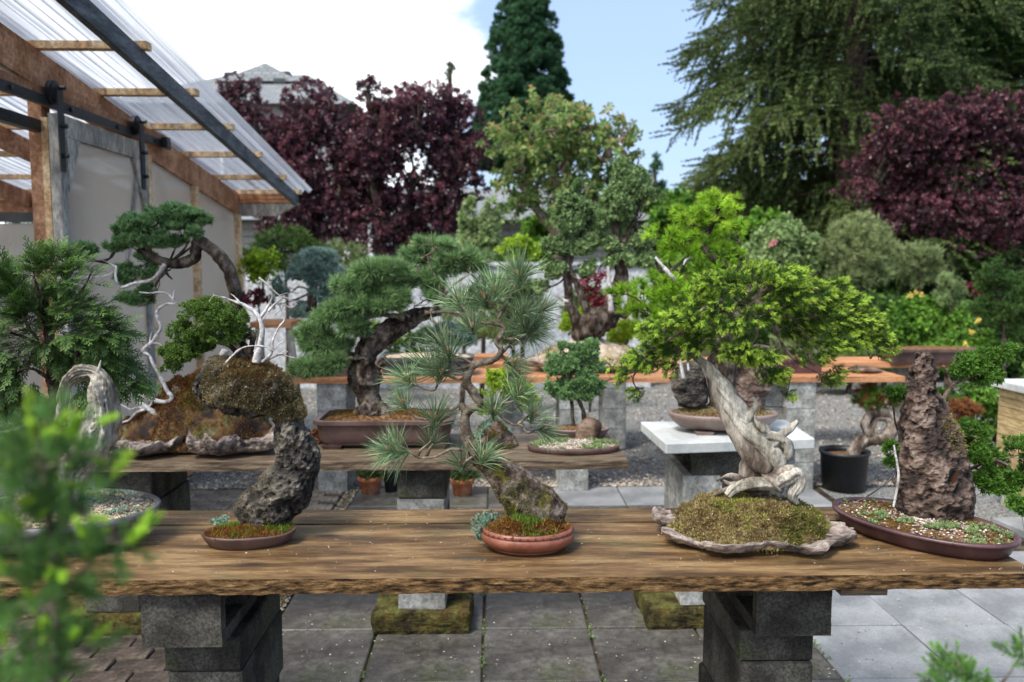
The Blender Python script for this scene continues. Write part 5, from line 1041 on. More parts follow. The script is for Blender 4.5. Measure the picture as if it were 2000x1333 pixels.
for pts, r in (([(1838, 1000, .1), (1856, 900, .12), (1842, 815, .06), (1838, 795, .03), (1848, 772, .02), (1858, 755, .02), (1850, 735, .02), (1842, 715, .0)], .010), ([(1858, 756, .02), (1875, 745, .0), (1900, 735, 0), (1925, 715)], .005), ([(1870, 920, .1), (1900, 915, .05), (1930, 900, .0), (1960, 905), (1990, 930)], .006), ([(1856, 880, .11), (1890, 850, .06), (1910, 855, .03)], .005), ([(1905, 915, .04), (1925, 925), (1950, 950)], .004), ([(1830, 900, .12), (1760, 850, .1), (1745, 800, .05), (1745, 775, .02)], .004), ([(1770, 900, .08), (1745, 900, .02), (1738, 880)], .003)):
    mb.tube(path(pts, Y), np.linspace(r, r * .45, len(pts)), 9, 9 * len(pts), disp=r * .3, dfreq=50)
J5 = pads_w([(1885, 718, 42, 26), (1915, 735, 42, 24), (1925, 705, 32, 18), (1870, 745, 18, 14), (1945, 690, 30, 9), (1965, 682, 18, 6), (1885, 835, 36, 20, .03), (1905, 860, 25, 24, .03), (1875, 860, 22, 20, .06), (1925, 890, 40, 20), (1965, 905, 42, 28), (1990, 880, 40, 26), (1925, 935, 30, 22), (1950, 950, 40, 16), (2010, 930, 40, 30), (1752, 775, 12, 16, .02), (1740, 880, 12, 16, .0), (1738, 905, 8, 14, 0), (1745, 765, 18, 6, .0), (1838, 775, 10, 14, .06)], Y)
pp, dd = sample_pads(J5, 22000, 6, .35, noisef=40); dd = norm(dd + [.35, -.2, .3]); mb2 = MB(); scatter(mb2, [t_clump(16, .016, .0015, s, 55) for s in range(4)], pp, dd, .9, 5, .3); part('foliage', mb2, G['juniper_bright'], t5, kind='stuff')
twigs(mb, J5[:15], path([(1858, 756), (1900, 735), (1930, 900), (1910, 855), (1950, 950)], Y), .0028, 5, 3, .0007, 5); part('trunk', mb, G['bark_thin'], t5, smooth=True)
mb = MB()
for pts in ([(1750, 880, 0), (1752, 905, -.01), (1728, 945, -.05), (1695, 970, -.06), (1665, 985, -.06), (1662, 1005, -.06)], [(1752, 905, -.02), (1742, 935, -.05), (1715, 955, -.06), (1690, 972, -.06)]): mb.tube(path(pts, 2.24), [.0011] * len(pts), 5, 30)
part('guy_wire', mb, G['black'], t5)
mb = MB(); mb.tube(path([(1745, 990), (1751, 960), (1755, 930), (1752, 905), (1746, 870)], 2.2), [.003, .0035, .0035, .003, .002], 7, 24); part('support_stick', mb, G['dead_white'], t5)
mb = MB(); mb.add([tuple(P(x, y, 2.16)) for x, y in ((1858, 948), (1862, 930), (1874, 918), (1868, 938))], [(0, 1, 2, 3)]); part('dry_leaf', mb, G['shrub_rust'], t5)

# crumbs, needles and flakes lying on the benches and slabs
mb = MB(); r = np.random.default_rng(77); n = 420; q = np.stack([r.uniform(-1.2, 1.32, n), r.uniform(1.95, 2.49, n), np.full(n, BZ + .0012)], 1); pebbles(mb, q, .0022, .5, 8)
n = 240; q = np.stack([r.uniform(-1.2, 1.32, n), r.uniform(1.95, 2.49, n), np.full(n, BZ + .0015)], 1); a = r.uniform(0, 6.28, n); d_ = np.stack([np.cos(a), np.sin(a), 0 * a], 1) * r.uniform(.006, .018, (n, 1)); s_ = np.stack([-np.sin(a), np.cos(a), 0 * a], 1) * .0006
mb.add(np.stack([q - s_, q + s_, q + d_ + s_, q + d_ - s_], 1).reshape(-1, 3), np.arange(4 * n).reshape(-1, 4), np.repeat(r.uniform(0, 1, n), 4), np.repeat(r.uniform(0, 1, n), 4))
part('bench_litter', mb, G['pebble'], kind='stuff')
mb = MB(); n = 1500; q = np.stack([r.uniform(-.95, 2.2, n), r.uniform(2.3, 5.2, n), np.full(n, .003)], 1); pebbles(mb, q, .0042, .5, 9); part('paving_grit', mb, G['pebble'], kind='stuff')
mb = MB(); n = 700; i_ = r.integers(0, 6, n); q = np.stack([-.968 + i_ * T + r.normal(0, .006, n), r.uniform(2.4, 5.0, n), np.full(n, .0)], 1); q = q[fbm(q, 5, 2, 3) > .12]; scatter(mb, [t_leaves(5, .012, .007, k_, 70) for k_ in range(2)], q, UPV(len(q)), 1, 3, .3); part('joint_weeds', mb, G['shrub_pale'], kind='stuff')

# ================================================================== FOREGROUND, blurred
def sapling(name, label, Y, stems, tws, seed, potc):
    t = thing(name, potc, label, 'sapling'); r = np.random.default_rng(seed); mb = MB()
    pot(np.array(potc, float), .13, .13, [(.03, 0), (.0, .24), (-.008, .25), (.008, .25), (.012, .22)], G['plastic'], t); soil(np.array(potc, float), .115, .115, G['soil'], t, z=.225)
    for pts, r_ in stems: mb.tube(pts, r_, 9, 12 * len(pts), disp=.0008, dfreq=120)
    part('stem', mb, G['bark_thin'], t, smooth=True); return t
Y = .62
sp_ = lambda pts: path(pts, Y)
bush = [(50, 1370, 35, 30), (50, 1260, 75, 85), (75, 1150, 75, 55), (45, 1040, 70, 75), (65, 935, 75, 55), (65, 860, 55, 45), (115, 900, 50, 26), (110, 1010, 50, 26), (140, 1110, 45, 34), (145, 1280, 35, 25), (20, 1330, 60, 55), (225, 1062, 38, 11), (15, 960, 45, 75), (150, 935, 30, 16), (120, 850, 30, 22)]
st_ = [(np.vstack([[-.34, .64, .24], [-.345, .64, .8], sp_([(112, 1345), (108, 1250), (112, 1150), (105, 1060), (92, 985), (85, 900), (70, 830)])]), [.012, .009, .004, .0035, .0032, .003, .0025, .002, .001]), (sp_([(98, 1010), (60, 1010), (20, 1035)]), [.002, .0015, .001]), (sp_([(92, 960), (130, 975), (165, 1000), (185, 1035), (205, 1055), (250, 1062)]), [.002, .0018, .0018, .0015, .001, .0008]), (sp_([(85, 910), (60, 920), (40, 935)]), [.002, .0015, .001]), (sp_([(112, 1150), (150, 1130), (170, 1100)]), [.002, .0012, .001]), (sp_([(85, 920), (120, 900), (160, 885), (215, 895)]), [.002, .0015, .0015, .001]), (sp_([(110, 1240), (140, 1260), (180, 1275)]), [.002, .0015, .001]), (sp_([(108, 1200), (60, 1180), (10, 1190)]), [.002, .0015, .001])]
tb = sapling('spruce_sapling', 'blurred young spruce with lime shoot tips close to the camera at the lower left', Y, st_, None, 3, (-.34, .64, -.01))
pads = pads_w([(a, b, c_, d_, 0, .028) for a, b, c_, d_ in bush], Y)
pp, dd = sample_pads([(c_, R * .9) for c_, R in pads], 5200, 4, .3, flat=False); dd = norm(dd + (pp - P(85, 1050, Y)) * 3 + [0, 0, .15]); r = np.random.default_rng(2)
k = r.random(len(pp)) < .72; NW = [t_twig(80, .027, .0125, .00050, s, .0, 42) for s in range(3)]; NN = [t_twig(84, .019, .0105, .00062, s, .98, 44) for s in range(3)]
mb = MB(); scatter(mb, NW, pp[k], dd[k], .8, 5, .3); scatter(mb, NN, pp[~k][::2] + dd[~k][::2] * .010, dd[~k][::2], .9, 6, .2)
scatter(mb, NN, sp_([(215, 940), (175, 1070), (240, 1062), (165, 1260), (130, 860), (60, 820), (160, 1090), (100, 1130), (70, 1200), (265, 1060), (65, 830), (110, 960), (150, 880)]), np.tile([.5, 0, .7], (13, 1)), 1.15, 8, .3)
part('foliage', mb, G['fir_near'], tb, kind='stuff')
st_ = [(np.vstack([[.62, 1.0, .24], [.60, 1.0, .7], path([(1900, 1420), (1890, 1370), (1880, 1330), (1870, 1290)], 1.0)]), [.008, .006, .003, .002, .0015, .001]), (path([(1895, 1400), (1960, 1330), (1995, 1280)], 1.0), [.002, .0015, .001])]
tb = sapling('spruce_sapling', 'blurred soft green shoot tips rising into the lower right corner', 1.0, st_, None, 5, (.62, 1.0, -.01))
pads = pads_w([(1870, 1345, 55, 24, 0, .03), (1862, 1312, 36, 16, 0, .03), (2000, 1280, 16, 24, 0, .03), (1925, 1395, 60, 30, 0, .03)], 1.0)
pp, dd = sample_pads(pads, 6500, 4, .3, flat=False); dd = norm(dd + [0, 0, .9]); mb = MB(); scatter(mb, [t_twig(60, .030, .013, .0006, s, .5, 40, .55) for s in range(3)], pp, dd, .8, 5, .3); part('foliage', mb, G['fir_near'], tb, kind='stuff')

# ================================================================== SECOND BENCH
# --- rock mountain with rusty moss, trained juniper and white driftwood
Y = 3.6; S = Y / FPX
m1 = thing('bonsai_tree', (P(360, 880, Y)[0], 3.61, MZ), 'arching domed juniper with chalk white driftwood on a long rusty mossy rock', 'bonsai', GM)
X_ = lambda px, y=Y: P(px, 700, y)[0]
MV, MD = mound(X_(362), 3.65, .375, .205, MZ + .015, .20, G['ground_red'], m1, 21, pw=1.8, amp=.030, fr=12, n=220, rings=90, lumps=[(X_(430), 3.66, .15, .19), (X_(330), 3.62, .09, .06), (X_(250), 3.56, .10, .02), (X_(374), 3.44, .035, -.12), (X_(500), 3.56, .08, .0)], name='rock')
plate(X_(280), 3.56, .235, .20, MZ, G['rock_tan'], m1, 22, rim=.025, th=.055, ragg=.2); plate(X_(455), 3.56, .2, .20, MZ, G['rock_tan'], m1, 25, rim=.035, th=.05, ragg=.2)
rm = lambda p: .25 + .55 * fbm(p, 9, 3, 4)
fuzz(MV, MD, G['moss_red'], m1, 22000, .008, .0024, cond=lambda V, D: fbm(V, 8, 3, 12) > -.28, seed=3, per=3, tf=rm)
fuzz(MV, MD, G['moss_green'], m1, 4200, .008, .0017, cond=lambda V, D: fbm(V, 7, 3, 32) > .22, seed=4, per=3, tf=lambda p: .1 + .4 * fbm(p, 9, 3, 4))
fuzz(MV, MD, G['moss_dry'], m1, 3000, .006, .0016, cond=lambda V, D: fbm(V, 9, 3, 52) > .28, seed=9, per=3, tf=rm)
mb = MB(); mb.tube(path([(470, 715, .1), (466, 660, .08), (463, 610, .05), (461, 575, .03), (450, 535, .01), (432, 505, 0), (408, 484, 0), (390, 474, 0), (384, 486, 0), (380, 503, 0), (360, 513, 0), (335, 515, 0), (310, 508, 0), (290, 495, 0), (270, 488)], Y), np.array([14, 13, 12, 12, 12, 12, 12, 13, 11, 11, 11, 10, 8, 7, 5]) * S, 20, 150, disp=.007, dfreq=42, groove=.8, doct=4)
for pts, r in (([(330, 515), (322, 530), (308, 550), (300, 575), (290, 590), (270, 600)], .009), ([(322, 530), (335, 525), (342, 517)], .006), ([(322, 528), (330, 540), (337, 546)], .005), ([(385, 478), (390, 462), (388, 452)], .006), ([(270, 490), (235, 475), (215, 505), (190, 510), (170, 512)], .006), ([(235, 470), (222, 490), (214, 505)], .005), ([(300, 575), (310, 560), (313, 545)], .005)):
    mb.tube(path(pts, Y), np.linspace(r, r * .4, len(pts)), 8, 8 * len(pts), disp=.004, dfreq=60)
pads = pads_w([(290, 440, 62, 24, 0), (335, 420, 50, 20, 0), (370, 425, 35, 16, 0), (250, 460, 38, 22), (355, 455, 40, 18, -.02), (300, 470, 62, 18), (225, 480, 22, 14), (395, 430, 18, 12), (325, 408, 30, 12), (160, 490, 30, 16), (140, 500, 20, 14), (270, 530, 38, 22, .03), (285, 510, 25, 15, .03), (245, 545, 22, 12, .03), (265, 585, 38, 14, .05), (290, 570, 20, 16, .05)], Y)
pp, dd = sample_pads(pads, 11000, 5, .45, noisef=30, cull=-.1); dd = norm(dd + [0, 0, .3]); mb2 = MB(); scatter(mb2, [t_tuft(18, .021, .0023, 5, 78, s, .004, 1, .15, 1) for s in range(4)], pp, dd, 1.0, 5, .3); part('foliage', mb2, G['juniper_blue'], m1, kind='stuff')
twigs(mb, pads, path([(330, 515), (290, 495), (235, 475), (300, 575), (190, 510)], Y), .006, 5, 3, .0015); part('trunk', mb, G['bark'], m1, smooth=True)
mb = MB()
for pts, r in (([(312, 812), (295, 802), (278, 790), (268, 780), (275, 772), (300, 782), (325, 785), (336, 777), (326, 762), (318, 745), (308, 728), (300, 712), (292, 695), (280, 688)], .0115), ([(275, 688), (288, 676), (298, 668), (308, 652), (314, 640), (308, 622), (307, 608), (314, 600), (326, 594), (340, 594), (348, 598)], .009), ([(296, 670), (310, 672), (322, 682), (330, 705), (322, 725)], .006), ([(344, 595), (336, 582), (326, 574), (312, 571), (295, 573), (272, 571)], .006), ([(340, 590), (339, 575), (341, 568)], .004), ([(292, 680), (294, 660), (297, 648)], .005), ([(285, 800), (270, 796), (255, 800), (238, 792), (220, 785)], .005), ([(285, 797), (295, 790), (300, 770)], .005), ([(285, 800), (268, 806), (250, 822), (225, 830), (200, 842)], .006), ([(322, 517), (310, 535), (292, 549), (265, 553), (237, 562), (228, 550), (226, 535), (228, 522)], .009), ([(237, 562), (222, 575)], .005), ([(228, 522), (215, 515), (195, 506)], .004), ([(228, 524), (222, 530), (213, 536)], .004), ([(226, 532), (200, 540), (168, 541)], .003)):
    mb.tube(path(pts, Y - .05), np.linspace(r, r * .5, len(pts)), 10, 9 * len(pts), disp=.003, dfreq=45, groove=.5)
part('deadwood', mb, G['dead_white'], m1, smooth=True)
mb = MB(); w = path([(432, 722), (434, 700), (440, 684)], Y - .1); mb.tube(w, [.022, .018, .016], 12, 12); part('deadwood', mb, G['dead_white'], m1, smooth=True)

# --- pine in the deep rectangular pot
Y = 3.72; S = Y / FPX
c = np.array([P(758, 850, Y)[0], 3.71, MZ])
m2 = thing('bonsai_tree', c, 'short needled pine with a stout leaning trunk in a deep rectangular brown pot', 'bonsai', GM)
pot(c + [0, 0, .016], .31, .17, [(.035, 0), (.033, .014), (.026, .016), (.022, .03), (.014, .088), (.013, .095), (0, .096), (0, .112), (.022, .113), (.026, .095)], G['pot_brown'], m2, kind='rect', feet=((.045, .016), [(.82, -.85), (-.82, -.85), (.82, .85), (-.82, .85)]))
V = soil(c, .284, .144, G['soil'], m2, kind='rect', mound=.035, z=.112)
q = pick(V, 3000, 6, .01); q = q[fbm(q, 9, 2, 27) > .0]; mb = MB(); blades(mb, q + [0, 0, .002], UPV(len(q)), .007, .0018, 4, 4, .6); part('moss', mb, G['moss_red'], m2, kind='stuff')
mb = MB(); tp = path([(738, 820), (728, 798), (718, 772), (712, 745), (713, 712), (718, 688), (735, 662), (770, 640), (808, 622), (838, 612), (862, 610)], Y); rr_ = np.array([36, 22, 20, 30, 25, 20, 23, 20, 16, 11, 7]) * S
mb.tube(tp, rr_, 48, 170, disp=.020, dfreq=22, doct=5, groove=.9, ds=8)
for pts in ([(738, 805), (760, 812), (790, 818)], [(725, 800), (700, 815), (685, 822)], [(730, 805), (735, 822), (745, 835)]): mb.tube(path(pts, Y - .04), [.05, .03, .008], 14, 24, disp=.014, dfreq=22)
mb.tube(path([(738, 716), (750, 708), (757, 702)], Y - .05), [.025, .022, .012], 12, 14, disp=.008, dfreq=30); mb.tube(path([(700, 700), (690, 692), (678, 690)], Y - .05), [.014, .012, .008], 10, 14, disp=.006, dfreq=30)
part('trunk', mb, G['bark_pine'], m2, smooth=True)
mb = MB()
for pts, r in (([(830, 612), (860, 610), (890, 611), (915, 618)], .010), ([(790, 622), (750, 615), (710, 622), (680, 625), (655, 618), (640, 610)], .013), ([(700, 624), (670, 628), (650, 622)], .008), ([(735, 660), (700, 655), (690, 665)], .009), ([(840, 612), (860, 580), (850, 545), (820, 530)], .010), ([(850, 545), (840, 520), (835, 500)], .008), ([(860, 580), (895, 550), (920, 535)], .008), ([(800, 620), (770, 600), (740, 580), (700, 560)], .009), ([(715, 700), (680, 700), (650, 705), (610, 715)], .008), ([(840, 620), (860, 640), (890, 655)], .008), ([(820, 530), (780, 520), (750, 520)], .007)):
    mb.tube(path(pts, Y - .05), np.linspace(r, r * .4, len(pts)), 8, 8 * len(pts), disp=.004, dfreq=40)
pads = pads_w([(845, 478, 42, 17), (830, 495, 50, 18), (900, 510, 52, 26, .03), (870, 520, 60, 26, .05), (740, 530, 60, 22, -.05), (775, 545, 60, 28), (700, 560, 50, 25, -.03), (830, 555, 60, 32, .03), (880, 570, 55, 30, .05), (700, 600, 60, 30, -.04), (760, 590, 60, 30, -.05), (660, 620, 50, 25, -.03), (620, 650, 45, 24), (640, 675, 55, 20), (690, 640, 40, 18, -.05), (620, 715, 55, 16, -.04), (665, 705, 40, 16, -.05), (590, 725, 25, 10, -.04), (810, 590, 50, 22, -.03), (900, 590, 40, 25, .03), (935, 545, 30, 22, .05), (650, 715, 40, 16)], Y)
pp, dd = sample_pads([(c_, R * [1, 1, .85]) for c_, R in pads], 1900, 5, .4, noisef=14, cull=-.16); dd = norm(dd + [0, -.25, .6]); mb2 = MB(); scatter(mb2, [t_tuft(50, .050, .0019, 8, 76, s, .012, 1, .1, 1) for s in range(4)], pp, dd, .95, 5, .25); part('foliage', mb2, G['pine_blue'], m2, kind='stuff')
k = rng.permutation(len(pp))[:110]; mb2 = MB(); scatter(mb2, t_tuft(10, .016, .0022, 0, 35, 3), pp[k] + dd[k] * .016, dd[k], 1, 3); part('candles', mb2, G['candle'], m2, kind='stuff')
twigs(mb, pads, np.vstack([path([(890, 611), (680, 625), (850, 545), (700, 560), (650, 705), (835, 500), (920, 535), (750, 520)], Y - .05)]), .006, 5, 3, .0016); part('branches', mb, G['bark_thin'], m2, smooth=True)
k2 = pads_w([(895, 660, 28, 20), (870, 645, 22, 14), (915, 665, 10, 10)], Y); pp, dd = sample_pads(k2, 9000, 5, .4); mb2 = MB(); scatter(mb2, [t_tuft(40, .028, .0014, 5, 70, s, .012) for s in range(3)], pp, dd, .9, 5, .25); part('foliage', mb2, G['shrub_blue'], m2, kind='stuff')

# --- small yellow green tree on a mossy rock, third along
Y = 3.64; S = Y / FPX; c = np.array([P(965, 870, Y)[0], Y, MZ])
m3 = thing('bonsai_tree', c, 'small yellow green bonsai on a mossy stone behind the black pine trunk', 'bonsai', GM)
MV, MD = mound(c[0], Y, .115, .09, MZ + .002, .105, G['rock_brown'], m3, 31, amp=.010, fr=18, name='rock')
fuzz(MV, MD, G['moss_red'], m3, 3200, .007, .0016, cond=lambda V, D: fbm(V, 10, 2, 3) > -.2, seed=3, per=3); fuzz(MV, MD, G['moss_green'], m3, 2000, .007, .0016, cond=lambda V, D: fbm(V, 10, 2, 13) > .1, seed=5, per=3)
q = MV[rng.integers(0, len(MV), 500)]; q = q[(fbm(q, 14, 2, 3) > .05)]; mb = MB(); scatter(mb, SED, q + [0, 0, .004], UPV(len(q)), 1.7, 3, .4); part('stonecrop', mb, G['sedum'], m3, kind='stuff')
mb = MB(); mb.tube(path([(968, 838), (966, 815), (960, 790), (963, 760), (968, 740), (966, 722)], Y), [.022, .012, .009, .008, .006, .004], 10, 40, disp=.003, dfreq=50)
pads = pads_w([(985, 745, 42, 18), (1010, 760, 38, 18), (960, 765, 28, 14), (1030, 780, 20, 12), (1000, 800, 28, 12), (970, 730, 24, 10), (950, 800, 20, 12)], Y)
pp, dd = sample_pads(pads, 5200, 3, .3, noisef=20); mb2 = MB(); scatter(mb2, [t_leaves(7, .013, .008, s) for s in range(3)], pp, dd, 1, 4, .4); part('foliage', mb2, G['shrub_lime'], m3, kind='stuff'); twigs(mb, pads, path([(960, 790), (968, 740)], Y), .004, 5, 3, .001); part('trunk', mb, G['bark_thin'], m3, smooth=True)

# --- tray with small stone
Y = 3.54; c = np.array([P(1120, 868, Y)[0], Y, MZ])
m4 = thing('bonsai_tray', c, 'flat oval brown tray of gravel and stonecrop with one upright brown stone', 'tray planting', GM)
pot(c, .205, .12, [(.012, 0), (.004, .006), (.0, .028), (.002, .0285), (.008, .029), (.011, .02)], G['pot_brown'], m4); V = soil(c, .192, .108, G['soil_sand'], m4, mound=.012, z=.021)
q = pick(V, 1400, 3, .004); mb = MB(); pebbles(mb, q + [0, 0, .002], .005, .7, 5); part('pebbles', mb, G['pebble'], m4, kind='stuff')
q = pick(V, 900, 5, .004); q = q[fbm(q, 14, 2, 41) > -.05]; mb = MB(); scatter(mb, SED, q + [0, 0, .004], UPV(len(q)), 1.6, 4, .3); part('stonecrop', mb, G['shrub_pale'], m4, kind='stuff')
q = PZ(1148, 858, MZ + .02); rock_tube(np.array([q + [0, 0, -.005], q + [0, 0, .03], q + [.006, 0, .065], q + [.002, 0, .088]]), [.05, .052, .05, .028], G['stone'], m4, 26, 30, .010, 14, 5, .8, name='stone')
# --- juniper group behind the tray
Y = 3.79; c = np.array([P(1128, 850, Y)[0], Y, MZ])
m5 = thing('bonsai_tree', c, 'twin trunk juniper with rounded green pads in a low brown pot behind the flat tray', 'bonsai', GM)
pot(c, .15, .085, [(.03, 0), (.02, .01), (.0, .045), (-.002, .05), (.01, .051), (.013, .04)], G['pot_mauve'], m5); V = soil(c, .136, .072, G['soil'], m5, mound=.015, z=.043)
mb = MB(); mb.tube(path([(1122, 838), (1118, 815), (1117, 790), (1112, 760), (1115, 720)], Y), [.011, .009, .008, .006, .003], 10, 40, disp=.003, dfreq=50); mb.tube(path([(1141, 825), (1138, 800), (1128, 780), (1118, 770), (1135, 745), (1145, 720), (1150, 695)], Y), [.012, .010, .008, .006, .005, .004, .002], 10, 50, disp=.003, dfreq=50)
pads = pads_w([(1095, 695, 26, 22), (1120, 715, 30, 26), (1085, 720, 20, 18), (1150, 690, 20, 20), (1165, 715, 18, 16), (1100, 745, 32, 18), (1080, 760, 18, 12), (1140, 745, 32, 20), (1165, 750, 20, 16), (1110, 770, 28, 12), (1150, 772, 22, 14), (1155, 675, 12, 12), (1125, 690, 18, 16), (1095, 678, 14, 10)], Y)
pp, dd = sample_pads(pads, 17000, 3, .4, noisef=30, cull=-.08); mb2 = MB(); scatter(mb2, [t_clump(14, .020, .0021, s, 60) for s in range(4)], pp, norm(dd + [0, 0, .5]), .9, 4, .3); part('foliage', mb2, G['juniper_blue'], m5, kind='stuff'); twigs(mb, pads, path([(1117, 790), (1112, 760), (1135, 745), (1145, 720)], Y), .004, 4, 3, .001); part('trunk', mb, G['bark'], m5, smooth=True)
# --- small things on the second bench
c = P(616, 858, 3.7); c[2] = MZ
m6 = thing('succulent_clump', c, 'small orange and yellow succulent clump on a pebble beside the rectangular pot', 'succulent', GM); MV, MD = mound(c[0], c[1], .035, .035, MZ, .05, G['stone'], m6, 5, amp=.004, name='stone', n=40, rings=14)
mb = MB(); scatter(mb, [t_leaves(9, .014, .009, s, 60) for s in range(3)], MV[rng.integers(0, len(MV), 150)], norm(UPV(150) + rng.normal(0, .5, (150, 3))), 1, 3, .2); part('foliage', mb, G['shrub_rust'], m6, kind='stuff')
c = PZ(48, 862, MZ); c = np.array([P(45, 845, 3.68)[0], 3.68, MZ])
m7 = thing('potted_shrub', c, 'black square nursery pot with a low green shrub at the second bench left end', 'potted plant', GM)
pot(c, .06, .06, [(.012, 0), (0, .085), (-.003, .09), (.004, .09), (.006, .08)], G['plastic'], m7, kind='sq'); soil(c, .054, .054, G['soil'], m7, kind='sq', z=.078)
pads = pads_w([(40, 800, 48, 14), (20, 812, 28, 12), (70, 795, 26, 14), (50, 785, 30, 10)], 3.68); pp, dd = sample_pads(pads, 14000, 3, .4); mb2 = MB(); scatter(mb2, [t_tuft(16, .016, .0018, 5, 75, s) for s in range(3)], pp, norm(dd + [0, 0, .3]), 1, 4, .3); part('foliage', mb2, G['juniper_blue'], m7, kind='stuff')
mb = MB(); twigs(mb, pads, [c + [0, 0, .08]], .006, 3, 3); part('stem', mb, G['bark'], m7)

# --- slab table: larch with rocks in an oval pot
Y = 3.58; S = Y / FPX; c = np.array([P(1412, 840, Y)[0], Y, TZ])
m8 = thing('bonsai_tree', c, 'larch with bright lime rosettes in an oval mauve pot on the concrete slab table', 'bonsai', GM)
pot(c + [0, 0, .014], .243, .15, [(.09, 0), (.05, .006), (.014, .035), (.002, .055), (.0, .066), (.004, .072), (.014, .073), (.018, .06)], G['pot_mauve'], m8, feet=((.04, .014), [(.5, -.7), (-.5, -.7), (.5, .7), (-.5, .7)])); V = soil(c, .226, .134, G['soil'], m8, mound=.035, z=.072)
q = pick(V, 4000, 6, .01); mb = MB(); blades(mb, q + [0, 0, .002], UPV(len(q)), .007, .0018, 4, 4, .6, t=.5 + .5 * fbm(q, 9, 2, 3)); part('moss', mb, G['moss_olive'], m8, kind='stuff')
rock_tube(path([(1355, 790), (1352, 765), (1350, 738), (1354, 712)], Y), np.array([28, 32, 30, 20]) * S, G['rock_lava'], m8, 40, 50, .016, 14, 5, .9)
rock_tube(path([(1450, 795, .05), (1462, 760, .05), (1475, 730, .05), (1480, 700, .05), (1478, 680, .05)], Y), np.array([40, 38, 34, 32, 24]) * S, G['rock_brown'], m8, 44, 60, .018, 13, 6, .9)
mb = MB(); mb.tube(path([(1412, 800), (1410, 760), (1412, 710), (1422, 660), (1440, 620), (1460, 590), (1470, 560), (1455, 530), (1420, 520), (1390, 500), (1372, 480), (1385, 450), (1400, 420), (1402, 390)], Y), np.array([30, 26, 24, 20, 17, 15, 13, 10, 9, 8, 7, 5, 4, 2]) * S, 16, 120, disp=.012, dfreq=28, groove=.8)
for pts, r in (([(1372, 485), (1345, 500), (1315, 525), (1290, 530), (1280, 505)], .010), ([(1345, 497), (1325, 545), (1318, 560)], .009), ([(1425, 650), (1380, 640), (1330, 630), (1280, 620), (1230, 600)], .009), ([(1385, 450), (1350, 440), (1310, 450)], .006), ([(1400, 420), (1430, 440), (1445, 470)], .005), ([(1300, 625), (1270, 640), (1240, 650)], .005)):
    mb.tube(path(pts, Y), np.linspace(r, r * .4, len(pts)), 8, 8 * len(pts), disp=.004, dfreq=40)
pads = pads_w([(1400, 385, 35, 20), (1385, 410, 55, 20), (1345, 425, 45, 22), (1300, 460, 42, 20), (1340, 465, 50, 18), (1390, 440, 50, 20), (1430, 455, 35, 24), (1360, 490, 45, 18), (1420, 500, 50, 22), (1310, 490, 30, 14), (1290, 560, 50, 28), (1250, 570, 42, 30), (1320, 580, 50, 26), (1230, 600, 35, 18), (1260, 610, 50, 20), (1310, 620, 48, 22), (1350, 560, 40, 22), (1270, 640, 30, 12), (1285, 660, 28, 10), (1400, 530, 45, 20), (1370, 590, 40, 20), (1420, 400, 30, 16), (1195, 572, 4, 4)], Y)
pp, dd = sample_pads(pads, 290, 5, .35); dd = norm(dd + [0, -.3, .4]); mb2 = MB(); scatter(mb2, [t_tuft(60, .042, .0021, 10, 88, s, .004, 1, .2, 1.1) for s in range(4)], pp, dd, .95, 5, .3, toff=.12 + .35 * (vn(pp * 12, 3))); part('foliage', mb2, G['larch'], m8, kind='stuff')
twigs(mb, pads, path([(1372, 485), (1315, 525), (1280, 620), (1310, 450), (1445, 470), (1330, 630), (1400, 420)], Y), .0055, 5, 3, .0016); part('trunk', mb, G['bark'], m8, smooth=True)
mb = MB(); mb.tube(path([(1280, 503), (1296, 522), (1316, 545), (1326, 552)], Y - .03), [.005, .008, .010, .008], 8, 24, disp=.003, dfreq=50); part('deadwood', mb, G['dead_white'], m8, smooth=True); mb = MB(); mb.tube(path([(1352, 502), (1340, 508), (1335, 518)], Y - .03), [.004, .006, .003], 7, 10); part('deadwood', mb, G['dead_white'], m8, smooth=True); mb = MB(); mb.tube(path([(1335, 740), (1330, 705), (1340, 690), (1345, 725)], Y - .12), [.008, .006, .003, .006], 7, 20); part('deadwood', mb, G['dead_white'], m8, smooth=True)
# black nursery pot with loop trunk on the ground, right
Y = 5.55; c = PZ(1647, 950, .0); Y = c[1]; c[2] = -.01
m9 = thing('potted_tree', c, 'black plastic nursery pot holding a looped bare trunk with sparse rusty foliage on the gravel', 'potted tree')
R_ = 47 * Y / FPX
pot(c, R_, R_, [(.02, 0), (.004, .25), (-.006, .252), (-.006, .272), (.006, .274), (.01, .24)], G['plastic'], m9); soil(c, R_ - .01, R_ - .01, G['soil'], m9, z=.225)
mb = MB(); mb.tube(path([(1662, 905), (1668, 885), (1680, 868), (1700, 860), (1728, 858), (1745, 835), (1742, 812), (1720, 805), (1698, 812), (1690, 832), (1702, 852), (1722, 860), (1738, 850), (1735, 822), (1712, 818), (1705, 835), (1715, 848)], Y), np.array([17, 14, 12, 12, 12, 12, 11, 10, 9, 9, 9, 8, 8, 7, 6, 6, 5]) * Y / FPX, 18, 150, disp=.015, dfreq=16, groove=.8)
mb.tube(path([(1665, 890), (1672, 865), (1680, 850)], Y), [.03, .022, .01], 10, 16, disp=.01, dfreq=20); mb.tube(path([(1700, 810), (1690, 790), (1695, 765)], Y), [.02, .012, .006], 8, 14, disp=.006, dfreq=20)
part('trunk', mb, G['dead_dark'], m9, smooth=True)
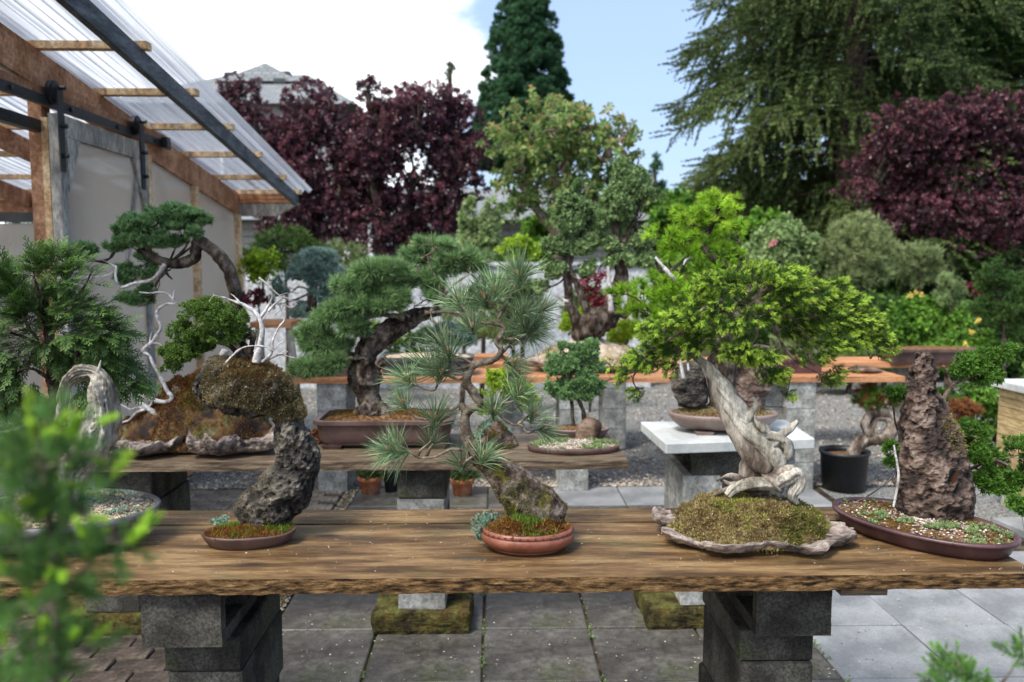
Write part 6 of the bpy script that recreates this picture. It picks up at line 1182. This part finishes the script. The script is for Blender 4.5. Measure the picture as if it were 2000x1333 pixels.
pads = pads_w([(1710, 770, 35, 16), (1690, 785, 26, 14), (1735, 785, 18, 14), (1712, 795, 18, 10), (1700, 760, 20, 10)], Y); pp, dd = sample_pads(pads, 900, 3, .2); mb2 = MB(); scatter(mb2, [t_tuft(24, .05, .003, 5, 85, s) for s in range(3)], pp[::2], dd[::2], 1, 4, .4); part('foliage', mb2, G['shrub_green'], m9, kind='stuff'); mb2 = MB(); scatter(mb2, [t_tuft(24, .05, .003, 5, 85, s) for s in range(3)], pp[1::3], dd[1::3], 1, 4, .4); part('dry_foliage', mb2, G['shrub_rust'], m9, kind='stuff')
# terracotta pots on the gravel
def tpot(px_, py_, r, h, lab, lf, lh, gname, grp='terracotta pots behind the benches', m='terracotta', nm='flower_pot', rust=0):
    c = PZ(px_, py_, 0); c[2] = -.008; Yq = c[1]; t = thing(nm, c, lab, 'flower pot', grp)
    pot(c, r, r, [(r * .32, 0), (r * .12, h * .72), (r * .10, h * .73), (0, h * .74), (-.002, h), (r * .08, h), (r * .12, h * .8)], G[m], t); soil(c, r * .9, r * .9, G['soil'], t, z=h * .85)
    n = 260; u = norm(rng.normal(0, 1, (n, 3))); u[:, 2] = np.abs(u[:, 2]); q = c + [0, 0, h * .9] + u * [r * 1.3, r * 1.3, lh] * rng.uniform(.2, 1, (n, 1)); mb = MB(); scatter(mb, [t_twig(22, .07, .022, .0022, s, .3) for s in range(3)], q, norm(u + [0, 0, .5]), lf, 4, .3); part('foliage', mb, G[gname], t, kind='stuff')
tpot(724, 962, .085, .125, 'terracotta flower pot with a green conifer seedling on the gravel, left of the middle pillar', .8, .16, 'hemlock')
tpot(903, 966, .085, .125, 'terracotta flower pot with a whitened lower half on the gravel, right of the middle pillar', .8, .14, 'hemlock')
tpot(764, 960, .06, .17, 'slim black nursery pot between the left terracotta pot and the middle pillar', .6, .1, 'shrub_dark', None, 'plastic')

# ================================================================== BACK BENCHES
GR = 'plants displayed on the back benches'
def shrub(name, label, Y, pads_px, tmpl, m, dens, scale=1, jit=.35, base=None, trunk=None, tr_m='bark', up=.35, seed=1, cat='shrub', group=None, r0=.03, shell=.45, nf=None, ground=-.03, ntw=4, tr0=.012):
    pd = pads_w(pads_px, Y); bx = pads_px[0][0] if base is None else base[0]
    c = P(bx, 600, Y); c[2] = ground if base is None or len(base) < 2 else P(base[0], base[1], Y)[2]
    t = thing(name, c, label, cat, group); pp, dd = sample_pads(pd, dens, seed, shell, noisef=nf); mb = MB(); scatter(mb, tmpl, pp, norm(dd + [0, -.1, up]), scale, seed, jit, toff=.25 * vn(pp * 2.2 / max(.3, Y / 12), seed)); part('foliage', mb, G[m], t, kind='stuff')
    mb = MB(); tops = [cc for cc, R in pd]; ctr = np.mean(tops, 0)
    if trunk is not None:
        for pts, rad in trunk: mb.tube(path(pts, Y), rad, 12, 14 * len(pts), disp=np.max(rad) * .3, dfreq=8 / np.max(rad) / 20)
        st = np.vstack([path(pts, Y) for pts, rad in trunk])
    else: mb.tube([c, c * .5 + ctr * .5 + [.03, 0, 0], ctr], [r0, r0 * .8, r0 * .3], 8, 16, disp=r0 * .2, dfreq=9); st = np.array([ctr, (c + ctr) / 2])
    twigs(mb, pd, st, tr0, ntw, seed, tr0 * .2, 5); part('trunk', mb, G[tr_m], t, smooth=True); return t
LV = lambda L, w, n=7, d=.3: [t_leaves(n, L, w, s, droop=d) for s in range(3)]
TF = lambda n, L, w, a=80: [t_tuft(n, L, w, 5, a, s, L * .2) for s in range(3)]
def tray(px_, py_, Y, a, b, h, m, lab, kind='rect', grp=GR, z=None, top='soil', nm='bonsai_pot'):
    c = P(px_, py_, Y); c[2] = z; t = thing(nm, c, lab, 'pot', grp)
    pot(c, a, b, [(a * .08, 0), (a * .03, h * .8), (0, h * .82), (0, h), (.025, h), (.03, h * .85)], G[m], t, kind=kind, feet=None); soil(c, a - .028, b - .028, G[top], t, z=h * .9, kind=kind, mound=.03); return t
tray(632, 745, 5.75, .22, .12, .10, 'pot_brown', 'rectangular brown pot on the cedar bench under the pine branch', z=.80)
tray(835, 745, 5.8, .33, .16, .13, 'pot_grey', 'wide dark pot heaped with sandy soil on the cedar bench behind the leaning pine', z=.80, top='soil_sand')
tray(1545, 735, 5.85, .20, .12, .10, 'pot_purple', 'small purplish rectangular pot on the cedar bench behind the spruce', z=.80)
tray(1815, 735, 6.95, .42, .14, .12, 'pot_brown', 'long rectangular brown trough near the right end of the farthest bench', z=.74)
c = P(1690, 742, 5.8); c[2] = .80; s1 = thing('flat_stone', c, 'flat grey stone lying on the cedar bench at its right end', 'stone'); rock_tube(np.array([c + [-.11, 0, .015], c + [-.05, 0, .022], c + [.04, 0, .02], c + [.11, 0, .012]]), [.012, .026, .024, .008], G['stone'], s1, 24, 30, .004, 20, 3, 3.2, name='stone') 
# sandy mound with the many-trunked tree
Y = 5.95; c = P(1140, 735, Y); c[2] = .80; S = Y / FPX
mt = thing('bonsai_tree', c, 'tall bushy multi trunk bonsai growing on a big sandy tan rock on the cedar bench', 'bonsai', GR)
plate(c[0] - .03, Y, .45, .26, .80, G['rock_tan'], mt, 41, rim=.02, th=.07, ragg=.15)
MV, MD = mound(c[0] + .03, Y + .02, .40, .24, .86, .17, G['mound'], mt, 43, pw=2, amp=.018, fr=6, name='mound')
fuzz(MV, MD, G['moss_dry'], mt, 2500, .010, .0025, cond=lambda V, D: fbm(V, 5, 3, 12) > .2, seed=3, per=3)
mb = MB(); mb.tube(path([(1120, 660), (1150, 640), (1180, 625), (1210, 600)], Y), np.array([12, 27, 25, 12]) * S, 24, 60, disp=.03, dfreq=11, groove=.8)
for pts, r in (([(1130, 650), (1124, 620), (1112, 595), (1110, 560), (1108, 530), (1115, 500), (1132, 470), (1138, 430), (1135, 400)], 12), ([(1152, 645), (1150, 615), (1138, 585), (1128, 560), (1120, 540), (1112, 520)], 11), ([(1190, 640), (1192, 600), (1205, 560), (1210, 510), (1205, 470), (1200, 430)], 14), ([(1215, 620), (1235, 590), (1225, 550), (1215, 500)], 10), ([(1210, 500), (1225, 460), (1240, 430)], 7), ([(1112, 510), (1095, 490), (1085, 480)], 5), ([(1132, 470), (1150, 450)], 5)):
    mb.tube(path(pts, Y), np.linspace(r, r * .4, len(pts)) * S, 12, 10 * len(pts), disp=.014, dfreq=12)
pads = pads_w([(1120, 400, 32, 30), (1140, 375, 25, 25), (1105, 440, 40, 32), (1140, 430, 38, 34), (1090, 480, 30, 26), (1130, 485, 30, 20), (1160, 470, 26, 22), (1235, 370, 38, 26), (1210, 400, 40, 34), (1250, 410, 28, 36), (1200, 440, 40, 28), (1235, 460, 40, 34), (1180, 420, 24, 24), (1225, 350, 25, 25), (1200, 480, 28, 18), (1255, 470, 20, 26), (1170, 520, 22, 16), (1080, 530, 30, 20), (1060, 560, 26, 16), (1215, 330, 16, 22), (1245, 340, 14, 16), (1150, 530, 26, 14), (1260, 510, 24, 18), (1215, 510, 34, 16)], Y)
pp, dd = sample_pads(pads, 4200, 5, .4, noisef=12, cull=-.08); mb2 = MB(); scatter(mb2, LV(.022, .013, 9), pp, dd, 1.0, 5, .4, toff=.2 * vn(pp * 5, 1)); part('foliage', mb2, G['box_leaf'], mt, kind='stuff')
twigs(mb, pads, path([(1110, 530), (1132, 470), (1205, 470), (1240, 430), (1085, 480), (1138, 430)], Y), .011, 5, 3, .003); part('trunk', mb, G['bark'], mt, smooth=True)
mb = MB(); mb.tube(path([(1195, 610), (1190, 560), (1188, 520)], Y - .1), [.02, .018, .012], 8, 14, disp=.006, dfreq=14); part('deadwood', mb, G['dead_white'], mt, smooth=True); mb = MB(); mb.tube(path([(1082, 577), (1100, 586), (1110, 590)], Y - .06), [.006, .009, .010], 7, 10); part('deadwood', mb, G['dead_white'], mt, smooth=True)
# blue spruce ball and stool
shrub('bonsai_tree', 'round blue grey spruce bonsai between the greenhouse corner and the leaning pine', 6.3, [(610, 520, 50, 32), (570, 560, 40, 28), (640, 550, 42, 28), (605, 580, 50, 22), (565, 600, 30, 16), (650, 585, 28, 20), (600, 610, 45, 14), (620, 500, 32, 14), (545, 590, 16, 14), (640, 610, 24, 12)], TF(16, .04, .0035), 'shrub_blue', 2300, base=(612, 650), trunk=[([(612, 680), (610, 620), (612, 570), (614, 530)], [.06, .045, .035, .02])], cat='bonsai', group=GR, nf=8, tr0=.01)
c = P(562, 700, 6.0); c[2] = 0
stl = thing('stool', P(560, 640, 6.0) * [1, 1, 0] + [0, 0, -.02], 'reddish brown wooden stool with splayed legs near the greenhouse corner', 'stool'); zt_ = P(560, 630, 6)[2]
part('seat', MB().box(P(500, 630, 6)[0], P(578, 630, 6)[0], 5.85, 6.2, zt_ - .03, zt_ + .012), G['cedar'], stl)
for a, b in (((506, 640), (500, 860)), ((565, 640), (578, 860))):
    for yy in (5.9, 6.15): p0 = P(a[0], a[1], yy); p1 = P(b[0], 0, yy); part('leg', MB().bar((p0[0], yy, zt_ - .031), (p1[0], yy, -.03), .045, .045), G['lumber_grey'], stl)
shrub('potted_maple', 'lime yellow maple at the greenhouse corner in front of the pale wall', 7.2, [(505, 515, 26, 16), (515, 500, 20, 10), (490, 530, 18, 14), (525, 530, 12, 12), (512, 540, 20, 10)], LV(.06, .045, 6), 'shrub_lime', 260, base=(505, 600), cat='maple', group=GR, ntw=2, r0=.012)
shrub('red_shrub', 'small crimson leaved shrub below the lime maple by the greenhouse corner', 7.3, [(490, 585, 18, 14), (510, 580, 14, 14)], LV(.04, .028, 6), 'shrub_red', 500, base=(498, 640), ntw=2, r0=.012)
# plants seen between and beneath the display trees
GBK = 'mixed shrubs and young trees behind the back benches'
shrub('green_shrub', 'low dark green conifer mound behind the blue spruce and pine', 7.6, [(790, 690, 40, 22), (830, 660, 35, 18), (660, 690, 30, 20)], TF(16, .05, .004), 'shrub_dark', 700, base=(790, 740), group=GBK)
shrub('yellow_shrub', 'yellow green feathery shrub behind the black pine, left of the sandy rock', 7.4, [(1000, 560, 50, 22), (970, 590, 50, 24), (1020, 600, 45, 26), (950, 640, 60, 22), (1040, 570, 24, 16), (1010, 530, 28, 14), (900, 660, 40, 20)], TF(14, .06, .004), 'shrub_pale', 700, base=(1000, 680), group=GBK, ntw=3)
shrub('yellow_shrub', 'yellow green bush beside the foot of the leaning pine trunk', 7.8, [(760, 660, 50, 22), (830, 700, 40, 18), (720, 640, 30, 14)], TF(14, .05, .005), 'shrub_lime', 380, base=(760, 740), group=GBK, ntw=3)
shrub('golden_cypress', 'tiny golden orange cypress beside the multi trunk bonsai', 6.6, [(1110, 625, 10, 14), (1106, 640, 12, 8), (1140, 615, 9, 14)], TF(16, .04, .004), 'shrub_lime', 2500, base=(1110, 655), group=GBK, ntw=1, r0=.01)
shrub('red_maple', 'small dark red maple showing between the trunks of the multi trunk bonsai', 7.2, [(1165, 545, 20, 9), (1160, 580, 22, 10), (1175, 600, 14, 10), (1150, 560, 16, 8)], LV(.05, .03, 6), 'shrub_red', 420, base=(1170, 640), group=GBK, ntw=2, r0=.012)
shrub('lime_conifer', 'lime green mounded conifer at the right foot of the sandy rock', 6.5, [(1215, 650, 30, 20), (1230, 640, 24, 16), (1200, 665, 18, 10)], TF(18, .045, .004), 'shrub_lime', 1200, base=(1215, 680), group=GBK, ntw=2)
for k, (px_, w_, y_, m_, lab) in enumerate(((700, 80, 560, 'shrub_pale', 'pale green bush in front of the pale wall, right of the blue spruce'), (555, 90, 470, 'hemlock', 'loose young pine beside the greenhouse eave, below the left plum tree'), (660, 90, 500, 'shrub_grey', 'grey green pine sapling behind the blue spruce bonsai'))):
    shrub('young_pine', lab, 9.2 + .3 * k, [(px_, y_, w_ * .7, 26), (px_ - w_ * .5, y_ + 25, w_ * .5, 22), (px_ + w_ * .5, y_ + 22, w_ * .5, 20), (px_, y_ + 45, w_ * .8, 18)], TF(14, .09, .006), m_, 170, base=(px_,), group=GBK, ntw=3, seed=k + 2, up=.6)
shrub('columnar_maple', 'lime green upright maple with two narrow columns right of the middle plum tree', 9.6, [(915, 430, 16, 36), (912, 470, 18, 24), (955, 440, 18, 34), (950, 470, 24, 20), (960, 410, 10, 20), (918, 400, 8, 16), (965, 485, 20, 14)], LV(.05, .032, 7), 'shrub_pale', 420, base=(940,), group=GBK, ntw=3)
shrub('lime_maple', 'bright lime maple above the pale wall in the middle', 9.3, [(1015, 480, 28, 14), (1000, 490, 22, 14), (1035, 485, 18, 14), (1020, 500, 24, 10)], LV(.06, .045, 6), 'shrub_lime', 220, base=(1015,), group=GBK, ntw=2)
shrub('dark_shrub', 'deep green shrub behind the lime maple and above the wall', 11.2, [(960, 500, 45, 30), (1010, 500, 40, 34), (900, 505, 40, 26), (1050, 495, 30, 30)], LV(.06, .035, 7), 'shrub_green', 160, base=(980,), group=GBK, ntw=3)
SH = [ # px, py, rx, ry, Y, material, kind, label
 (1530, 500, 75, 70, 11.2, 'shrub_pale', 'L', 'pale leafy rhododendron shrub with drooping leaves behind the spruce'),
 (1680, 500, 85, 85, 11.0, 'shrub_grey', 'P', 'large grey green mugo pine right of centre, twisted bare limbs beneath'),
 (1795, 520, 50, 48, 11.2, 'shrub_grey', 'P', 'smaller grey green pine in front of the right plum tree'),
 (1960, 590, 70, 95, 7.2, 'shrub_dark', 'C', 'dense dark green rounded conifer at the right edge'),
 (1855, 570, 32, 40, 9.5, 'shrub_pale', 'C', 'soft yellow green rounded shrub left of the dark right edge conifer'),
 (1800, 640, 90, 60, 9.6, 'shrub_green', 'L', 'bright green azalea thicket dotted with yellow blooms'),
 (1900, 690, 80, 45, 7.6, 'shrub_green', 'L', 'green azalea with pale yellow blooms in front of the dark conifer'),
 (1730, 665, 80, 55, 10.3, 'shrub_grey', 'P', 'low spreading grey green juniper behind the cedar bench'),
 (1620, 620, 70, 60, 10.9, 'shrub_grey', 'P', 'grey green pine mass behind the right of the spruce'),
 (1900, 500, 60, 30, 13.5, 'shrub_dark', 'L', 'dark clipped shrub far back beneath the right plum tree'),
 (1570, 680, 70, 50, 10.5, 'shrub_grey', 'P', 'grey shrub seen under the spruce crown'),
 (1470, 650, 70, 70, 10.9, 'shrub_dark', 'C', 'dark conifer filling the gap behind the spruce trunk'),
 (1000, 640, 70, 40, 8.6, 'shrub_pale', 'P', 'pale feathery shrub between the black pine and the sandy rock'),
 (1150, 600, 60, 45, 8.8, 'shrub_grey', 'P', 'grey green shrub behind the base of the multi trunk bonsai'),
 (900, 600, 50, 40, 9.0, 'shrub_grey', 'C', 'grey green mound in front of the pale wall behind the black pine'),
 (1660, 715, 100, 34, 10.0, 'shrub_pale', 'P', 'pale ground hugging juniper just behind the right end of the benches'),
 (1060, 470, 50, 50, 12.4, 'shrub_green', 'L', 'green leafy bush between the cherry trunk and the wall'),
 (1340, 560, 70, 70, 10.2, 'shrub_green', 'L', 'fresh green shrub behind the larch'),
 (1330, 440, 60, 70, 15.0, 'shrub_green', 'L', 'bright green small tree right of the multi trunk bonsai'),
 (1480, 470, 70, 60, 14.0, 'shrub_green', 'L', 'green undergrowth tree below the drooping conifer'),
]
for k, (a, b, rx, ry, yy, m_, kd, lab) in enumerate(SH):
    r = np.random.default_rng(k + 50); pl = [(a, b, rx * .6, ry * .6)]
    for j in range(8): an = j * .785 + r.uniform(-.3, .3); pl.append((a + rx * .62 * math.cos(an), b - ry * .6 * math.sin(an), rx * r.uniform(.28, .42), ry * r.uniform(.28, .42), r.uniform(-.1, .1)))
    tm_, dn = {'L': (LV(.075 * yy / 9, .045 * yy / 9, 6), 190 * (9 / yy) ** 2), 'P': (TF(16, .085 * yy / 9, .005 * yy / 9, 60), 300 * (9 / yy) ** 2), 'C': (TF(16, .055 * yy / 9, .005 * yy / 9), 520 * (9 / yy) ** 2)}[kd]
    shrub({'L': 'leafy_shrub', 'P': 'pine_shrub', 'C': 'conifer_shrub'}[kd], lab, yy, pl, tm_, m_, dn, base=(a,), group=GBK, seed=k, up=.6 if kd == 'P' else .25, ntw=5, r0=.035, nf=None)
def blooms(lab, pts, Y, m, rad, nm='flower_cluster', cat='flowers'):
    c = P(pts[0][0], pts[0][1], Y); t = thing(nm, c, lab, cat, 'flower clusters among the back shrubs'); 
    for x, y in pts: mb = MB(); q = P(x, y, Y) + rng.normal(0, 1, (18, 3)) * rad * .55; scatter(mb, LV(rad * 1.3, rad * .9, 7, .1), q, norm(rng.normal(0, .6, (18, 3)) + [0, -1, .3]), 1, 3); part('bloom', mb, G[m], t)
blooms('pale yellow azalea blooms beside the dark right edge conifer', [(1908, 628), (1898, 650), (1885, 674), (1868, 690), (1985, 680), (1870, 705)], 7.1, 'petal_yellow', .012)
blooms('deep yellow blooms above the green azalea thicket', [(1788, 572), (1800, 576), (1778, 578)], 7.5, 'petal_yellow', .012)
blooms('coral pink bloom in the pale rhododendron', [(1512, 474), (1505, 478)], 8.0, 'petal_pink', .014)
blooms('red flowering patch left of the dark right edge conifer', [(1905, 565), (1915, 568), (1922, 566)], 8.8, 'shrub_red', .04)
shrub('rust_shrub', 'rusty orange heather behind the tall rock of the right bonsai', 6.4, [(1875, 795, 34, 16), (1865, 810, 30, 14), (1895, 800, 20, 14)], TF(14, .05, .004), 'shrub_rust', 900, base=(1875, 840), group=GBK, ntw=2)
shrub('green_shrub', 'low green cushion beneath the slatted planter', 6.9, [(1920, 830, 30, 20), (1900, 780, 50, 30), (1940, 790, 30, 40)], LV(.05, .03, 6), 'shrub_green', 400, base=(1920, 880), group=GBK, ntw=2)
shrub('green_seedling', 'small leafy seedling poking in at the right edge in front of the gravel', 2.6, [(1992, 985, 16, 14)], LV(.022, .015, 6), 'shrub_green', 4500, base=(2075,), ground=-.01, ntw=2, r0=.002, tr0=.002)

# ================================================================== TREES
def crown(name, label, Y, lobes, tmpl, m, dens, trunks, tr_m='bark', seed=1, group=None, up=.15, cat='tree', jit=.5, shell=.55, toff=None, nf=None, jl=.16, ntw=5, tr0=.05):
    pd = []
    r = np.random.default_rng(seed)
    for p in lobes:
        for cc, R in pads_w([p], Y): pd.append((cc + [0, r.uniform(-.25, .25) * R[0], 0], R))
    c = P(trunks[0][0][0][0], 500, Y); c[2] = -.05; t = thing(name, c, label, cat, group); pp, dd = sample_pads(pd, dens, seed, shell, flat=False, noisef=nf)
    pp = pp + r.normal(0, 1, pp.shape) * jl * np.mean([R[0] for _, R in pd]) * (r.random((len(pp), 1)) < .25)
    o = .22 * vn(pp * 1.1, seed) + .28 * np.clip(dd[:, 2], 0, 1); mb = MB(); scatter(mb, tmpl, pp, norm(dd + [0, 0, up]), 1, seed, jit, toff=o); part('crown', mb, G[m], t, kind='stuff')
    mb = MB(); st = []
    for pts, rad in trunks:
        q = path(pts, Y)
        if pts[0][1] > 520: q[0, 2] = -.05
        mb.tube(q, rad, 10, 10 * len(pts), disp=rad[0] * .15, dfreq=3); st.append(q)
    twigs(mb, pd, np.vstack(st), tr0, ntw, seed, tr0 * .15, 5); part('trunk', mb, G[tr_m], t, smooth=True)
GP = 'purple leaved plum trees'
PL = [t_leaves(10, .075, .042, s, 75) for s in range(4)]
def rl(cx, cy, rx, ry, n, seed, lo=.26, hi=.42):
    r = np.random.default_rng(seed); L = [(cx, cy, rx * .6, ry * .6)]
    for k in range(n): a = 2 * math.pi * k / n + r.uniform(-.25, .25); q = r.uniform(.55, .78); L.append((cx + rx * q * math.cos(a), cy - ry * q * math.sin(a), rx * r.uniform(lo, hi), ry * r.uniform(lo, hi), r.uniform(-.5, .5)))
    return L
crown('plum_tree', 'purple leaved plum tree left of centre rising beside the greenhouse eave, with reddish top shoots', 13.5, rl(620, 310, 105, 125, 12, 1) + [(468, 205, 44, 40), (500, 265, 55, 50), (600, 190, 45, 34), (570, 300, 70, 60), (700, 350, 50, 80), (620, 440, 90, 50), (560, 420, 60, 50), (650, 400, 60, 60), (540, 330, 60, 60), (455, 180, 30, 24)], PL, 'plum', 84, [([(600, 700), (605, 500), (600, 400), (610, 300)], [.16, .13, .10, .06]), ([(600, 450), (560, 380), (530, 300), (490, 230)], [.10, .07, .05, .03]), ([(604, 440), (650, 360), (670, 280)], [.09, .06, .03])], seed=2, group=GP)
crown('plum_tree', 'broad purple leaved plum tree in the middle, its crown meeting the green cherry', 13.0, rl(810, 330, 135, 150, 14, 5) + [(720, 190, 24, 30), (850, 200, 55, 35), (790, 200, 55, 30), (720, 300, 50, 60), (900, 260, 45, 50), (740, 450, 60, 50), (850, 450, 60, 45), (890, 220, 40, 30), (760, 240, 60, 40), (720, 170, 16, 14), (920, 300, 30, 40)], PL, 'plum', 80, [([(790, 700), (790, 520), (795, 440), (810, 340)], [.18, .14, .11, .06]), ([(790, 480), (740, 400), (720, 300), (720, 210)], [.10, .08, .05, .02]), ([(795, 460), (850, 380), (880, 280)], [.1, .07, .03])], seed=3, group=GP)
crown('plum_tree', 'purple leaved plum tree on the right in front of the tall conifers', 13.5, rl(1860, 330, 190, 130, 16, 9) + [(1760, 310, 70, 40), (1950, 240, 70, 50), (1870, 260, 70, 50), (1700, 372, 62, 18), (2040, 300, 80, 90), (1800, 420, 90, 50), (1930, 430, 90, 50), (2020, 440, 80, 60), (1820, 235, 40, 26), (1960, 200, 26, 16), (1760, 440, 50, 50), (1890, 480, 70, 30)], PL, 'plum', 66, [([(1850, 640), (1850, 480), (1850, 420), (1870, 330)], [.18, .14, .11, .06]), ([(1850, 450), (1900, 380), (1950, 300)], [.1, .07, .03]), ([(1850, 460), (1780, 400), (1700, 375)], [.1, .06, .03])], seed=4, group=GP)
crown('cherry_tree', 'green cherry tree with bronze young leaves in front of the tall dark conifer', 11.5, rl(1090, 310, 120, 100, 13, 7) + [(1060, 215, 40, 22), (1170, 240, 50, 28), (1220, 260, 35, 26), (980, 280, 40, 34), (1130, 210, 28, 16), (1000, 230, 26, 20), (1240, 320, 24, 40), (1010, 390, 50, 50), (1130, 420, 60, 40), (1200, 380, 50, 50)], [t_leaves(8, .11, .055, s, 80, droop=.45) for s in range(4)], 'broad', 32, [([(1090, 700), (1085, 520), (1090, 440), (1085, 330)], [.12, .10, .08, .04]), ([(1088, 460), (1030, 380), (1000, 290)], [.07, .05, .02]), ([(1090, 460), (1150, 370), (1190, 280)], [.07, .05, .02]), ([(1086, 420), (1110, 300), (1110, 240)], [.05, .04, .02])], tr_m='bark_thin', seed=6, shell=.35)
# cone shaped dark conifer
def cone_tree(name, label, Y, px_, ytop, ybot, hw, m, n, lobe, seed, tm_, pw=.8, dk=1.0):
    r = np.random.default_rng(seed); S_ = Y / FPX; zt_, zb = P(px_, ytop, Y)[2], P(px_, ybot, Y)[2]; cx = P(px_, 300, Y)[0]
    c = np.array([cx, Y, -.05]); t = thing(name, c, label, 'conifer'); pd = []
    for k in range(n):
        u = r.uniform(0, 1) ** .8; z = zt_ + (zb - zt_) * u; R_ = hw * S_ * u ** pw * r.uniform(.02, 1.0) ** .6; a = r.uniform(0, 6.28); l = lobe * S_ * r.uniform(.6, 1.3) * (.45 + .6 * u); pd.append((np.array([cx + R_ * math.cos(a), Y + R_ * math.sin(a), z]), np.array([l, l, l * .75])))
    pp, dd = sample_pads(pd, dk * 190 / (S_ * 100) ** 2, seed, .4, flat=False); mb = MB(); scatter(mb, tm_, pp, norm(dd + [0, 0, .4]), S_ * 100, seed, .4, toff=.3 * vn(pp * .8, seed)); part('crown', mb, G[m], t, kind='stuff')
    mb = MB(); mb.tube([c, (cx, Y, zt_)], [.45, .06], 10, 20, disp=.05, dfreq=1); part('trunk', mb, G['bark'], t, smooth=True)
cone_tree('tall_conifer', 'tall dense dark green cone shaped conifer in the middle of the sky', 38, 1024, -140, 330, 118, 'sequoia', 1900, 11, 3, TF(16, .05, .010), .75, 2.4)
cone_tree('young_conifer', 'small pointed conifer top peeking above the middle plum tree', 26, 880, 128, 300, 50, 'sequoia', 40, 14, 5, TF(14, .05, .009), .8)
cone_tree('far_conifer', 'distant hazy green tree low between the cherry and the drooping conifer', 55, 1280, 300, 520, 46, 'sequoia', 60, 16, 6, TF(12, .06, .014), .6)
# drooping conifers
def drooper(label, Y, px_, spread, ztop, zlow, nb, m, seed, trunk_r, az=(0, 6.28), dens=1.0, hl=(.35, .95), rise=.15, gap=None):
    r = np.random.default_rng(seed); cx = P(px_, 400, Y)[0]; t = thing('drooping_conifer', (cx, Y, -.05), label, 'conifer', 'big conifers towering at the right'); mb = MB(); fb = MB(); HG = [t_hang(1.0, s, 40, .034, .13) for s in range(4)]
    P_, D_, S_ = [], [], []
    for k in range(nb):
        z = zlow + (ztop - zlow) * ((k + .5) / nb) ** .95; a = r.uniform(*az); u = (z - zlow) / (ztop - zlow); L = spread(z) * r.uniform(.7, 1.1); d = np.array([math.cos(a), math.sin(a), 0]); b0 = np.array([cx, Y, z + L * .12])
        s_ = np.linspace(0, 1, 7); q = b0 + d * (L * s_)[:, None] + np.array([0, 0, 1]) * (L * (rise * s_ - (rise + .36) * s_ ** 2))[:, None] + r.normal(0, .03 * L, (7, 3)) * s_[:, None]
        mb.tube(q, [.05, .04, .032, .026, .02, .014, .008], 5, 10); n = int(L * 17 * dens)
        uu = r.uniform(.12, 1, n) ** .75; qi = np.stack([np.interp(uu, s_, q[:, j]) for j in range(3)], 1); sd = np.array([-d[1], d[0], 0]); w = r.normal(0, 1, n) * .24 * L * (1 - uu * .6); qq = qi + sd * w[:, None] - np.array([0, 0, 1]) * (np.abs(w) * .35)[:, None]
        P_.append(qq); D_.append(norm(d * .45 + sd * (np.sign(w) * .35)[:, None] + [0, 0, -1.0] + r.normal(0, .12, (n, 3)))); S_.append(r.uniform(hl[0], hl[1], n) * (1.15 - .5 * uu))
        P_.append(qq + [0, 0, .04]); D_.append(norm(d + sd * r.normal(0, .6, len(qq))[:, None] + [0, 0, -.2])); S_.append(np.full(len(qq), .5))
    pp, dd, ss = np.vstack(P_), np.vstack(D_), np.concatenate(S_); fb = MB(); scatter(fb, HG, pp, dd, ss, seed, .05, toff=.3 * vn(pp * .7, seed)); part('foliage', fb, G[m], t, kind='stuff')
    part('branches', mb, G['bark'], t, smooth=True); mb = MB(); mb.tube([(cx, Y, -.05), (cx + .05, Y, 3), (cx, Y, ztop + 1)], [trunk_r, trunk_r * .85, .1], 14, 40, disp=.05, dfreq=2); part('trunk', mb, G['bark'], t, smooth=True); return t
drooper('great conifer with long drooping olive branches reaching over the sky at upper right', 17, 1655, lambda z: 4.3 * (1 - (z / 17)) ** .6 + .15, 13, 2.2, 104, 'deodar', 5, .34, dens=1.6, hl=(.3, .85))
drooper('darker green conifer behind the right plum tree, filling the upper right corner', 20, 1930, lambda z: 4.2 * (1 - z / 22) ** .5, 13, 3.0, 130, 'hemlock', 8, .36, dens=2.0, hl=(.25, .5), rise=.3)
drooper('far conifer behind the great drooping one, dark between its limbs', 26, 1760, lambda z: 5.2 * (1 - z / 26) ** .5, 15, 1.5, 130, 'hemlock', 11, .4, dens=1.6, hl=(.4, .8), rise=.2)
# background belt closing the horizon
def belt(name, label, Y, x0, x1, hgt, m, n, seed, L=.35):
    r = np.random.default_rng(seed); X = r.uniform(x0, x1, n); top = hgt * (1 + .35 * vn(np.stack([X * .25, 0 * X, 0 * X], 1), seed)); q = np.stack([X, Y + r.uniform(-1.2, 1.2, n), top * r.uniform(0, 1, n) ** .75], 1)
    mb = MB(); scatter(mb, [t_leaves(8, L, L * .5, s) for s in range(3)], q, norm(r.normal(0, .6, (n, 3)) + [0, -.5, .6]), 1, seed, .3, toff=.4 * vn(q * .5, seed)); return tag(part(name, mb, G[m], org=(0, Y, 0)), label, 'hedge', kind='stuff')
belt('hedge', 'far dark green hedge and undergrowth closing the view at the right', 24, 3.5, 22, 3.2, 'shrub_dark', 9000, 3)
belt('hedge', 'leafy green undergrowth between the outbuilding and the conifers', 19.5, 2.6, 9, 2.0, 'shrub_green', 3500, 5, .25)
belt('hedge', 'far left hedge behind the greenhouse', 30, -26, -6, 3.2, 'shrub_dark', 5000, 7)
belt('hedge', 'low shrubs under the right plum tree', 12.2, 4.0, 11, .9, 'shrub_dark', 4500, 9, .16)
